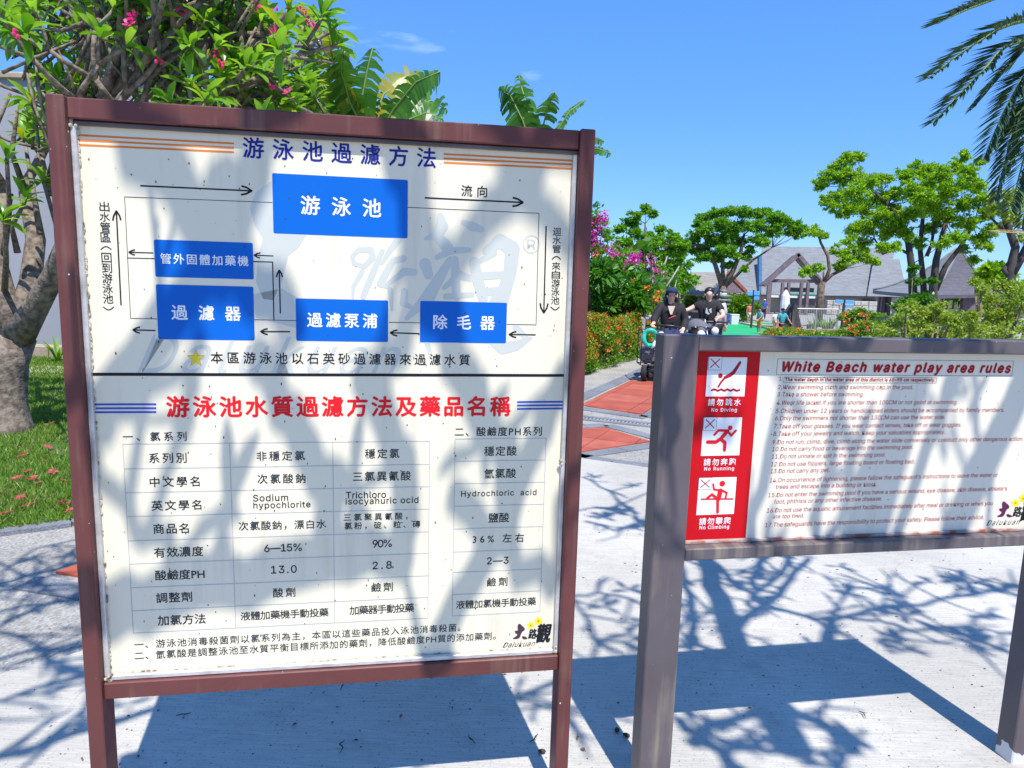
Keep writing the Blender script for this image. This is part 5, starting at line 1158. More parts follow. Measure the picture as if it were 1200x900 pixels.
bush('yellowish green loose shrub between the plumeria bush and the small kiosk', [(758, 360, 12), (772, 352, 12), (785, 358, 12), (778, 368, 12), (765, 374, 12), (792, 368, 9), (752, 376, 9)], 21, 1.1, .13, L_YEL, flowers=([(756, 360, 4), (770, 345, 3), (760, 372, 4), (783, 350, 2)], .8, .08, L_OR), edge=.3)
bush('green shrub seen beneath the kiosk roof', [(800, 358, 10), (815, 356, 10), (830, 358, 10), (845, 356, 10), (808, 350, 8), (826, 350, 8)], 58, 1.0, .3, L_YEL, edge=.3)
bush('round green shrub standing right of the kiosk post', [(858, 358, 9), (868, 354, 10), (878, 360, 9), (864, 364, 9), (873, 366, 8), (852, 350, 7)], 50, 1.3, .22, L_HEDGE, edge=.3)
# bougainvillea
bush('tall bougainvillea with magenta bracts above the dark plumeria bush', [(695, 255, 12), (705, 268, 13), (690, 280, 15), (712, 285, 11), (700, 300, 14), (722, 300, 10), (688, 250, 12), (672, 270, 16), (715, 310, 9), (664, 300, 18)], 22, .8, .13, L_MID,
     flowers=([(693, 262, 8), (702, 272, 5), (693, 285, 8), (706, 256, 5), (712, 292, 4), (690, 278, 8), (722, 302, 5), (735, 308, 5), (730, 312, 5), (744, 306, 4), (748, 300, 3), (716, 308, 4)], 4.0, .11, L_FUSH), edge=.35)
bush('sparse grey-stemmed bougainvillea shrub left of the kiosk roof', [(765, 310, 8), (778, 318, 8), (762, 328, 8), (785, 330, 8), (772, 338, 8), (750, 312, 8), (794, 322, 7)], 24, .28, .12, L_MID, flowers=([(762, 306, 4), (770, 318, 3), (759, 325, 3), (780, 325, 2), (742, 304, 5)], 3.0, .10, L_FUSH),
     stems=[([(768, 350), (766, 320), (757, 300)], .05), ([(768, 350), (775, 322), (782, 300)], .045), ([(770, 350), (785, 330), (796, 312)], .04), ([(766, 350), (758, 330), (750, 315)], .04), ([(770, 345), (771, 320), (767, 303)], .04), ([(775, 350), (779, 330), (775, 308)], .035)], sm=mat('pale_grey_stem', (.36, .32, .29), .8, .2, 8), edge=.4)
bush('broad green thicket of young trees closing the gap left of the kiosk', [(735, 318, 12), (752, 322, 12), (770, 318, 12), (788, 318, 11), (745, 335, 12), (762, 338, 12), (780, 338, 12), (796, 335, 10), (808, 330, 9), (800, 312, 8), (730, 300, 10)], 36, 1.1, .2, L_MID, edge=.25)
# trees behind the left shrubs
tree('airy dark green tree rising behind the bougainvillea, its thin top bare against the sky', (760, 372), [([(758, 372, 0), (757, 330, 0), (755, 300, 0), (756, 262, 0)], .16, .04), ([(757, 325, 0), (775, 300, 0), (785, 282, 0)], .10, .04), ([(757, 320, 0), (742, 290, 0), (738, 270, 0)], .10, .04)],
     [(757, 247, 6), (765, 250, 4), (745, 254, 6), (738, 262, 7), (728, 268, 7), (747, 275, 9), (760, 276, 8), (775, 272, 8), (786, 278, 9), (768, 285, 11), (752, 290, 11), (790, 292, 10), (775, 300, 11), (758, 304, 10), (742, 296, 9), (795, 305, 9), (730, 285, 8), (785, 312, 9), (800, 288, 7)], 34, 1.5, .16, L_MID, M_BARK2, name='background_tree', edge=.1, flat=.8)
tree('spreading flame tree with flat layered crown over the little kiosk', (848, 376), [([(847, 376, 0), (847, 350, 0), (847, 335, 0)], .33, .26), ([(847, 338, 0), (838, 310, 0), (829, 290, .3), (826, 275, .3)], .20, .09), ([(848, 336, 0), (846, 300, 0), (852, 275, 0)], .17, .08), ([(849, 336, 0), (860, 315, 0), (868, 295, 0), (872, 275, 0)], .22, .09),
     ([(852, 334, 0), (868, 318, -.4), (882, 305, -.5), (905, 290, -.5)], .13, .05), ([(830, 292, .3), (815, 287, 0), (795, 290, 0), (775, 294, 0)], .12, .05)],
     [(838, 251, 9), (824, 254, 9), (851, 248, 9), (866, 247, 9), (880, 250, 9), (895, 250, 9), (908, 255, 9), (920, 260, 9), (932, 264, 8), (942, 269, 6), (845, 263, 12), (865, 264, 12), (885, 264, 11), (905, 270, 10), (828, 270, 10), (815, 278, 9), (800, 284, 8), (786, 287, 7), (845, 280, 12), (865, 282, 10), (822, 290, 8), (890, 280, 9),
      (872, 315, 4), (862, 300, 7), (840, 300, 9), (852, 310, 7), (925, 272, 6), (880, 292, 6), (808, 292, 7), (818, 262, 6), (830, 300, 7), (820, 303, 6), (798, 296, 7), (785, 298, 6), (850, 292, 9), (875, 300, 6), (895, 283, 7), (855, 272, 10), (835, 282, 9), (912, 262, 9), (935, 275, 5)], 50, 1.7, .17, L_MID, M_BARK2, name='flame_tree', flat=.8, edge=.1)
# right group
tree('large bright green tree with several dark trunks in front of the hip-roofed pavilion', (1075, 375), [([(1073, 380, 0), (1070, 345, 0), (1068, 310, 0), (1062, 268, 0)], .28, .13), ([(1096, 380, .5), (1093, 345, .5), (1097, 305, .5), (1108, 262, .5)], .26, .11), ([(1084, 380, 1), (1082, 330, 1), (1078, 290, 1), (1082, 250, 1)], .17, .09), ([(1096, 340, .5), (1108, 312, .5), (1125, 290, .3), (1140, 265, 0)], .16, .07), ([(1070, 300, 0), (1050, 290, 0), (1035, 298, 0), (1025, 280, 0)], .08, .04), ([(1064, 272, 0), (1040, 240, 0), (1015, 215, 0)], .11, .05), ([(1086, 300, .8), (1092, 285, .8), (1098, 240, .8)], .1, .05)],
     [(978, 195, 8), (990, 187, 9), (1004, 185, 8), (970, 208, 9), (960, 218, 7), (985, 208, 11), (1002, 205, 11), (968, 232, 6), (985, 228, 10), (1003, 226, 12), (1018, 215, 10), (975, 240, 8), (992, 245, 11), (1010, 245, 13), (1030, 210, 8), (1028, 232, 12), (1048, 225, 11), (1040, 208, 6), (1045, 248, 14), (1062, 205, 9), (1075, 198, 9), (1090, 198, 9), (1068, 225, 14), (1088, 215, 12), (1105, 205, 9),
      (1108, 225, 14), (1120, 195, 8), (1128, 183, 7), (1135, 200, 9), (1128, 215, 11), (1147, 190, 4), (1145, 218, 10), (1150, 232, 10), (1130, 238, 13), (1090, 240, 13), (1068, 250, 13), (1020, 265, 12), (1002, 268, 10), (1040, 272, 11), (1110, 255, 13), (1135, 262, 12), (1155, 252, 10), (1162, 240, 6), (1062, 275, 9), (1090, 268, 9), (1120, 278, 9), (1148, 280, 10), (1160, 270, 7), (1158, 290, 5), (1050, 262, 12), (1078, 232, 13), (1100, 245, 12), (1032, 252, 11), (1075, 285, 7), (1140, 305, 6), (1105, 285, 8), (1048, 290, 7), (1012, 285, 9), (995, 282, 7), (1035, 290, 8), (1130, 292, 5)], 34, 2.3, .125, L_BRIGHT, M_BARKD, name='shade_tree', edge=.05, jit=1.8)
bush('dark green creeper wrapped round the foot of the big trunks', [(1068, 352, 10), (1078, 345, 9), (1088, 352, 9), (1060, 360, 9), (1075, 364, 12), (1072, 330, 5), (1070, 315, 4), (1093, 330, 4)], 33.2, 1.2, .17, L_DARK, edge=.25, name='creeper', cat='plant', jit=.2)
tree('slender forked tree standing before the shingled main roof', (962, 384), [([(959, 384, 0), (961, 355, 0), (964, 330, 0)], .27, .19), ([(964, 333, 0), (957, 325, 0), (948, 318, 0)], .1, .06), ([(966, 331, 0), (972, 316, 0), (970, 300, 0), (962, 285, 0), (958, 272, 0)], .13, .07), ([(966, 330, 0), (975, 322, 0), (990, 315, 0)], .14, .08), ([(965, 330, 0), (965, 318, 0)], .07, .05)],
     [(950, 316, 6), (943, 318, 5), (958, 313, 5), (957, 268, 6), (950, 275, 5), (964, 277, 4), (984, 312, 5), (993, 306, 8), (1004, 302, 8), (990, 298, 8), (1002, 292, 8), (1016, 300, 7), (1025, 306, 4), (980, 292, 6)], 46, 1.0, .20, L_BRIGHT, M_BARK2, name='forked_tree', edge=.2, jit=.5)
tree('dark twisting trunk with thin yellow-green leaves at the right edge beneath the palm', (1192, 395), [([(1180, 395, 0), (1185, 345, 0), (1184, 315, 0), (1190, 290, 0), (1180, 262, 0), (1174, 238, 0)], .13, .06), ([(1186, 320, 0), (1198, 300, 0), (1212, 270, .2), (1222, 240, .2)], .10, .05), ([(1176, 270, 0), (1168, 262, 0), (1158, 252, 0)], .035, .02), ([(1187, 330, 0), (1176, 316, 0), (1190, 300, .3)], .06, .05)],
     [(1172, 232, 10), (1185, 240, 12), (1198, 232, 12), (1192, 255, 10), (1208, 250, 14), (1165, 245, 7), (1178, 262, 6), (1204, 275, 9), (1218, 262, 14)], 15.5, .55, .10, L_YEL, M_BARKD, name='leaning_tree', edge=.2, jit=.6)
tree('distant feathery palm-like treetop right of the pavilion roof', (1166, 372), [([(1166, 372, 0), (1166, 345, 0), (1166, 325, 0)], .14, .08)], [(1165, 322, 6), (1158, 316, 4), (1172, 316, 5), (1160, 328, 5), (1178, 324, 5), (1152, 322, 3)], 38, 1.1, .35, L_BRIGHT, M_BARK2, name='background_tree', edge=.2)
# shrubs at right
bush('big yellow-green loose shrub filling the space behind the rules board at right', [(1042, 385, 12), (1055, 375, 12), (1070, 368, 12), (1062, 358, 7), (1085, 372, 13), (1078, 385, 13), (1098, 362, 9), (1102, 378, 13), (1118, 370, 11), (1112, 388, 13), (1130, 380, 12), (1128, 392, 12), (1052, 392, 11), (1095, 392, 13), (1065, 400, 13), (1030, 395, 10), (1085, 405, 13), (1110, 405, 13)], 14, 1.25, .07, L_YEL, edge=.15, jit=.7)
bush('taller yellow-green shrub at the right edge beneath the leaning tree', [(1150, 385, 12), (1165, 370, 13), (1158, 352, 10), (1150, 338, 6), (1142, 330, 4), (1175, 355, 13), (1180, 375, 15), (1195, 360, 15), (1200, 385, 15), (1172, 392, 14), (1145, 400, 12), (1190, 400, 14), (1188, 340, 10), (1202, 345, 12), (1136, 372, 7), (1215, 370, 16), (1172, 335, 6)], 13, 1.15, .065, L_YEL, edge=.15, jit=.6)
bush('rounded orange-flowered ixora shrub beside the blue direction sign', [(993, 372, 7), (1003, 368, 8), (1014, 370, 8), (1025, 374, 8), (998, 382, 9), (1010, 384, 9), (1022, 386, 9), (990, 390, 8), (1005, 396, 10), (1020, 398, 10)], 19, 1.3, .085, L_HEDGE, flowers=([(993, 376, 2.5), (996, 385, 2.5), (1001, 381, 2), (1008, 368, 2), (1012, 378, 2), (1002, 392, 3), (991, 369, 1.5), (1016, 371, 1.5), (1010, 391, 2), (1018, 384, 1.5)], .8, .05, L_OR), edge=.35)
hedge('low ixora bed with orange flowers in front of the slate slope', [(7.5, 20.2), (9.7, 20.8), (10.1, 22.6), (8.2, 22.6)], .46, 20, leaf=.085, dens=900, flw=150)
hedge('trimmed green hedge running behind the stacked stones', [(9.0, 20.3), (14.5, 19.5), (15.5, 22.0), (9.6, 22.6)], .45, 20, leaf=.085, dens=700, flw=60)
# far green belt beyond the roofs
tb = pblobs([(x, 343 - 6 * abs(math.sin(x * .05)), 13) for x in range(640, 1220, 14)], 120, 6); tb += pblobs([(x, 340, 10) for x in range(640, 1220, 11)], 100, 6); tb += pblobs([(x, 318, 16) for x in range(620, 700, 16)], 60, 4); tb += pblobs([(x, 330, 14) for x in range(640, 800, 14)], 70, 4)
r = thing('tree_belt', 'dense belt of green trees closing the view behind the roofs', 'trees', (20, 100, slope(100))); V, Q = clumps(tb, .45, .8, rng, edge=.3); stuff(arr_mesh('crowns', V, Q, L_MID, r))
tb = MB()
for x in range(640, 1220, 40):
    p = at(x, 345, 120); tb.tube([(p.x, 120, -.9), (p.x, 120, p.z)], [.4, .3], 5)
stuff(tb.build('trunks', M_BARK2, r))
hillp = [(-25, 22.5, 3.2), (-16, 21, 3.0), (-8, 20.5, 2.8), (-4, 21, 2.6), (0, 22, 2.4)]
r = thing('garden_thicket', 'dense green garden thicket behind the hedge, mostly hidden by the tall board', 'plants', (-10, 22, slope(22))); V, Q = clumps([((a_[0] + dx, a_[1], 1.6), a_[2]) for a_ in hillp for dx in (-2, 2)], .35, .35, rng, edge=.3); stuff(arr_mesh('foliage', V, Q, L_DARK, r))
# ================================================================ BUILDINGS
def shingle_mat(name, c1, c2, rows, rough=.8):
    m = bpy.data.materials.new(name); m.use_nodes = True; n = m.node_tree; L = n.links; b = n.nodes['Principled BSDF']; b.inputs['Roughness'].default_value = rough
    t = n.nodes.new('ShaderNodeTexCoord'); mp = n.nodes.new('ShaderNodeMapping'); mp.inputs['Scale'].default_value = (1, .3, rows); L.new(t.outputs['Object'], mp.inputs[0])
    z = n.nodes.new('ShaderNodeTexNoise'); z.inputs['Scale'].default_value = 1.2; z.inputs['Detail'].default_value = 8; z.inputs['Roughness'].default_value = .75; L.new(mp.outputs[0], z.inputs[0])
    mr = n.nodes.new('ShaderNodeMapRange'); mr.inputs[1].default_value = .35; mr.inputs[2].default_value = .65; L.new(z.outputs[0], mr.inputs[0])
    mi = n.nodes.new('ShaderNodeMixRGB'); mi.inputs[1].default_value = (*c1, 1); mi.inputs[2].default_value = (*c2, 1); L.new(mr.outputs[0], mi.inputs[0]); L.new(mi.outputs[0], b.inputs['Base Color'])
    bp = n.nodes.new('ShaderNodeBump'); bp.inputs['Strength'].default_value = .8; bp.inputs['Distance'].default_value = .05; L.new(z.outputs[0], bp.inputs['Height']); L.new(bp.outputs[0], b.inputs['Normal']); return m
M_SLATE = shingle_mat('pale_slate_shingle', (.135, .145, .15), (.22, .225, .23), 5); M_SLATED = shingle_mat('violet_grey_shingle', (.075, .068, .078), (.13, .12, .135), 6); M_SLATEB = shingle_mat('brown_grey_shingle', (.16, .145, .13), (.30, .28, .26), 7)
M_WOODP = mat('purplish_timber', (.16, .115, .12), .7, .2, 4); M_WOODR = mat('red_brown_timber', (.32, .10, .05), .6, .2, 5); M_BEIGE = mat('beige_render', (.46, .41, .35), .9, .08, 2, .2, 12)
M_WHITE = mat('white_paint', (.68, .68, .66), .6, .05); M_BLUEG = mat('blue_teal_cladding', (.02, .09, .19), .6, .2); M_GREENB = mat('green_counter', (.03, .32, .20), .5, .1); M_BLKW = mat('dark_window', (.012, .014, .018), .25, .1); M_STW = mat('pale_stonework', (.40, .38, .34), .9, .25, 6, .8, 8)
def roofslab(name, pts, m, root, th=.18):
    P = [Vector(p) for p in pts]; nrm = (P[1] - P[0]).cross(P[2] - P[0]).normalized()
    if nrm.z < 0: nrm = -nrm
    mb = MB(); mb.prism(P, -nrm * th); o = mb.build(name, m, root); return o
# main hall with long shingled roof
b0 = at(960, 365, 76); mh = thing('main_hall', 'long low hall with pale grey shingled roof and beige wall behind the portal', 'building', (b0.x, 76, slope(76)))
zg = slope(76)
roofslab('roof', [at(892, 345, 74), at(1034, 347.3, 74), at(1050, 291, 84), at(893, 288.5, 84)], M_SLATE, mh)
roofslab('roof', [at(852, 344, 75), at(889.5, 345, 75), at(889.5, 299, 83), at(852, 309, 82)], M_SLATE, mh)
roofslab('roof', [at(1016, 347.0, 73.2), at(1064, 348, 73.2), at(1054, 303.5, 80), at(1024, 303, 80)], M_SLATE, mh)
MB().prism([at(889.6, 344, 74.6), at(893, 344, 74.6), at(893, 300, 80), at(889.6, 300, 80)], (0, .6, 0)).build('wall_panel', M_BLUEG, mh)
L0 = at(852, 345, 75.3); R0 = at(1064, 348, 75.3)
MB().box(((L0.x + R0.x) / 2, 75.6, (zg + L0.z) / 2), (R0.x - L0.x, .5, L0.z - zg + .3)).build('wall', M_BEIGE, mh)
def win(x0, x1, y0, y1, Y, root, m=M_BLKW, fr=M_WOODP):
    a_ = at(x0, y0, Y); b_ = at(x1, y1, Y); c = (a_ + b_) / 2; w_, h_ = b_.x - a_.x, a_.z - b_.z
    f = MB(); t = .08
    for (cx, cz, dx, dz) in ((c.x, a_.z, w_ + t, t), (c.x, b_.z, w_ + t, t), (a_.x, c.z, t, h_ - t), (b_.x, c.z, t, h_ - t)): f.box((cx, Y - .03, cz), (dx, .12, dz))
    fo = f.build('window', fr, root); fo['kind'] = 'stuff'; del fo['kind']; MB().box((c.x, Y + .02, c.z), (w_ - t, .05, h_ - t)).build('pane', m, fo, org=Vector(root['_w'])); return fo
win(1011, 1025, 351.3, 356.5, 75.25, mh); win(868, 884, 347.5, 351.5, 75.25, mh); win(845, 858, 348, 352, 75.25, mh)
a_ = at(968, 357, 72); b_ = at(1040, 358, 72); st = MB(); random.seed(31)
lw = thing('stone_wall', 'low pale stone wall in front of the hall to the right of the portal', 'wall', ((a_.x + b_.x) / 2, 72, zg))
for rr in range(3):
    x_ = a_.x
    while x_ < b_.x:
        w_ = random.uniform(.5, 1.0); MB().bbox((x_ + w_ / 2, 72 + random.uniform(-.03, .03), zg + .25 + rr * .5), (w_ - .04, .5, .47), .04).build('stone', M_STW, lw); x_ += w_
# gabled portal
Y = 69; zg = slope(Y); b0 = at(932, 360, Y); pt = thing('gabled_portal', 'open timber portal with steep gable and purplish posts before the hall', 'building', (b0.x, Y, zg))
def beam(name, p, q, w_, root, m=M_WOODP, n=4): 
    p = Vector(p); q = Vector(q); d = (q - p); L = d.length; mid = (p + q) / 2; M = d.to_track_quat('Z', 'Y').to_matrix(); return MB().box(mid, (w_, w_, L), M=M).build(name, m, root)
ap = at(935.3, 298.5, Y)
for e in (at(895, 334.5, Y), at(964.5, 333, Y)):
    beam('bargeboard', e, ap + (ap - e).normalized() * .1, .36, pt); 
    roofslab('roof', [e, ap, ap + Vector((0, 1.4, .0)), e + Vector((0, 1.4, .0))], M_SLATED if e.x < ap.x else M_SLATE, pt, .12)  # shaded left and sunlit right slope put into the shingle colours
beam('tie_beam', at(901, 329, Y + .4), at(961, 329.5, Y + .4), .34, pt)
for x_ in (902, 917.5, 924.5, 939.5, 947.3, 961.5):
    t_ = at(x_, 331.5, Y); MB().box((t_.x, Y, (t_.z + zg) / 2), (.26 if x_ not in (961.5, 902) else .42, .3, t_.z - zg)).build('post', M_WOODP, pt)
a_ = at(902, 347, Y + .2); b_ = at(961, 348, Y + .2); MB().box(((a_.x + b_.x) / 2, Y + .3, a_.z), (b_.x - a_.x, .2, .22)).build('rail', M_WHITE, pt)
for x_ in range(6): t_ = Y + 1.0 + x_ * 1.1
a_ = at(925, 344.5, Y + 3); b_ = at(960, 345, Y + 3); MB().bbox(((a_.x + b_.x) / 2, Y + 3.2, a_.z), (b_.x - a_.x, .8, .16), .02).build('counter', M_GREENB, pt); MB().box(((a_.x + b_.x) / 2, Y + 3.6, a_.z - .65), (b_.x - a_.x, .3, 1.0)).build('counter_front', M_WOODP, pt)
MB().box(((a_.x + b_.x) / 2, Y + 4.4, a_.z + .45), (b_.x - a_.x, .12, .45)).build('shutter', M_BLKW, pt)
MB().tube([at(955, 300, Y)] + [at(955, 300, Y)], .01, 4) 
# folded white parasol before the portal
p = at(919.5, 360, 60); um = thing('folded_parasol', 'folded white parasol standing before the gabled portal', 'parasol', (p.x, 60, slope(60))); h = at(919.5, 339.5, 60).z
MB().tube([(p.x, 60, slope(60)), (p.x, 60, h)], .05, 8).build('pole', M_WHITE, um); MB().tube([(p.x, 60, slope(60) + .5), (p.x, 60, slope(60) + 1.2), (p.x, 60, h - .5), (p.x, 60, h - .25), (p.x, 60, h)], [.36, .40, .34, .22, .05], 9).build('canopy', M_WHITE, um)
# little kiosk
Y = 54; zg = slope(Y); k0 = at(832, 372, Y); ki = thing('kiosk', 'little open kiosk with brown-grey shingled roof beneath the flame tree', 'building', (k0.x, Y, zg))
A0, A1 = at(789, 342.5, Y - 1.5), at(857, 344.5, Y - 1.5); R0_, R1_ = at(809, 318.5, Y + 1), at(851, 319.5, Y + 1); B1 = at(874, 342, Y + 3)
roofslab('roof', [A0, at(835, 346, Y - 1.5), R1_, R0_], M_SLATEB, ki, .14)
roofslab('roof', [R0_, R1_, B1 + Vector((0, 1, 0)), at(806, 341, Y + 4)], M_SLATEB, ki, .14)
E0 = at(835, 346, Y - 1.5); E1 = B1
beam('bargeboard', E0, R1_ + Vector((0, 0, .05)), .2, ki, mat('weathered_timber', (.38, .34, .30), .8, .15)); beam('bargeboard', E1, R1_ + Vector((0, 0, .05)), .26, ki, M_WOODR)
MB().poly([E0 + Vector((0, .2, 0)), E1, R1_ - Vector((0, 0, .1))]).build('gable', M_WOODP, ki)
for x_, yy in ((800, Y - .8), (820, Y - .8), (832, Y - .8), (861, Y + 2), (853, Y + 2)):
    t_ = at(x_, 342, yy); MB().box((t_.x, yy, (t_.z + zg) / 2), (.20, .2, t_.z - zg)).build('post', M_WOODR if x_ > 855 else M_WOODP, ki)
# cool boxes on the kiosk's right
Y = 44; zg = slope(Y)
for nm, lb, x_, w_, h_, m_, yy in (('bin', 'blue plastic bin beside the trunk of the flame tree', 849.5, 8, 9.5, mat('blue_plastic', (.02, .10, .42), .4, .08), Y + .3), ('cool_box', 'white cool box with lid near the green mat', 860.5, 9, 9.5, M_WHITE, Y)):
    p = gp(x_, 376.5); z_ = slope(Y); p = at(x_, 372, yy); s_ = yy / F_PX; r = thing(nm, lb, 'bin' if nm == 'bin' else 'box', (p.x, yy, z_))
    hh = .62; mbx = MB(); b2, t2_ = w_ * s_ * .42, w_ * s_ * .5
    mbx.add([(p.x - b2, yy - b2, z_), (p.x + b2, yy - b2, z_), (p.x + b2, yy + b2, z_), (p.x - b2, yy + b2, z_), (p.x - t2_, yy - t2_, z_ + hh), (p.x + t2_, yy - t2_, z_ + hh), (p.x + t2_, yy + t2_, z_ + hh), (p.x - t2_, yy + t2_, z_ + hh)], [(3, 2, 1, 0), (4, 5, 6, 7), (0, 1, 5, 4), (1, 2, 6, 5), (2, 3, 7, 6), (3, 0, 4, 7)])
    mbx.build('body', m_, r); MB().bbox((p.x, yy, z_ + hh + .04), (t2_ * 2.1, t2_ * 2.1, .07), .015).build('lid', M_WHITE if nm == 'cool_box' else M_BLUEG, r)
# hip-roofed pavilion, right
zg = slope(46); p0 = at(1110, 360, 46); pv = thing('pavilion', 'tall hip-roofed pavilion with flared violet-grey shingle roof behind the big tree', 'building', (p0.x, 46, zg))
AP = at(1124, 290, 50); Lc = at(1023, 340.5, 52); Fc = at(1088, 346, 44); Rc = at(1176, 345, 49); Bc = Vector((Lc.x + Rc.x - Fc.x, Lc.y + Rc.y - Fc.y, Fc.z + .1))
def mid(c, t, drop): return AP.lerp(c, t) + Vector((0, 0, -drop))
cs = [Lc, Fc, Rc, Bc]
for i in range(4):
    a_, b_ = cs[i], cs[(i + 1) % 4]; m_ = M_SLATE if i == 0 else M_SLATED  # left face paler than the rest: sunlight put into its shingle colour
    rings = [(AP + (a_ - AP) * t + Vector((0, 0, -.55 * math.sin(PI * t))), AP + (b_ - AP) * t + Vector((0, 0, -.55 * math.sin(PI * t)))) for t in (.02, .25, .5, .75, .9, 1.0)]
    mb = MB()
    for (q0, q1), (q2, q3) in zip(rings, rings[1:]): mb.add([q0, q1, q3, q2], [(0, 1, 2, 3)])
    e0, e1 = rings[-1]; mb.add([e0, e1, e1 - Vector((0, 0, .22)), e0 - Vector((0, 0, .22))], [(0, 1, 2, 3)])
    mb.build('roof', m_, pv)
    MB().tube([q[0] + Vector((0, 0, .04)) for q in rings], .11, 6).build('ridge', M_SLATE, pv, True)
MB().poly([c - Vector((0, 0, .24)) for c in cs]).build('soffit', M_WOODP, pv)
for c, t in ((Lc, .84), (Fc, .86), (Rc, .84), (Bc, .85)):
    q = AP.lerp(c, t); 
    for dx, dy in ((-.22, -.22), (.22, -.22), (-.22, .22), (.22, .22)): MB().box((q.x + dx, q.y + dy, (Fc.z - .2 + zg) / 2), (.24, .24, Fc.z - .2 - zg)).build('post', M_WOODP, pv)
    MB().box((q.x, q.y, zg + .35), (1.0, 1.0, .7)).build('plinth', M_STW, pv)
q = AP.lerp(Fc.lerp(Rc, .62), .84); MB().box((q.x, q.y, (Fc.z + zg) / 2), (1.4, .3, Fc.z - zg - .1)).build('wall', M_WOODP, pv)
# ================================================================ THE PLAY AREA
M_MAT = mat('green_mat', (.015, .36, .12), .8, .08, 3, .3, 60)
mp_ = [gp(x, y) for x, y in ((832, 394), (846, 386), (862, 377.3), (902, 378.6), (906, 386), (900, 394), (880, 396))]; mb = MB(); mb.prism([(p.x, p.y, p.z - .02) for p in mp_], (0, 0, .045)); tag(mb.build('floor_mat', M_MAT), 'bright green mat laid on the plaza before the portal where the children stand', 'mat')
def signpost(label, x_, Y, ytop, ybot, pans):
    p = at(x_, 360, Y); z_ = slope(Y); r = thing('direction_sign', label, 'sign', (p.x, Y, z_)); tz = at(x_, ytop, Y).z; MB().tube([(p.x, Y, z_), (p.x, Y, tz)], .06, 8).build('post', M_DARK, r)
    for (xa, xb, ya, yb) in pans:
        a_ = at(xa, ya, Y); b_ = at(xb, yb, Y); MB().bbox(((a_.x + b_.x) / 2, Y - .08, (a_.z + b_.z) / 2), (b_.x - a_.x, .05, a_.z - b_.z), .01).build('sign_panel', mat('sky_blue_panel', (.09, .33, .62), .4, .05), r)
signpost('blue direction sign on a dark post in front of the portal', 882, 38, 340, 372, [(875.5, 881.3, 341.5, 346.5), (883, 889.5, 341, 346.3), (883, 889, 347.3, 351.5)])
signpost('blue direction sign on a dark post beside the ixora shrub', 988.5, 33, 350, 378, [(978, 987.3, 351, 355.3), (989.8, 999.5, 351.5, 355.8), (989.8, 998, 357, 360.5)])
# slate slope, fence, stacked stones
Y = 25; r = thing('slatted_ramp', 'dark slatted timber ramp rising to the right with a black rail along its left edge', 'ramp', (at(930, 388, Y).x, Y, slope(Y))); M_SLAT = mat('charcoal_slat', (.07, .062, .062), .7, .25, 8)
for i in range(12):
    t = i / 11; tp = at(924 + 7.5 * t, 368 - 12.5 * t, Y + .2 * t); bt = at(918 + 24 * t, 388.5, Y - .3 + .4 * t); bt.z = slope(Y); d = (tp - bt)
    beam('slat', bt, tp, .10, r, M_SLAT)
MB().tube([at(916, 373, Y - .3), at(924, 365, Y - .1), at(932, 354, Y)], .06, 8).build('rail', M_BLKW, r)
for k in range(4): q = at(917 + 4 * k, 371.5 - 5 * k, Y - .2); MB().tube([q, (q.x, q.y, slope(Y))], .03, 6).build('rail_post', M_BLKW, r)
MB().prism([at(921, 372, Y + .4), at(931, 357, Y + .4), at(941, 389, Y + .4), at(919, 389, Y + .4)], (0, .5, 0)).build('backing', M_SLAT, r)
Y = 31; fe = thing('metal_fence', 'low light metal fence of thin bars around the tree bed', 'fence', (at(957, 380, Y).x, Y, slope(Y))); M_GALV = mat('galvanised_steel', (.42, .40, .37), .4, .1, metal=.5)
za = slope(Y); xa, xb = at(931, 361.5, Y), at(983, 362.5, Y)
MB().tube([xa, xb], .025, 6).build('top_rail', M_GALV, fe); MB().tube([(xa.x, Y, za + .15), (xb.x, Y, za + .15)], .02, 6).build('bottom_rail', M_GALV, fe)
for i in range(27): X = xa.x + (xb.x - xa.x) * i / 26; w_ = .035 if i % 13 == 0 else .010; MB().tube([(X, Y, za), (X, Y, xa.z + (xb.z - xa.z) * i / 26)], w_, 6).build('post' if i % 13 == 0 else 'bar', M_GALV, fe)
tb_ = MB(); tb_.prism([(xa.x, Y + .3, za - .02), (xb.x + .3, Y + .3, za - .02), (xb.x + 1, Y + 18, slope(49) - .02), (xa.x + 3, Y + 18, slope(49) - .02)], (0, 0, .14)); struct(tb_.build('tree_bed', mat('sandy_soil', (.46, .33, .20), .95, .15, 3, .4, 20)))
random.seed(6)
for i in range(3): tuft_plant(('leafy clump beside the bollard in the fenced tree bed', 'broad-leaved clump left of the slender trunk in the tree bed', 'spiky clump below the slender trunk in the tree bed')[i], (968, 955, 974)[i], 376, 33 + i, .95, 26, L_HEDGE)
p = gp(948, 381); bo = thing('bollard', 'short violet-grey bollard standing inside the metal fence', 'bollard', (at(948, 380, 31.5).x, 31.5, slope(31.5))); MB().tube([(bo.location.x, 31.5, slope(31.5)), (bo.location.x, 31.5, slope(31.5) + .42)], .10, 12).build('body', M_WOODP, bo); MB().tube([(bo.location.x, 31.5, slope(31.5) + .42), (bo.location.x, 31.5, slope(31.5) + .47)], [.12, .09], 12).build('cap', M_DARK, bo)
Y = 23; ss = thing('stacked_stones', 'low retaining wall of overlapping flat brown stones behind the ixora bed', 'wall', (at(964, 392, Y).x, Y, slope(Y))); M_SLB = mat('brown_flat_stone', (.24, .165, .12), .9, .3, 5, .5, 20)
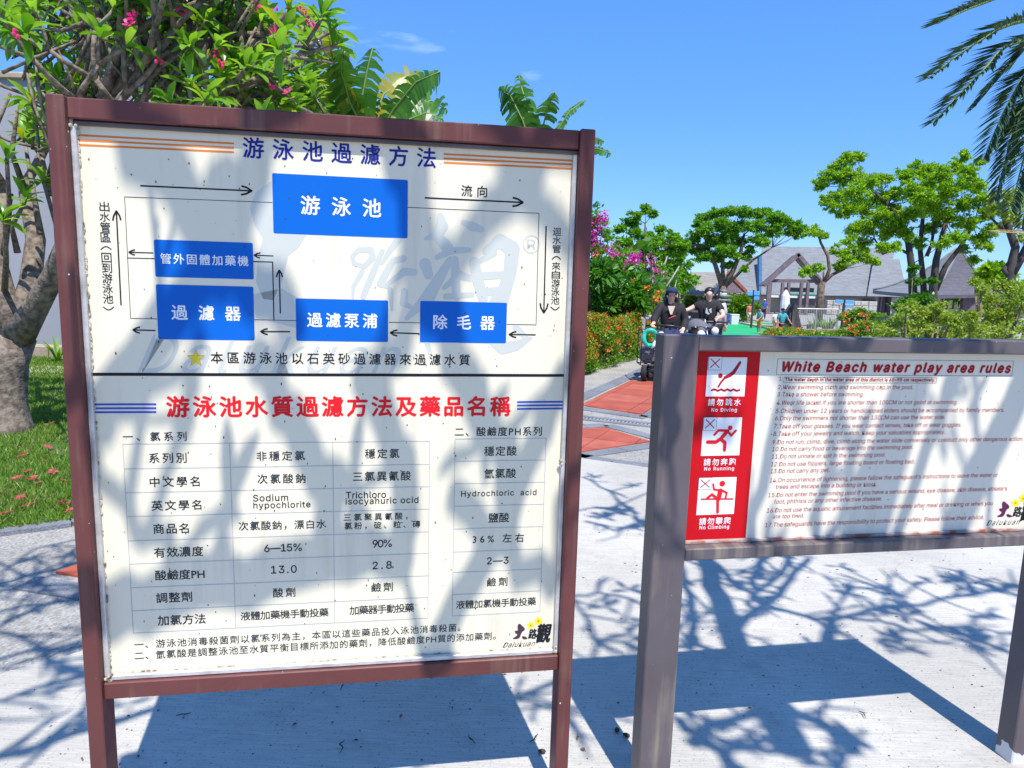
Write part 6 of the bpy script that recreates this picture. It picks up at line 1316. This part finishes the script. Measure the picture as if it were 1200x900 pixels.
for rr in range(3):
    for i in range(13):
        a_ = at(941 + i * 3.8 + rr * 1.4, 393.5 - rr * 3.3, Y); MB().bbox((a_.x, Y + random.uniform(-.04, .04), a_.z), (.135, .5, .055), .012, 0).build('stone', M_SLB, ss)
# garden lantern behind the man, timber edging
Y = 17.5; lt = thing('garden_lantern', 'tiered grey-green garden lantern between the man and the flame tree trunk', 'lamp', (at(846, 370, Y).x, Y, slope(Y))); x_ = lt.location.x; M_LAN = mat('grey_green_metal', (.16, .18, .15), .5, .15)
zt = at(846, 339, Y).z
MB().tube([(x_, Y, slope(Y)), (x_, Y, zt - .45)], .045, 10).build('pole', M_LAN, lt)
for k, (dz, rr) in enumerate(((0, .09), (-.12, .20), (-.22, .22), (-.32, .20))): MB().tube([(x_, Y, zt + dz), (x_, Y, zt + dz - .03), (x_, Y, zt + dz - .07)], [rr * .45, rr * .95, rr], 14).build('shade', M_LAN, lt, True)
MB().tube([(x_, Y, zt - .05), (x_, Y, zt - .45)], .08, 12).build('lamp_glass', M_WHITE, lt, True)
te = thing('timber_rail', 'weathered timber rail leaning low behind the woman, left of her shoulder', 'rail', (at(764, 375, 15.5).x, 15.5, 0)); MB().tube([at(750, 374, 15.5), at(777, 370.5, 15.8)], .06, 8).build('rail', mat('weathered_timber', (.38, .34, .30)), te); 
q = at(754, 373, 15.5); MB().tube([q, (q.x, q.y, 0)], .05, 8).build('post', MATS['weathered_timber'], te); q = at(775, 371, 15.8); MB().tube([q, (q.x, q.y, 0)], .05, 8).build('post', MATS['weathered_timber'], te)
# ================================================================ PEOPLE
SK = mat('skin', (.62, .40, .30), .5, .05, 6); SK2 = mat('tanned_skin', (.40, .215, .14), .5, .05, 6); HAIRM = mat('black_hair', (.012, .010, .010), .4, .2, 30)
SKIN_JOBS = []
def skin(name, joints, edges, rad, m, parent, sub=1):
    SKIN_JOBS.append((name, joints, edges, rad, m, parent, sub))
BASEJ = dict(pel=(0, 0, .53), sp=(0, .005, .63), ch=(0, .005, .745), nb=(0, .005, .825), nk=(0, 0, .865), hd=(0, -.012, .905), ht=(0, -.004, .952), nose=(0, -.065, .908),
             sL=(.105, .005, .805), eL=(.135, .02, .655), wL=(.14, -.02, .515), sR=(-.105, .005, .805), eR=(-.135, .02, .655), wR=(-.14, -.02, .515),
             hL=(.052, 0, .50), kL=(.058, -.012, .275), aL=(.06, .01, .045), tL=(.066, -.085, .015), hR=(-.052, 0, .50), kR=(-.058, -.012, .275), aR=(-.06, .01, .045), tR=(-.066, -.085, .015))
BR = dict(pel=.078, sp=.068, ch=.080, nb=.040, nk=.031, hd=.064, ht=.052, nose=.016, sL=.044, eL=.029, wL=.019, hL=.058, kL=.038, aL=.024, tL=.016)
for k_ in list(BR):
    if k_.endswith('L') and k_ != 'nk': BR[k_[:-1] + 'R'] = BR[k_]
BE = [('pel', 'sp'), ('sp', 'ch'), ('ch', 'nb'), ('nb', 'nk'), ('nk', 'hd'), ('hd', 'ht'), ('hd', 'nose')] + [(a, b) for s in 'LR' for a, b in (('ch', 's' + s), ('s' + s, 'e' + s), ('e' + s, 'w' + s), ('pel', 'h' + s), ('h' + s, 'k' + s), ('k' + s, 'a' + s), ('a' + s, 't' + s))]
def person(label, loc, H, rz, pose=None, top=None, bottom=None, skinm=None, hair=True, group=None, sleeve=.5, leg='long', hat=None, legm=None, longhair=False, fat_=1.0, shoes=M_BLKW):
    J = {k: Vector(v) for k, v in BASEJ.items()}
    for k, v in (pose or {}).items(): J[k] = Vector(v)
    R = dict(BR); R = {k: v * fat_ if k in ('pel', 'sp', 'ch', 'sL', 'sR', 'hL', 'hR') else v for k, v in R.items()}
    E = list(BE)
    for s in 'LR':                                       # palm and five separate fingers
        w_ = J['w' + s]; d = (w_ - J['e' + s]).normalized(); sd_ = d.cross(Vector((0, 1, 0))); sd_ = sd_.normalized() if sd_.length > .1 else Vector((1, 0, 0))
        J['p' + s] = w_ + d * .035; R['p' + s] = .014; E.append(('w' + s, 'p' + s))
        for i, (o_, ln) in enumerate(((-.018, .040), (-.007, .047), (.004, .045), (.015, .036))):
            a_ = 'f%s%d' % (s, i); J[a_] = J['p' + s] + sd_ * o_ + d * .022; J[a_ + 'b'] = J[a_] + d * ln * .7 + Vector((0, -.010, 0)) + d.cross(sd_) * .008; R[a_] = .0062; R[a_ + 'b'] = .0048; E += [('p' + s, a_), (a_, a_ + 'b')]
        J['th' + s] = w_ + d * .022 + sd_ * -.026; J['th' + s + 'b'] = J['th' + s] + d * .026; R['th' + s] = .0068; R['th' + s + 'b'] = .005; E += [('w' + s, 'th' + s), ('th' + s, 'th' + s + 'b')]
    r = thing('person', label, 'person', loc, rz, group, world=False)
    sc_ = lambda keys: {k: J[k] * H for k in keys}
    if top: R = {k: v * (.84 if k in ('ch', 'sp', 'pel') else .9 if k in ('sL', 'sR', 'nb') else 1) for k, v in R.items()}; RS = dict(R, ch=BR['ch'] * fat_, sp=BR['sp'] * fat_, pel=BR['pel'] * fat_, sL=BR['sL'] * fat_, sR=BR['sR'] * fat_, nb=BR['nb'])
    else: RS = dict(R)
    skin('body', sc_(J), E, {k: R[k] * H for k in J}, skinm or SK, r)
    R = RS; g = 1.22
    if top:
        t = {k: J[k] * H for k in ('pel', 'sp', 'ch', 'nb', 'sL', 'sR')}; rr = {'pel': R['pel'] * 1.12, 'sp': R['sp'] * g, 'ch': R['ch'] * 1.16, 'nb': R['nb'] * 1.12, 'sL': R['sL'] * 1.3, 'sR': R['sR'] * 1.3}; e = [('pel', 'sp'), ('sp', 'ch'), ('ch', 'nb'), ('ch', 'sL'), ('ch', 'sR')]
        if sleeve > 0:
            for s in 'LR':
                if sleeve <= 1: k = J['s' + s].lerp(J['e' + s], sleeve); t['q' + s] = k * H; rr['q' + s] = R['e' + s] * 1.6; e.append(('s' + s, 'q' + s))
                else: t['e' + s] = J['e' + s] * H; rr['e' + s] = R['e' + s] * 1.45; k = J['e' + s].lerp(J['w' + s], .9); t['q' + s] = k * H; rr['q' + s] = R['w' + s] * 1.7; e += [('s' + s, 'e' + s), ('e' + s, 'q' + s)]
        skin('shirt', t, e, {k: v * H for k, v in rr.items()}, top, r)
    if bottom:
        t = {k: J[k] * H for k in ('pel', 'hL', 'hR')}; rr = {'pel': R['pel'] * 1.10, 'hL': R['hL'] * 1.16, 'hR': R['hR'] * 1.16}; e = [('pel', 'hL'), ('pel', 'hR')]
        for s in 'LR':
            if leg == 'short': t['q' + s] = J['h' + s].lerp(J['k' + s], .75) * H; rr['q' + s] = R['k' + s] * 1.5; e.append(('h' + s, 'q' + s))
            else: t['k' + s] = J['k' + s] * H; t['q' + s] = J['k' + s].lerp(J['a' + s], .92) * H; rr['k' + s] = R['k' + s] * 1.35; rr['q' + s] = R['a' + s] * 1.7; e += [('h' + s, 'k' + s), ('k' + s, 'q' + s)]
        skin('trousers' if leg != 'short' else 'shorts', t, e, {k: v * H for k, v in rr.items()}, bottom, r)
    for s in 'LR': skin('shoe', {'a': J['a' + s] * H + Vector((0, 0, -.01)), 't': J['t' + s] * H}, [('a', 't')], {'a': .030 * H, 't': .024 * H}, shoes, r)
    hc = J['hd'].lerp(J['ht'], .55) * H
    if hair and not (hat and not longhair):
        MB().ball(hc + Vector((0, .024 * H, .016 * H)), .054 * H, 12, 8, (1.03, 1.0, .95)).build('hair', HAIRM, r, True)
    if longhair:
        mb = MB()
        for sx in (-1, 1): mb.tube([hc + Vector((sx * .045, .02, .02)) * H, hc + Vector((sx * .060, .02, -.05)) * H, hc + Vector((sx * .066, .0, -.12)) * H, hc + Vector((sx * .055, -.04, -.19)) * H], [.018 * H, .020 * H, .019 * H, .006 * H], 8)
        mb.tube([hc + Vector((0, .04, .03)) * H, hc + Vector((0, .06, -.06)) * H, hc + Vector((0, .055, -.17)) * H], [.05 * H, .06 * H, .03 * H], 10); mb.build('long_hair', HAIRM, r, True)
    if hat:
        MB().ball(hc + Vector((0, .006, .030)) * H, .058 * H, 12, 8, (1.02, 1.1, .75)).build('cap', hat, r, True)
        bl = MB(); bc = hc + Vector((0, -.050, .028)) * H; bl.prism([bc + Vector((math.cos(a2) * .050 * H, -abs(math.sin(a2)) * .062 * H, 0)) for a2 in [PI * i / 8 for i in range(9)]], (0, 0, .006 * H)); bl.build('cap_visor', hat, r)
    er = MB(); 
    for sx in (-1, 1): MB().ball(J['hd'] * H + Vector((sx * .047 * H, .004, .003 * H)), .011 * H, 6, 5, (.5, 1, 1.3)).build('ear', skinm or SK, r, True)
    for sx in (-1, 1): MB().ball(J['hd'] * H + Vector((sx * .020 * H, -.051 * H, .012 * H)), .0048 * H, 6, 5, (1.3, .6, .7)).build('eye', M_BLKW, r, True)
    MB().tube([J['hd'] * H + Vector((sx * .012 * H, -.0555 * H + abs(sx) * .004 * H, -.024 * H)) for sx in (-1, 0, 1)], .0026 * H, 5).build('mouth', mat('lips', (.45, .10, .09)), r, True)
    return r, J
def run_skins():
    tmp = bpy.data.collections.new('tmp'); COL.children.link(tmp); obs = []
    for (name, joints, edges, rad, m, parent, sub) in SKIN_JOBS:
        ks = list(joints); me = bpy.data.meshes.new(name); me.from_pydata([tuple(joints[k]) for k in ks], [(ks.index(a), ks.index(b)) for a, b in edges], [])
        o = bpy.data.objects.new('s', me); tmp.objects.link(o); md = o.modifiers.new('k', 'SKIN'); md.use_smooth_shade = True; o.modifiers.new('s', 'SUBSURF').levels = 1
        if not me.skin_vertices:
            bm = bmesh.new(); bm.from_mesh(me); bm.verts.layers.skin.verify(); bm.to_mesh(me); bm.free()
        for i, k in enumerate(ks):
            sv = me.skin_vertices[0].data[i]; q = rad[k]; sv.radius = (q, q) if k not in ('ch', 'sp', 'pel') else (q * 1.12, q * .82); sv.use_root = (i == 0)
        obs.append(o)
    bpy.context.view_layer.update(); dg = bpy.context.evaluated_depsgraph_get()
    for o, (name, joints, edges, rad, m, parent, sub) in zip(obs, SKIN_JOBS):
        me = bpy.data.meshes.new_from_object(o.evaluated_get(dg)); me.name = name; me.materials.clear(); me.materials.append(m); me.shade_smooth()
        n = bpy.data.objects.new(name, me); COL.objects.link(n); n.parent = parent
    for o in obs: bpy.data.objects.remove(o)
    COL.children.unlink(tmp)
cl = lambda n, c: mat('cloth_' + n, c, .85, .1, 12, .2, 60)
C_BLK = cl('black', (.018, .017, .02)); C_WHT = cl('white', (.62, .61, .58)); C_NAVY = cl('navy', (.012, .03, .09)); C_GRY = cl('grey', (.13, .13, .15)); C_COR = cl('coral', (.60, .15, .09)); C_TEAL = cl('teal', (.05, .30, .34)); C_ORG = cl('orange', (.62, .27, .04)); C_ROY = cl('royal_blue', (.03, .10, .48)); C_LG = cl('pale_grey', (.48, .50, .48)); C_IND = cl('indigo', (.02, .03, .10)); C_SND = cl('sand', (.50, .36, .26))
seat = dict(pel=(0, 0, .40), sp=(0, .01, .49), ch=(0, .0, .60), nb=(0, -.005, .685), nk=(0, -.01, .725), hd=(0, -.028, .768), ht=(0, -.018, .815), nose=(0, -.085, .772), sL=(.105, 0, .665), sR=(-.105, 0, .665), hL=(.055, -.02, .385), kL=(.07, -.23, .40), aL=(.075, -.25, .20), tL=(.078, -.33, .175), hR=(-.055, -.02, .385), kR=(-.07, -.23, .40), aR=(-.075, -.25, .20), tR=(-.078, -.33, .175))
W_ = at(785, 380, 12.1); Hh = 1.72
ps = dict(seat); ps.update(eR=(-.16, -.07, .55), wR=(-.17, -.20, .50), eL=(.155, .0, .53), wL=(.12, -.16, .45), hd=(.004, -.030, .772), ht=(.0, -.002, .818), nose=(.0, -.088, .785))
pw, PJ = person('woman in navy cap, pink sunglasses and black open cardigan seated on a scooter', (W_.x, 12.1, .10), Hh, R_(-9), ps, C_BLK, C_IND, SK, sleeve=1.5, hat=C_NAVY, longhair=True)
hp = PJ['hd'] * Hh
for sx in (-1, 1): MB().ball(hp + Vector((sx * .019 * Hh, -.050 * Hh, .010 * Hh)), .0155 * Hh, 10, 6, (1.1, .4, .72)).build('sunglasses', mat('pink_lens', (.55, .12, .16), .15, .05), pw, True)
nk = PJ['nb'] * Hh
mb = MB(); y_ = -.088 * Hh * .92; c3 = [(-.036, .0), (.036, .0), (.010, -.085), (-.006, -.085)]; mb.prism([Vector((x * Hh, y_ - .004 + abs(x) * .35, nk.z - .005 + z * Hh)) for x, z in c3], (0, -.006, 0)); mb.build('neckline', mat('pale_skin', (.66, .48, .38), .6, .04), pw)
MB().tube([Vector((-.02 * Hh, y_ - .02, nk.z - .13 * Hh)), Vector((.02 * Hh, y_ - .022, nk.z - .11 * Hh)), Vector((.045 * Hh, y_ - .02, nk.z - .10 * Hh))], .012, 6).build('pendant', mat('red_bead', (.6, .04, .06)), pw)
M_ = at(829, 375, 13.9); ps = dict(seat); ps.update(eR=(-.21, -.03, .60), wR=(-.30, -.10, .575), eL=(.165, -.10, .55), wL=(.10, -.22, .52), hd=(.0, -.025, .77), ht=(0, -.01, .818), nose=(0, -.082, .775))
pmn, MJ = person('short-haired smiling man in black t-shirt leaning over a grey pushchair hood', (M_.x, 13.9, .10), 1.76, R_(-12), ps, C_BLK, C_GRY, SK, sleeve=.65)
y_ = -.095 * 1.76; nk = MJ['ch'] * 1.76; MB().prism([Vector((x, y_ - .005, nk.z + z)) for x, z in ((-.06, -.05), (.0, -.08), (.06, -.04), (.05, .05), (.0, .02), (-.05, .06))], (0, -.004, 0)).build('shirt_print', C_LG, pmn)
MB().tube([Vector((-.07, y_ + .02, nk.z + .13)), Vector((.0, y_ - .012, nk.z)), Vector((.10, y_ + .02, nk.z - .16))], .012, 6).build('bag_strap', C_BLK, pmn)
B_ = at(837.5, 380, 15.2); person('person in loose white top and black trousers standing behind the man', (B_.x, 15.2, 0), 1.50, R_(160), dict(), C_LG, C_BLK, SK, sleeve=.9, fat_=1.25)
q = gp(889, 391.5); person('child in teal and white vest and orange shorts at the front of the green mat', (q.x, q.y, q.z + .03), 1.13, R_(-60), dict(eL=(.12, -.06, .66), wL=(.10, -.14, .58)), C_TEAL, C_ORG, SK2, sleeve=0, leg='short', shoes=SK2)
q = gp(877, 381); person('young person in coral top and white shorts walking on the green mat', (q.x, q.y, q.z + .03), 1.42, R_(20), dict(kL=(.058, -.05, .275), aL=(.06, -.04, .05), tL=(.06, -.12, .02), wL=(.10, -.10, .60)), C_COR, C_WHT, SK2, sleeve=.6, leg='short', shoes=SK2)
q = gp(907, 389.5); person('child in white t-shirt standing at the right end of the green mat', (q.x, q.y, q.z + .03), .98, R_(25), dict(eL=(.19, .0, .68), wL=(.22, -.02, .56), eR=(-.18, 0, .68), wR=(-.21, -.03, .56)), C_WHT, C_SND, SK2, sleeve=.9, leg='short', shoes=SK2, fat_=1.1)
q = gp(894.5, 374); person('distant person in royal blue top beyond the green mat', (q.x, q.y, q.z), 1.62, R_(-30), dict(), C_ROY, C_NAVY, SK2, sleeve=.8, hat=C_WHT)
q = at(916, 380, 24.3); person('person in dark cap and teal shirt by the rail of the slatted ramp', (q.x, 24.3, slope(24.3)), 1.18, R_(15), dict(eL=(.17, -.05, .68), wL=(.2, -.12, .60)), C_TEAL, C_BLK, SK2, sleeve=.9, hat=C_BLK)
run_skins()
# ================================================================ SCOOTERS, PUSHCHAIR, SWIM RING
M_TYRE = mat('tyre_rubber', (.02, .02, .022), .8, .15); M_PLB = mat('black_plastic', (.02, .021, .024), .35, .15, 8); M_CHR = mat('bright_metal', (.60, .60, .60), .25, .05, metal=.9)
def wheel(c, r_, w_, ax, root):
    ax = Vector(ax).normalized(); u = ax.orthogonal().normalized(); v_ = ax.cross(u); c = Vector(c); ty = MB(); n = 20; prof = [(-.5, .78), (-.5, .93), (-.25, 1.0), (.25, 1.0), (.5, .93), (.5, .78)]; vs = []; fs = []
    for i in range(n):
        a2 = 2 * PI * i / n; e = u * math.cos(a2) + v_ * math.sin(a2)
        for (o_, k) in prof: vs.append(c + ax * o_ * w_ + e * r_ * k)
    for i in range(n):
        for j in range(6): a2 = i * 6 + j; b2 = i * 6 + (j + 1) % 6; c2 = ((i + 1) % n) * 6; fs.append((a2, c2 + j, c2 + (j + 1) % 6, b2))
    ty.add(vs, fs); t = ty.build('wheel', M_TYRE, root, True); rm = MB(); rm.tube([c - ax * w_ * .35, c + ax * w_ * .35], r_ * .22, 10)
    for i in range(6): a2 = PI * i / 3; e = u * math.cos(a2) + v_ * math.sin(a2); rm.tube([c + e * r_ * .15, c + e * r_ * .82], .012, 5)
    rm.build('rim', M_CHR, t, org=Vector(root['_w']) if root.get('_w') else None)
def scooter(label, loc, rz, bm):
    r = thing('mobility_scooter', label, 'scooter', loc, rz, world=False)
    MB().bbox((0, -.25, .18), (.50, .75, .07), .02).build('footboard', M_PLB, r); MB().bbox((0, .35, .34), (.52, .50, .34), .07).build('rear_body', bm, r)
    MB().bbox((0, .28, .60), (.46, .44, .10), .04).build('seat', M_PLB, r); MB().bbox((0, .52, .88), (.46, .10, .50), .04).build('backrest', M_PLB, r); MB().tube([(0, .28, .5), (0, .28, .58)], .04, 8).build('seat_post', M_CHR, r)
    MB().tube([(0, -.66, .2), (0, -.60, .55), (0, -.50, .92)], [.05, .045, .04], 10).build('tiller', bm, r, True); MB().tube([(-.30, -.42, .93), (-.14, -.50, .95), (.14, -.50, .95), (.30, -.42, .93)], .018, 8).build('handlebar', M_PLB, r, True)
    MB().ball((0, -.63, .78), .075, 12, 8, (1, .6, 1)).build('headlamp', M_WHITE, r, True)
    for x_, y_ in ((-.24, -.62), (.24, -.62), (-.27, .42), (.27, .42)): wheel((x_, y_, .15), .15, .09, (1, 0, 0), r)
    return r
scooter('black mobility scooter carrying the woman in the navy cap', (W_.x - .02, 12.15, .0), R_(-22), M_PLB)
scooter('dark mobility scooter carrying the man in the black t-shirt', (M_.x, 13.95, .0), R_(0), mat('grey_plastic', (.10, .10, .11), .4, .1))
# trolley with wire sides left of the grey post
c = at(758, 410, 11.75); tr_ = thing('wire_trolley', 'black wire-sided trolley with a bag beside the left grey post', 'trolley', (c.x, 11.75, 0)); x0, x1, y0, y1, z0, z1 = c.x - .12, c.x + .20, 11.6, 11.95, .28, .86
fr = MB()
for (x_, y_) in ((x0, y0), (x1, y0), (x1, y1), (x0, y1)): MB().tube([(x_, y_, z0), (x_, y_, z1)], .011, 6).build('upright', M_PLB, tr_)
for z_ in (z0, z1):
    MB().tube([(x0, y0, z_), (x1, y0, z_), (x1, y1, z_), (x0, y1, z_), (x0, y0, z_)], .011, 6).build('frame_rail', M_PLB, tr_)
for i in range(1, 6):
    z_ = z0 + (z1 - z0) * i / 6; MB().tube([(x0, y0, z_), (x1, y0, z_)], .004, 4).build('wire', M_PLB, tr_)
MB().bbox(((x0 + x1) / 2, (y0 + y1) / 2, z0 + .16), (x1 - x0 - .05, y1 - y0 - .05, .28), .05).build('bag', C_GRY, tr_)
MB().tube([((x0 + x1) / 2 + .02, y0 + .1, z0), ((x0 + x1) / 2 + .02, y0 + .1, .10)], .03, 8).build('fork', M_PLB, tr_); MB().ball((c.x + .05, 11.55, z1 + .02), .05, 10, 6, (1.6, .6, .6)).build('grip', M_PLB, tr_, True)
wheel((c.x + .06, 11.72, .10), .10, .07, (1, .1, 0), tr_); wheel((c.x + .16, 11.9, .10), .10, .07, (1, .1, 0), tr_)
rg = at(762, 396, 11.5); rt_ = thing('swim_ring', 'turquoise inflatable swim ring hanging beside the woman\'s hand', 'swim ring', (rg.x, 11.5, rg.z))
mb = MB(); mb.tube([(rg.x + math.cos(2 * PI * i / 20) * .11, 11.5 + .02 * math.sin(i), rg.z + math.sin(2 * PI * i / 20) * .13) for i in range(21)], .038, 10, False); mb.build('ring', mat('turquoise_vinyl', (.02, .46, .34), .3, .1), rt_, True); MB().tube([(rg.x + .02, 11.46, rg.z - .17), (rg.x + .06, 11.44, rg.z - .12), (rg.x + .08, 11.46, rg.z - .05)], [.012, .03, .02], 8).build('white_patch', M_WHITE, rt_, True)
# pushchair in front of the man
c = at(819, 382, 13.0); pc = thing('pushchair', 'grey-hooded pushchair in front of the man with a round white fan clipped on', 'pushchair', (c.x, 13.0, 0)); hz = at(819, 374, 13.0).z
hd = MB(); n = 12; vs = []
for i in range(n + 1):
    a2 = PI * i / n
    for j in range(5): b2 = (PI / 2) * j / 4; vs.append((c.x + math.cos(a2) * .21, 13.0 + .20 - math.sin(b2) * .36 * math.sin(a2) ** .5, hz - .19 + math.sin(a2) * .19 * math.cos(b2 * .75)))
fs = [(i * 5 + j, (i + 1) * 5 + j, (i + 1) * 5 + j + 1, i * 5 + j + 1) for i in range(n) for j in range(4)]; hd.add(vs, fs); hd.build('hood', C_GRY, pc, True)
MB().bbox((c.x, 13.12, hz - .42), (.36, .30, .40), .06).build('seat', C_BLK, pc); MB().tube([(c.x - .03, 12.72, hz - .26), (c.x - .03, 12.66, hz - .27)], [.075, .07], 16).build('fan', M_WHITE, pc, True); MB().ball((c.x - .07, 13.02, hz - .23), .07, 10, 8).build('head_rest', mat('brown_cloth', (.20, .09, .06)), pc, True)
for sx in (-1, 1):
    MB().tube([(c.x + sx * .20, 13.35, hz - .02), (c.x + sx * .20, 13.1, hz - .3), (c.x + sx * .20, 12.8, .12)], .013, 6).build('frame', M_CHR, pc); MB().tube([(c.x + sx * .20, 12.95, .55), (c.x + sx * .20, 13.45, .12)], .013, 6).build('frame', M_CHR, pc)
    wheel((c.x + sx * .22, 12.8, .11), .11, .05, (1, 0, 0), pc); wheel((c.x + sx * .22, 13.45, .11), .11, .05, (1, 0, 0), pc)
MB().tube([(c.x - .20, 13.35, hz - .02), (c.x + .20, 13.35, hz - .02)], .016, 8).build('handle', M_PLB, pc)
# parked empty scooter with dark seat behind, white towel over its arm
sc3 = scooter('parked scooter with tall dark seat between the woman and the man', (at(806, 380, 14.6).x, 14.6, 0), R_(5), M_PLB)
q = at(804, 378, 14.2); tw = MB(); tw.add([(q.x - .07, 14.15, q.z + .12), (q.x + .07, 14.15, q.z + .14), (q.x + .09, 14.12, q.z - .1), (q.x + .08, 14.14, q.z - .3), (q.x - .08, 14.12, q.z - .28), (q.x - .06, 14.1, q.z - .08)], [(0, 5, 2, 1), (5, 4, 3, 2)]); o = tw.build('towel', C_WHT); tag(o, 'white towel draped over the seat between the woman and the man', 'towel'); sm_ = o.modifiers.new('s', 'SOLIDIFY'); sm_.thickness = .02
for i in range(0): pass
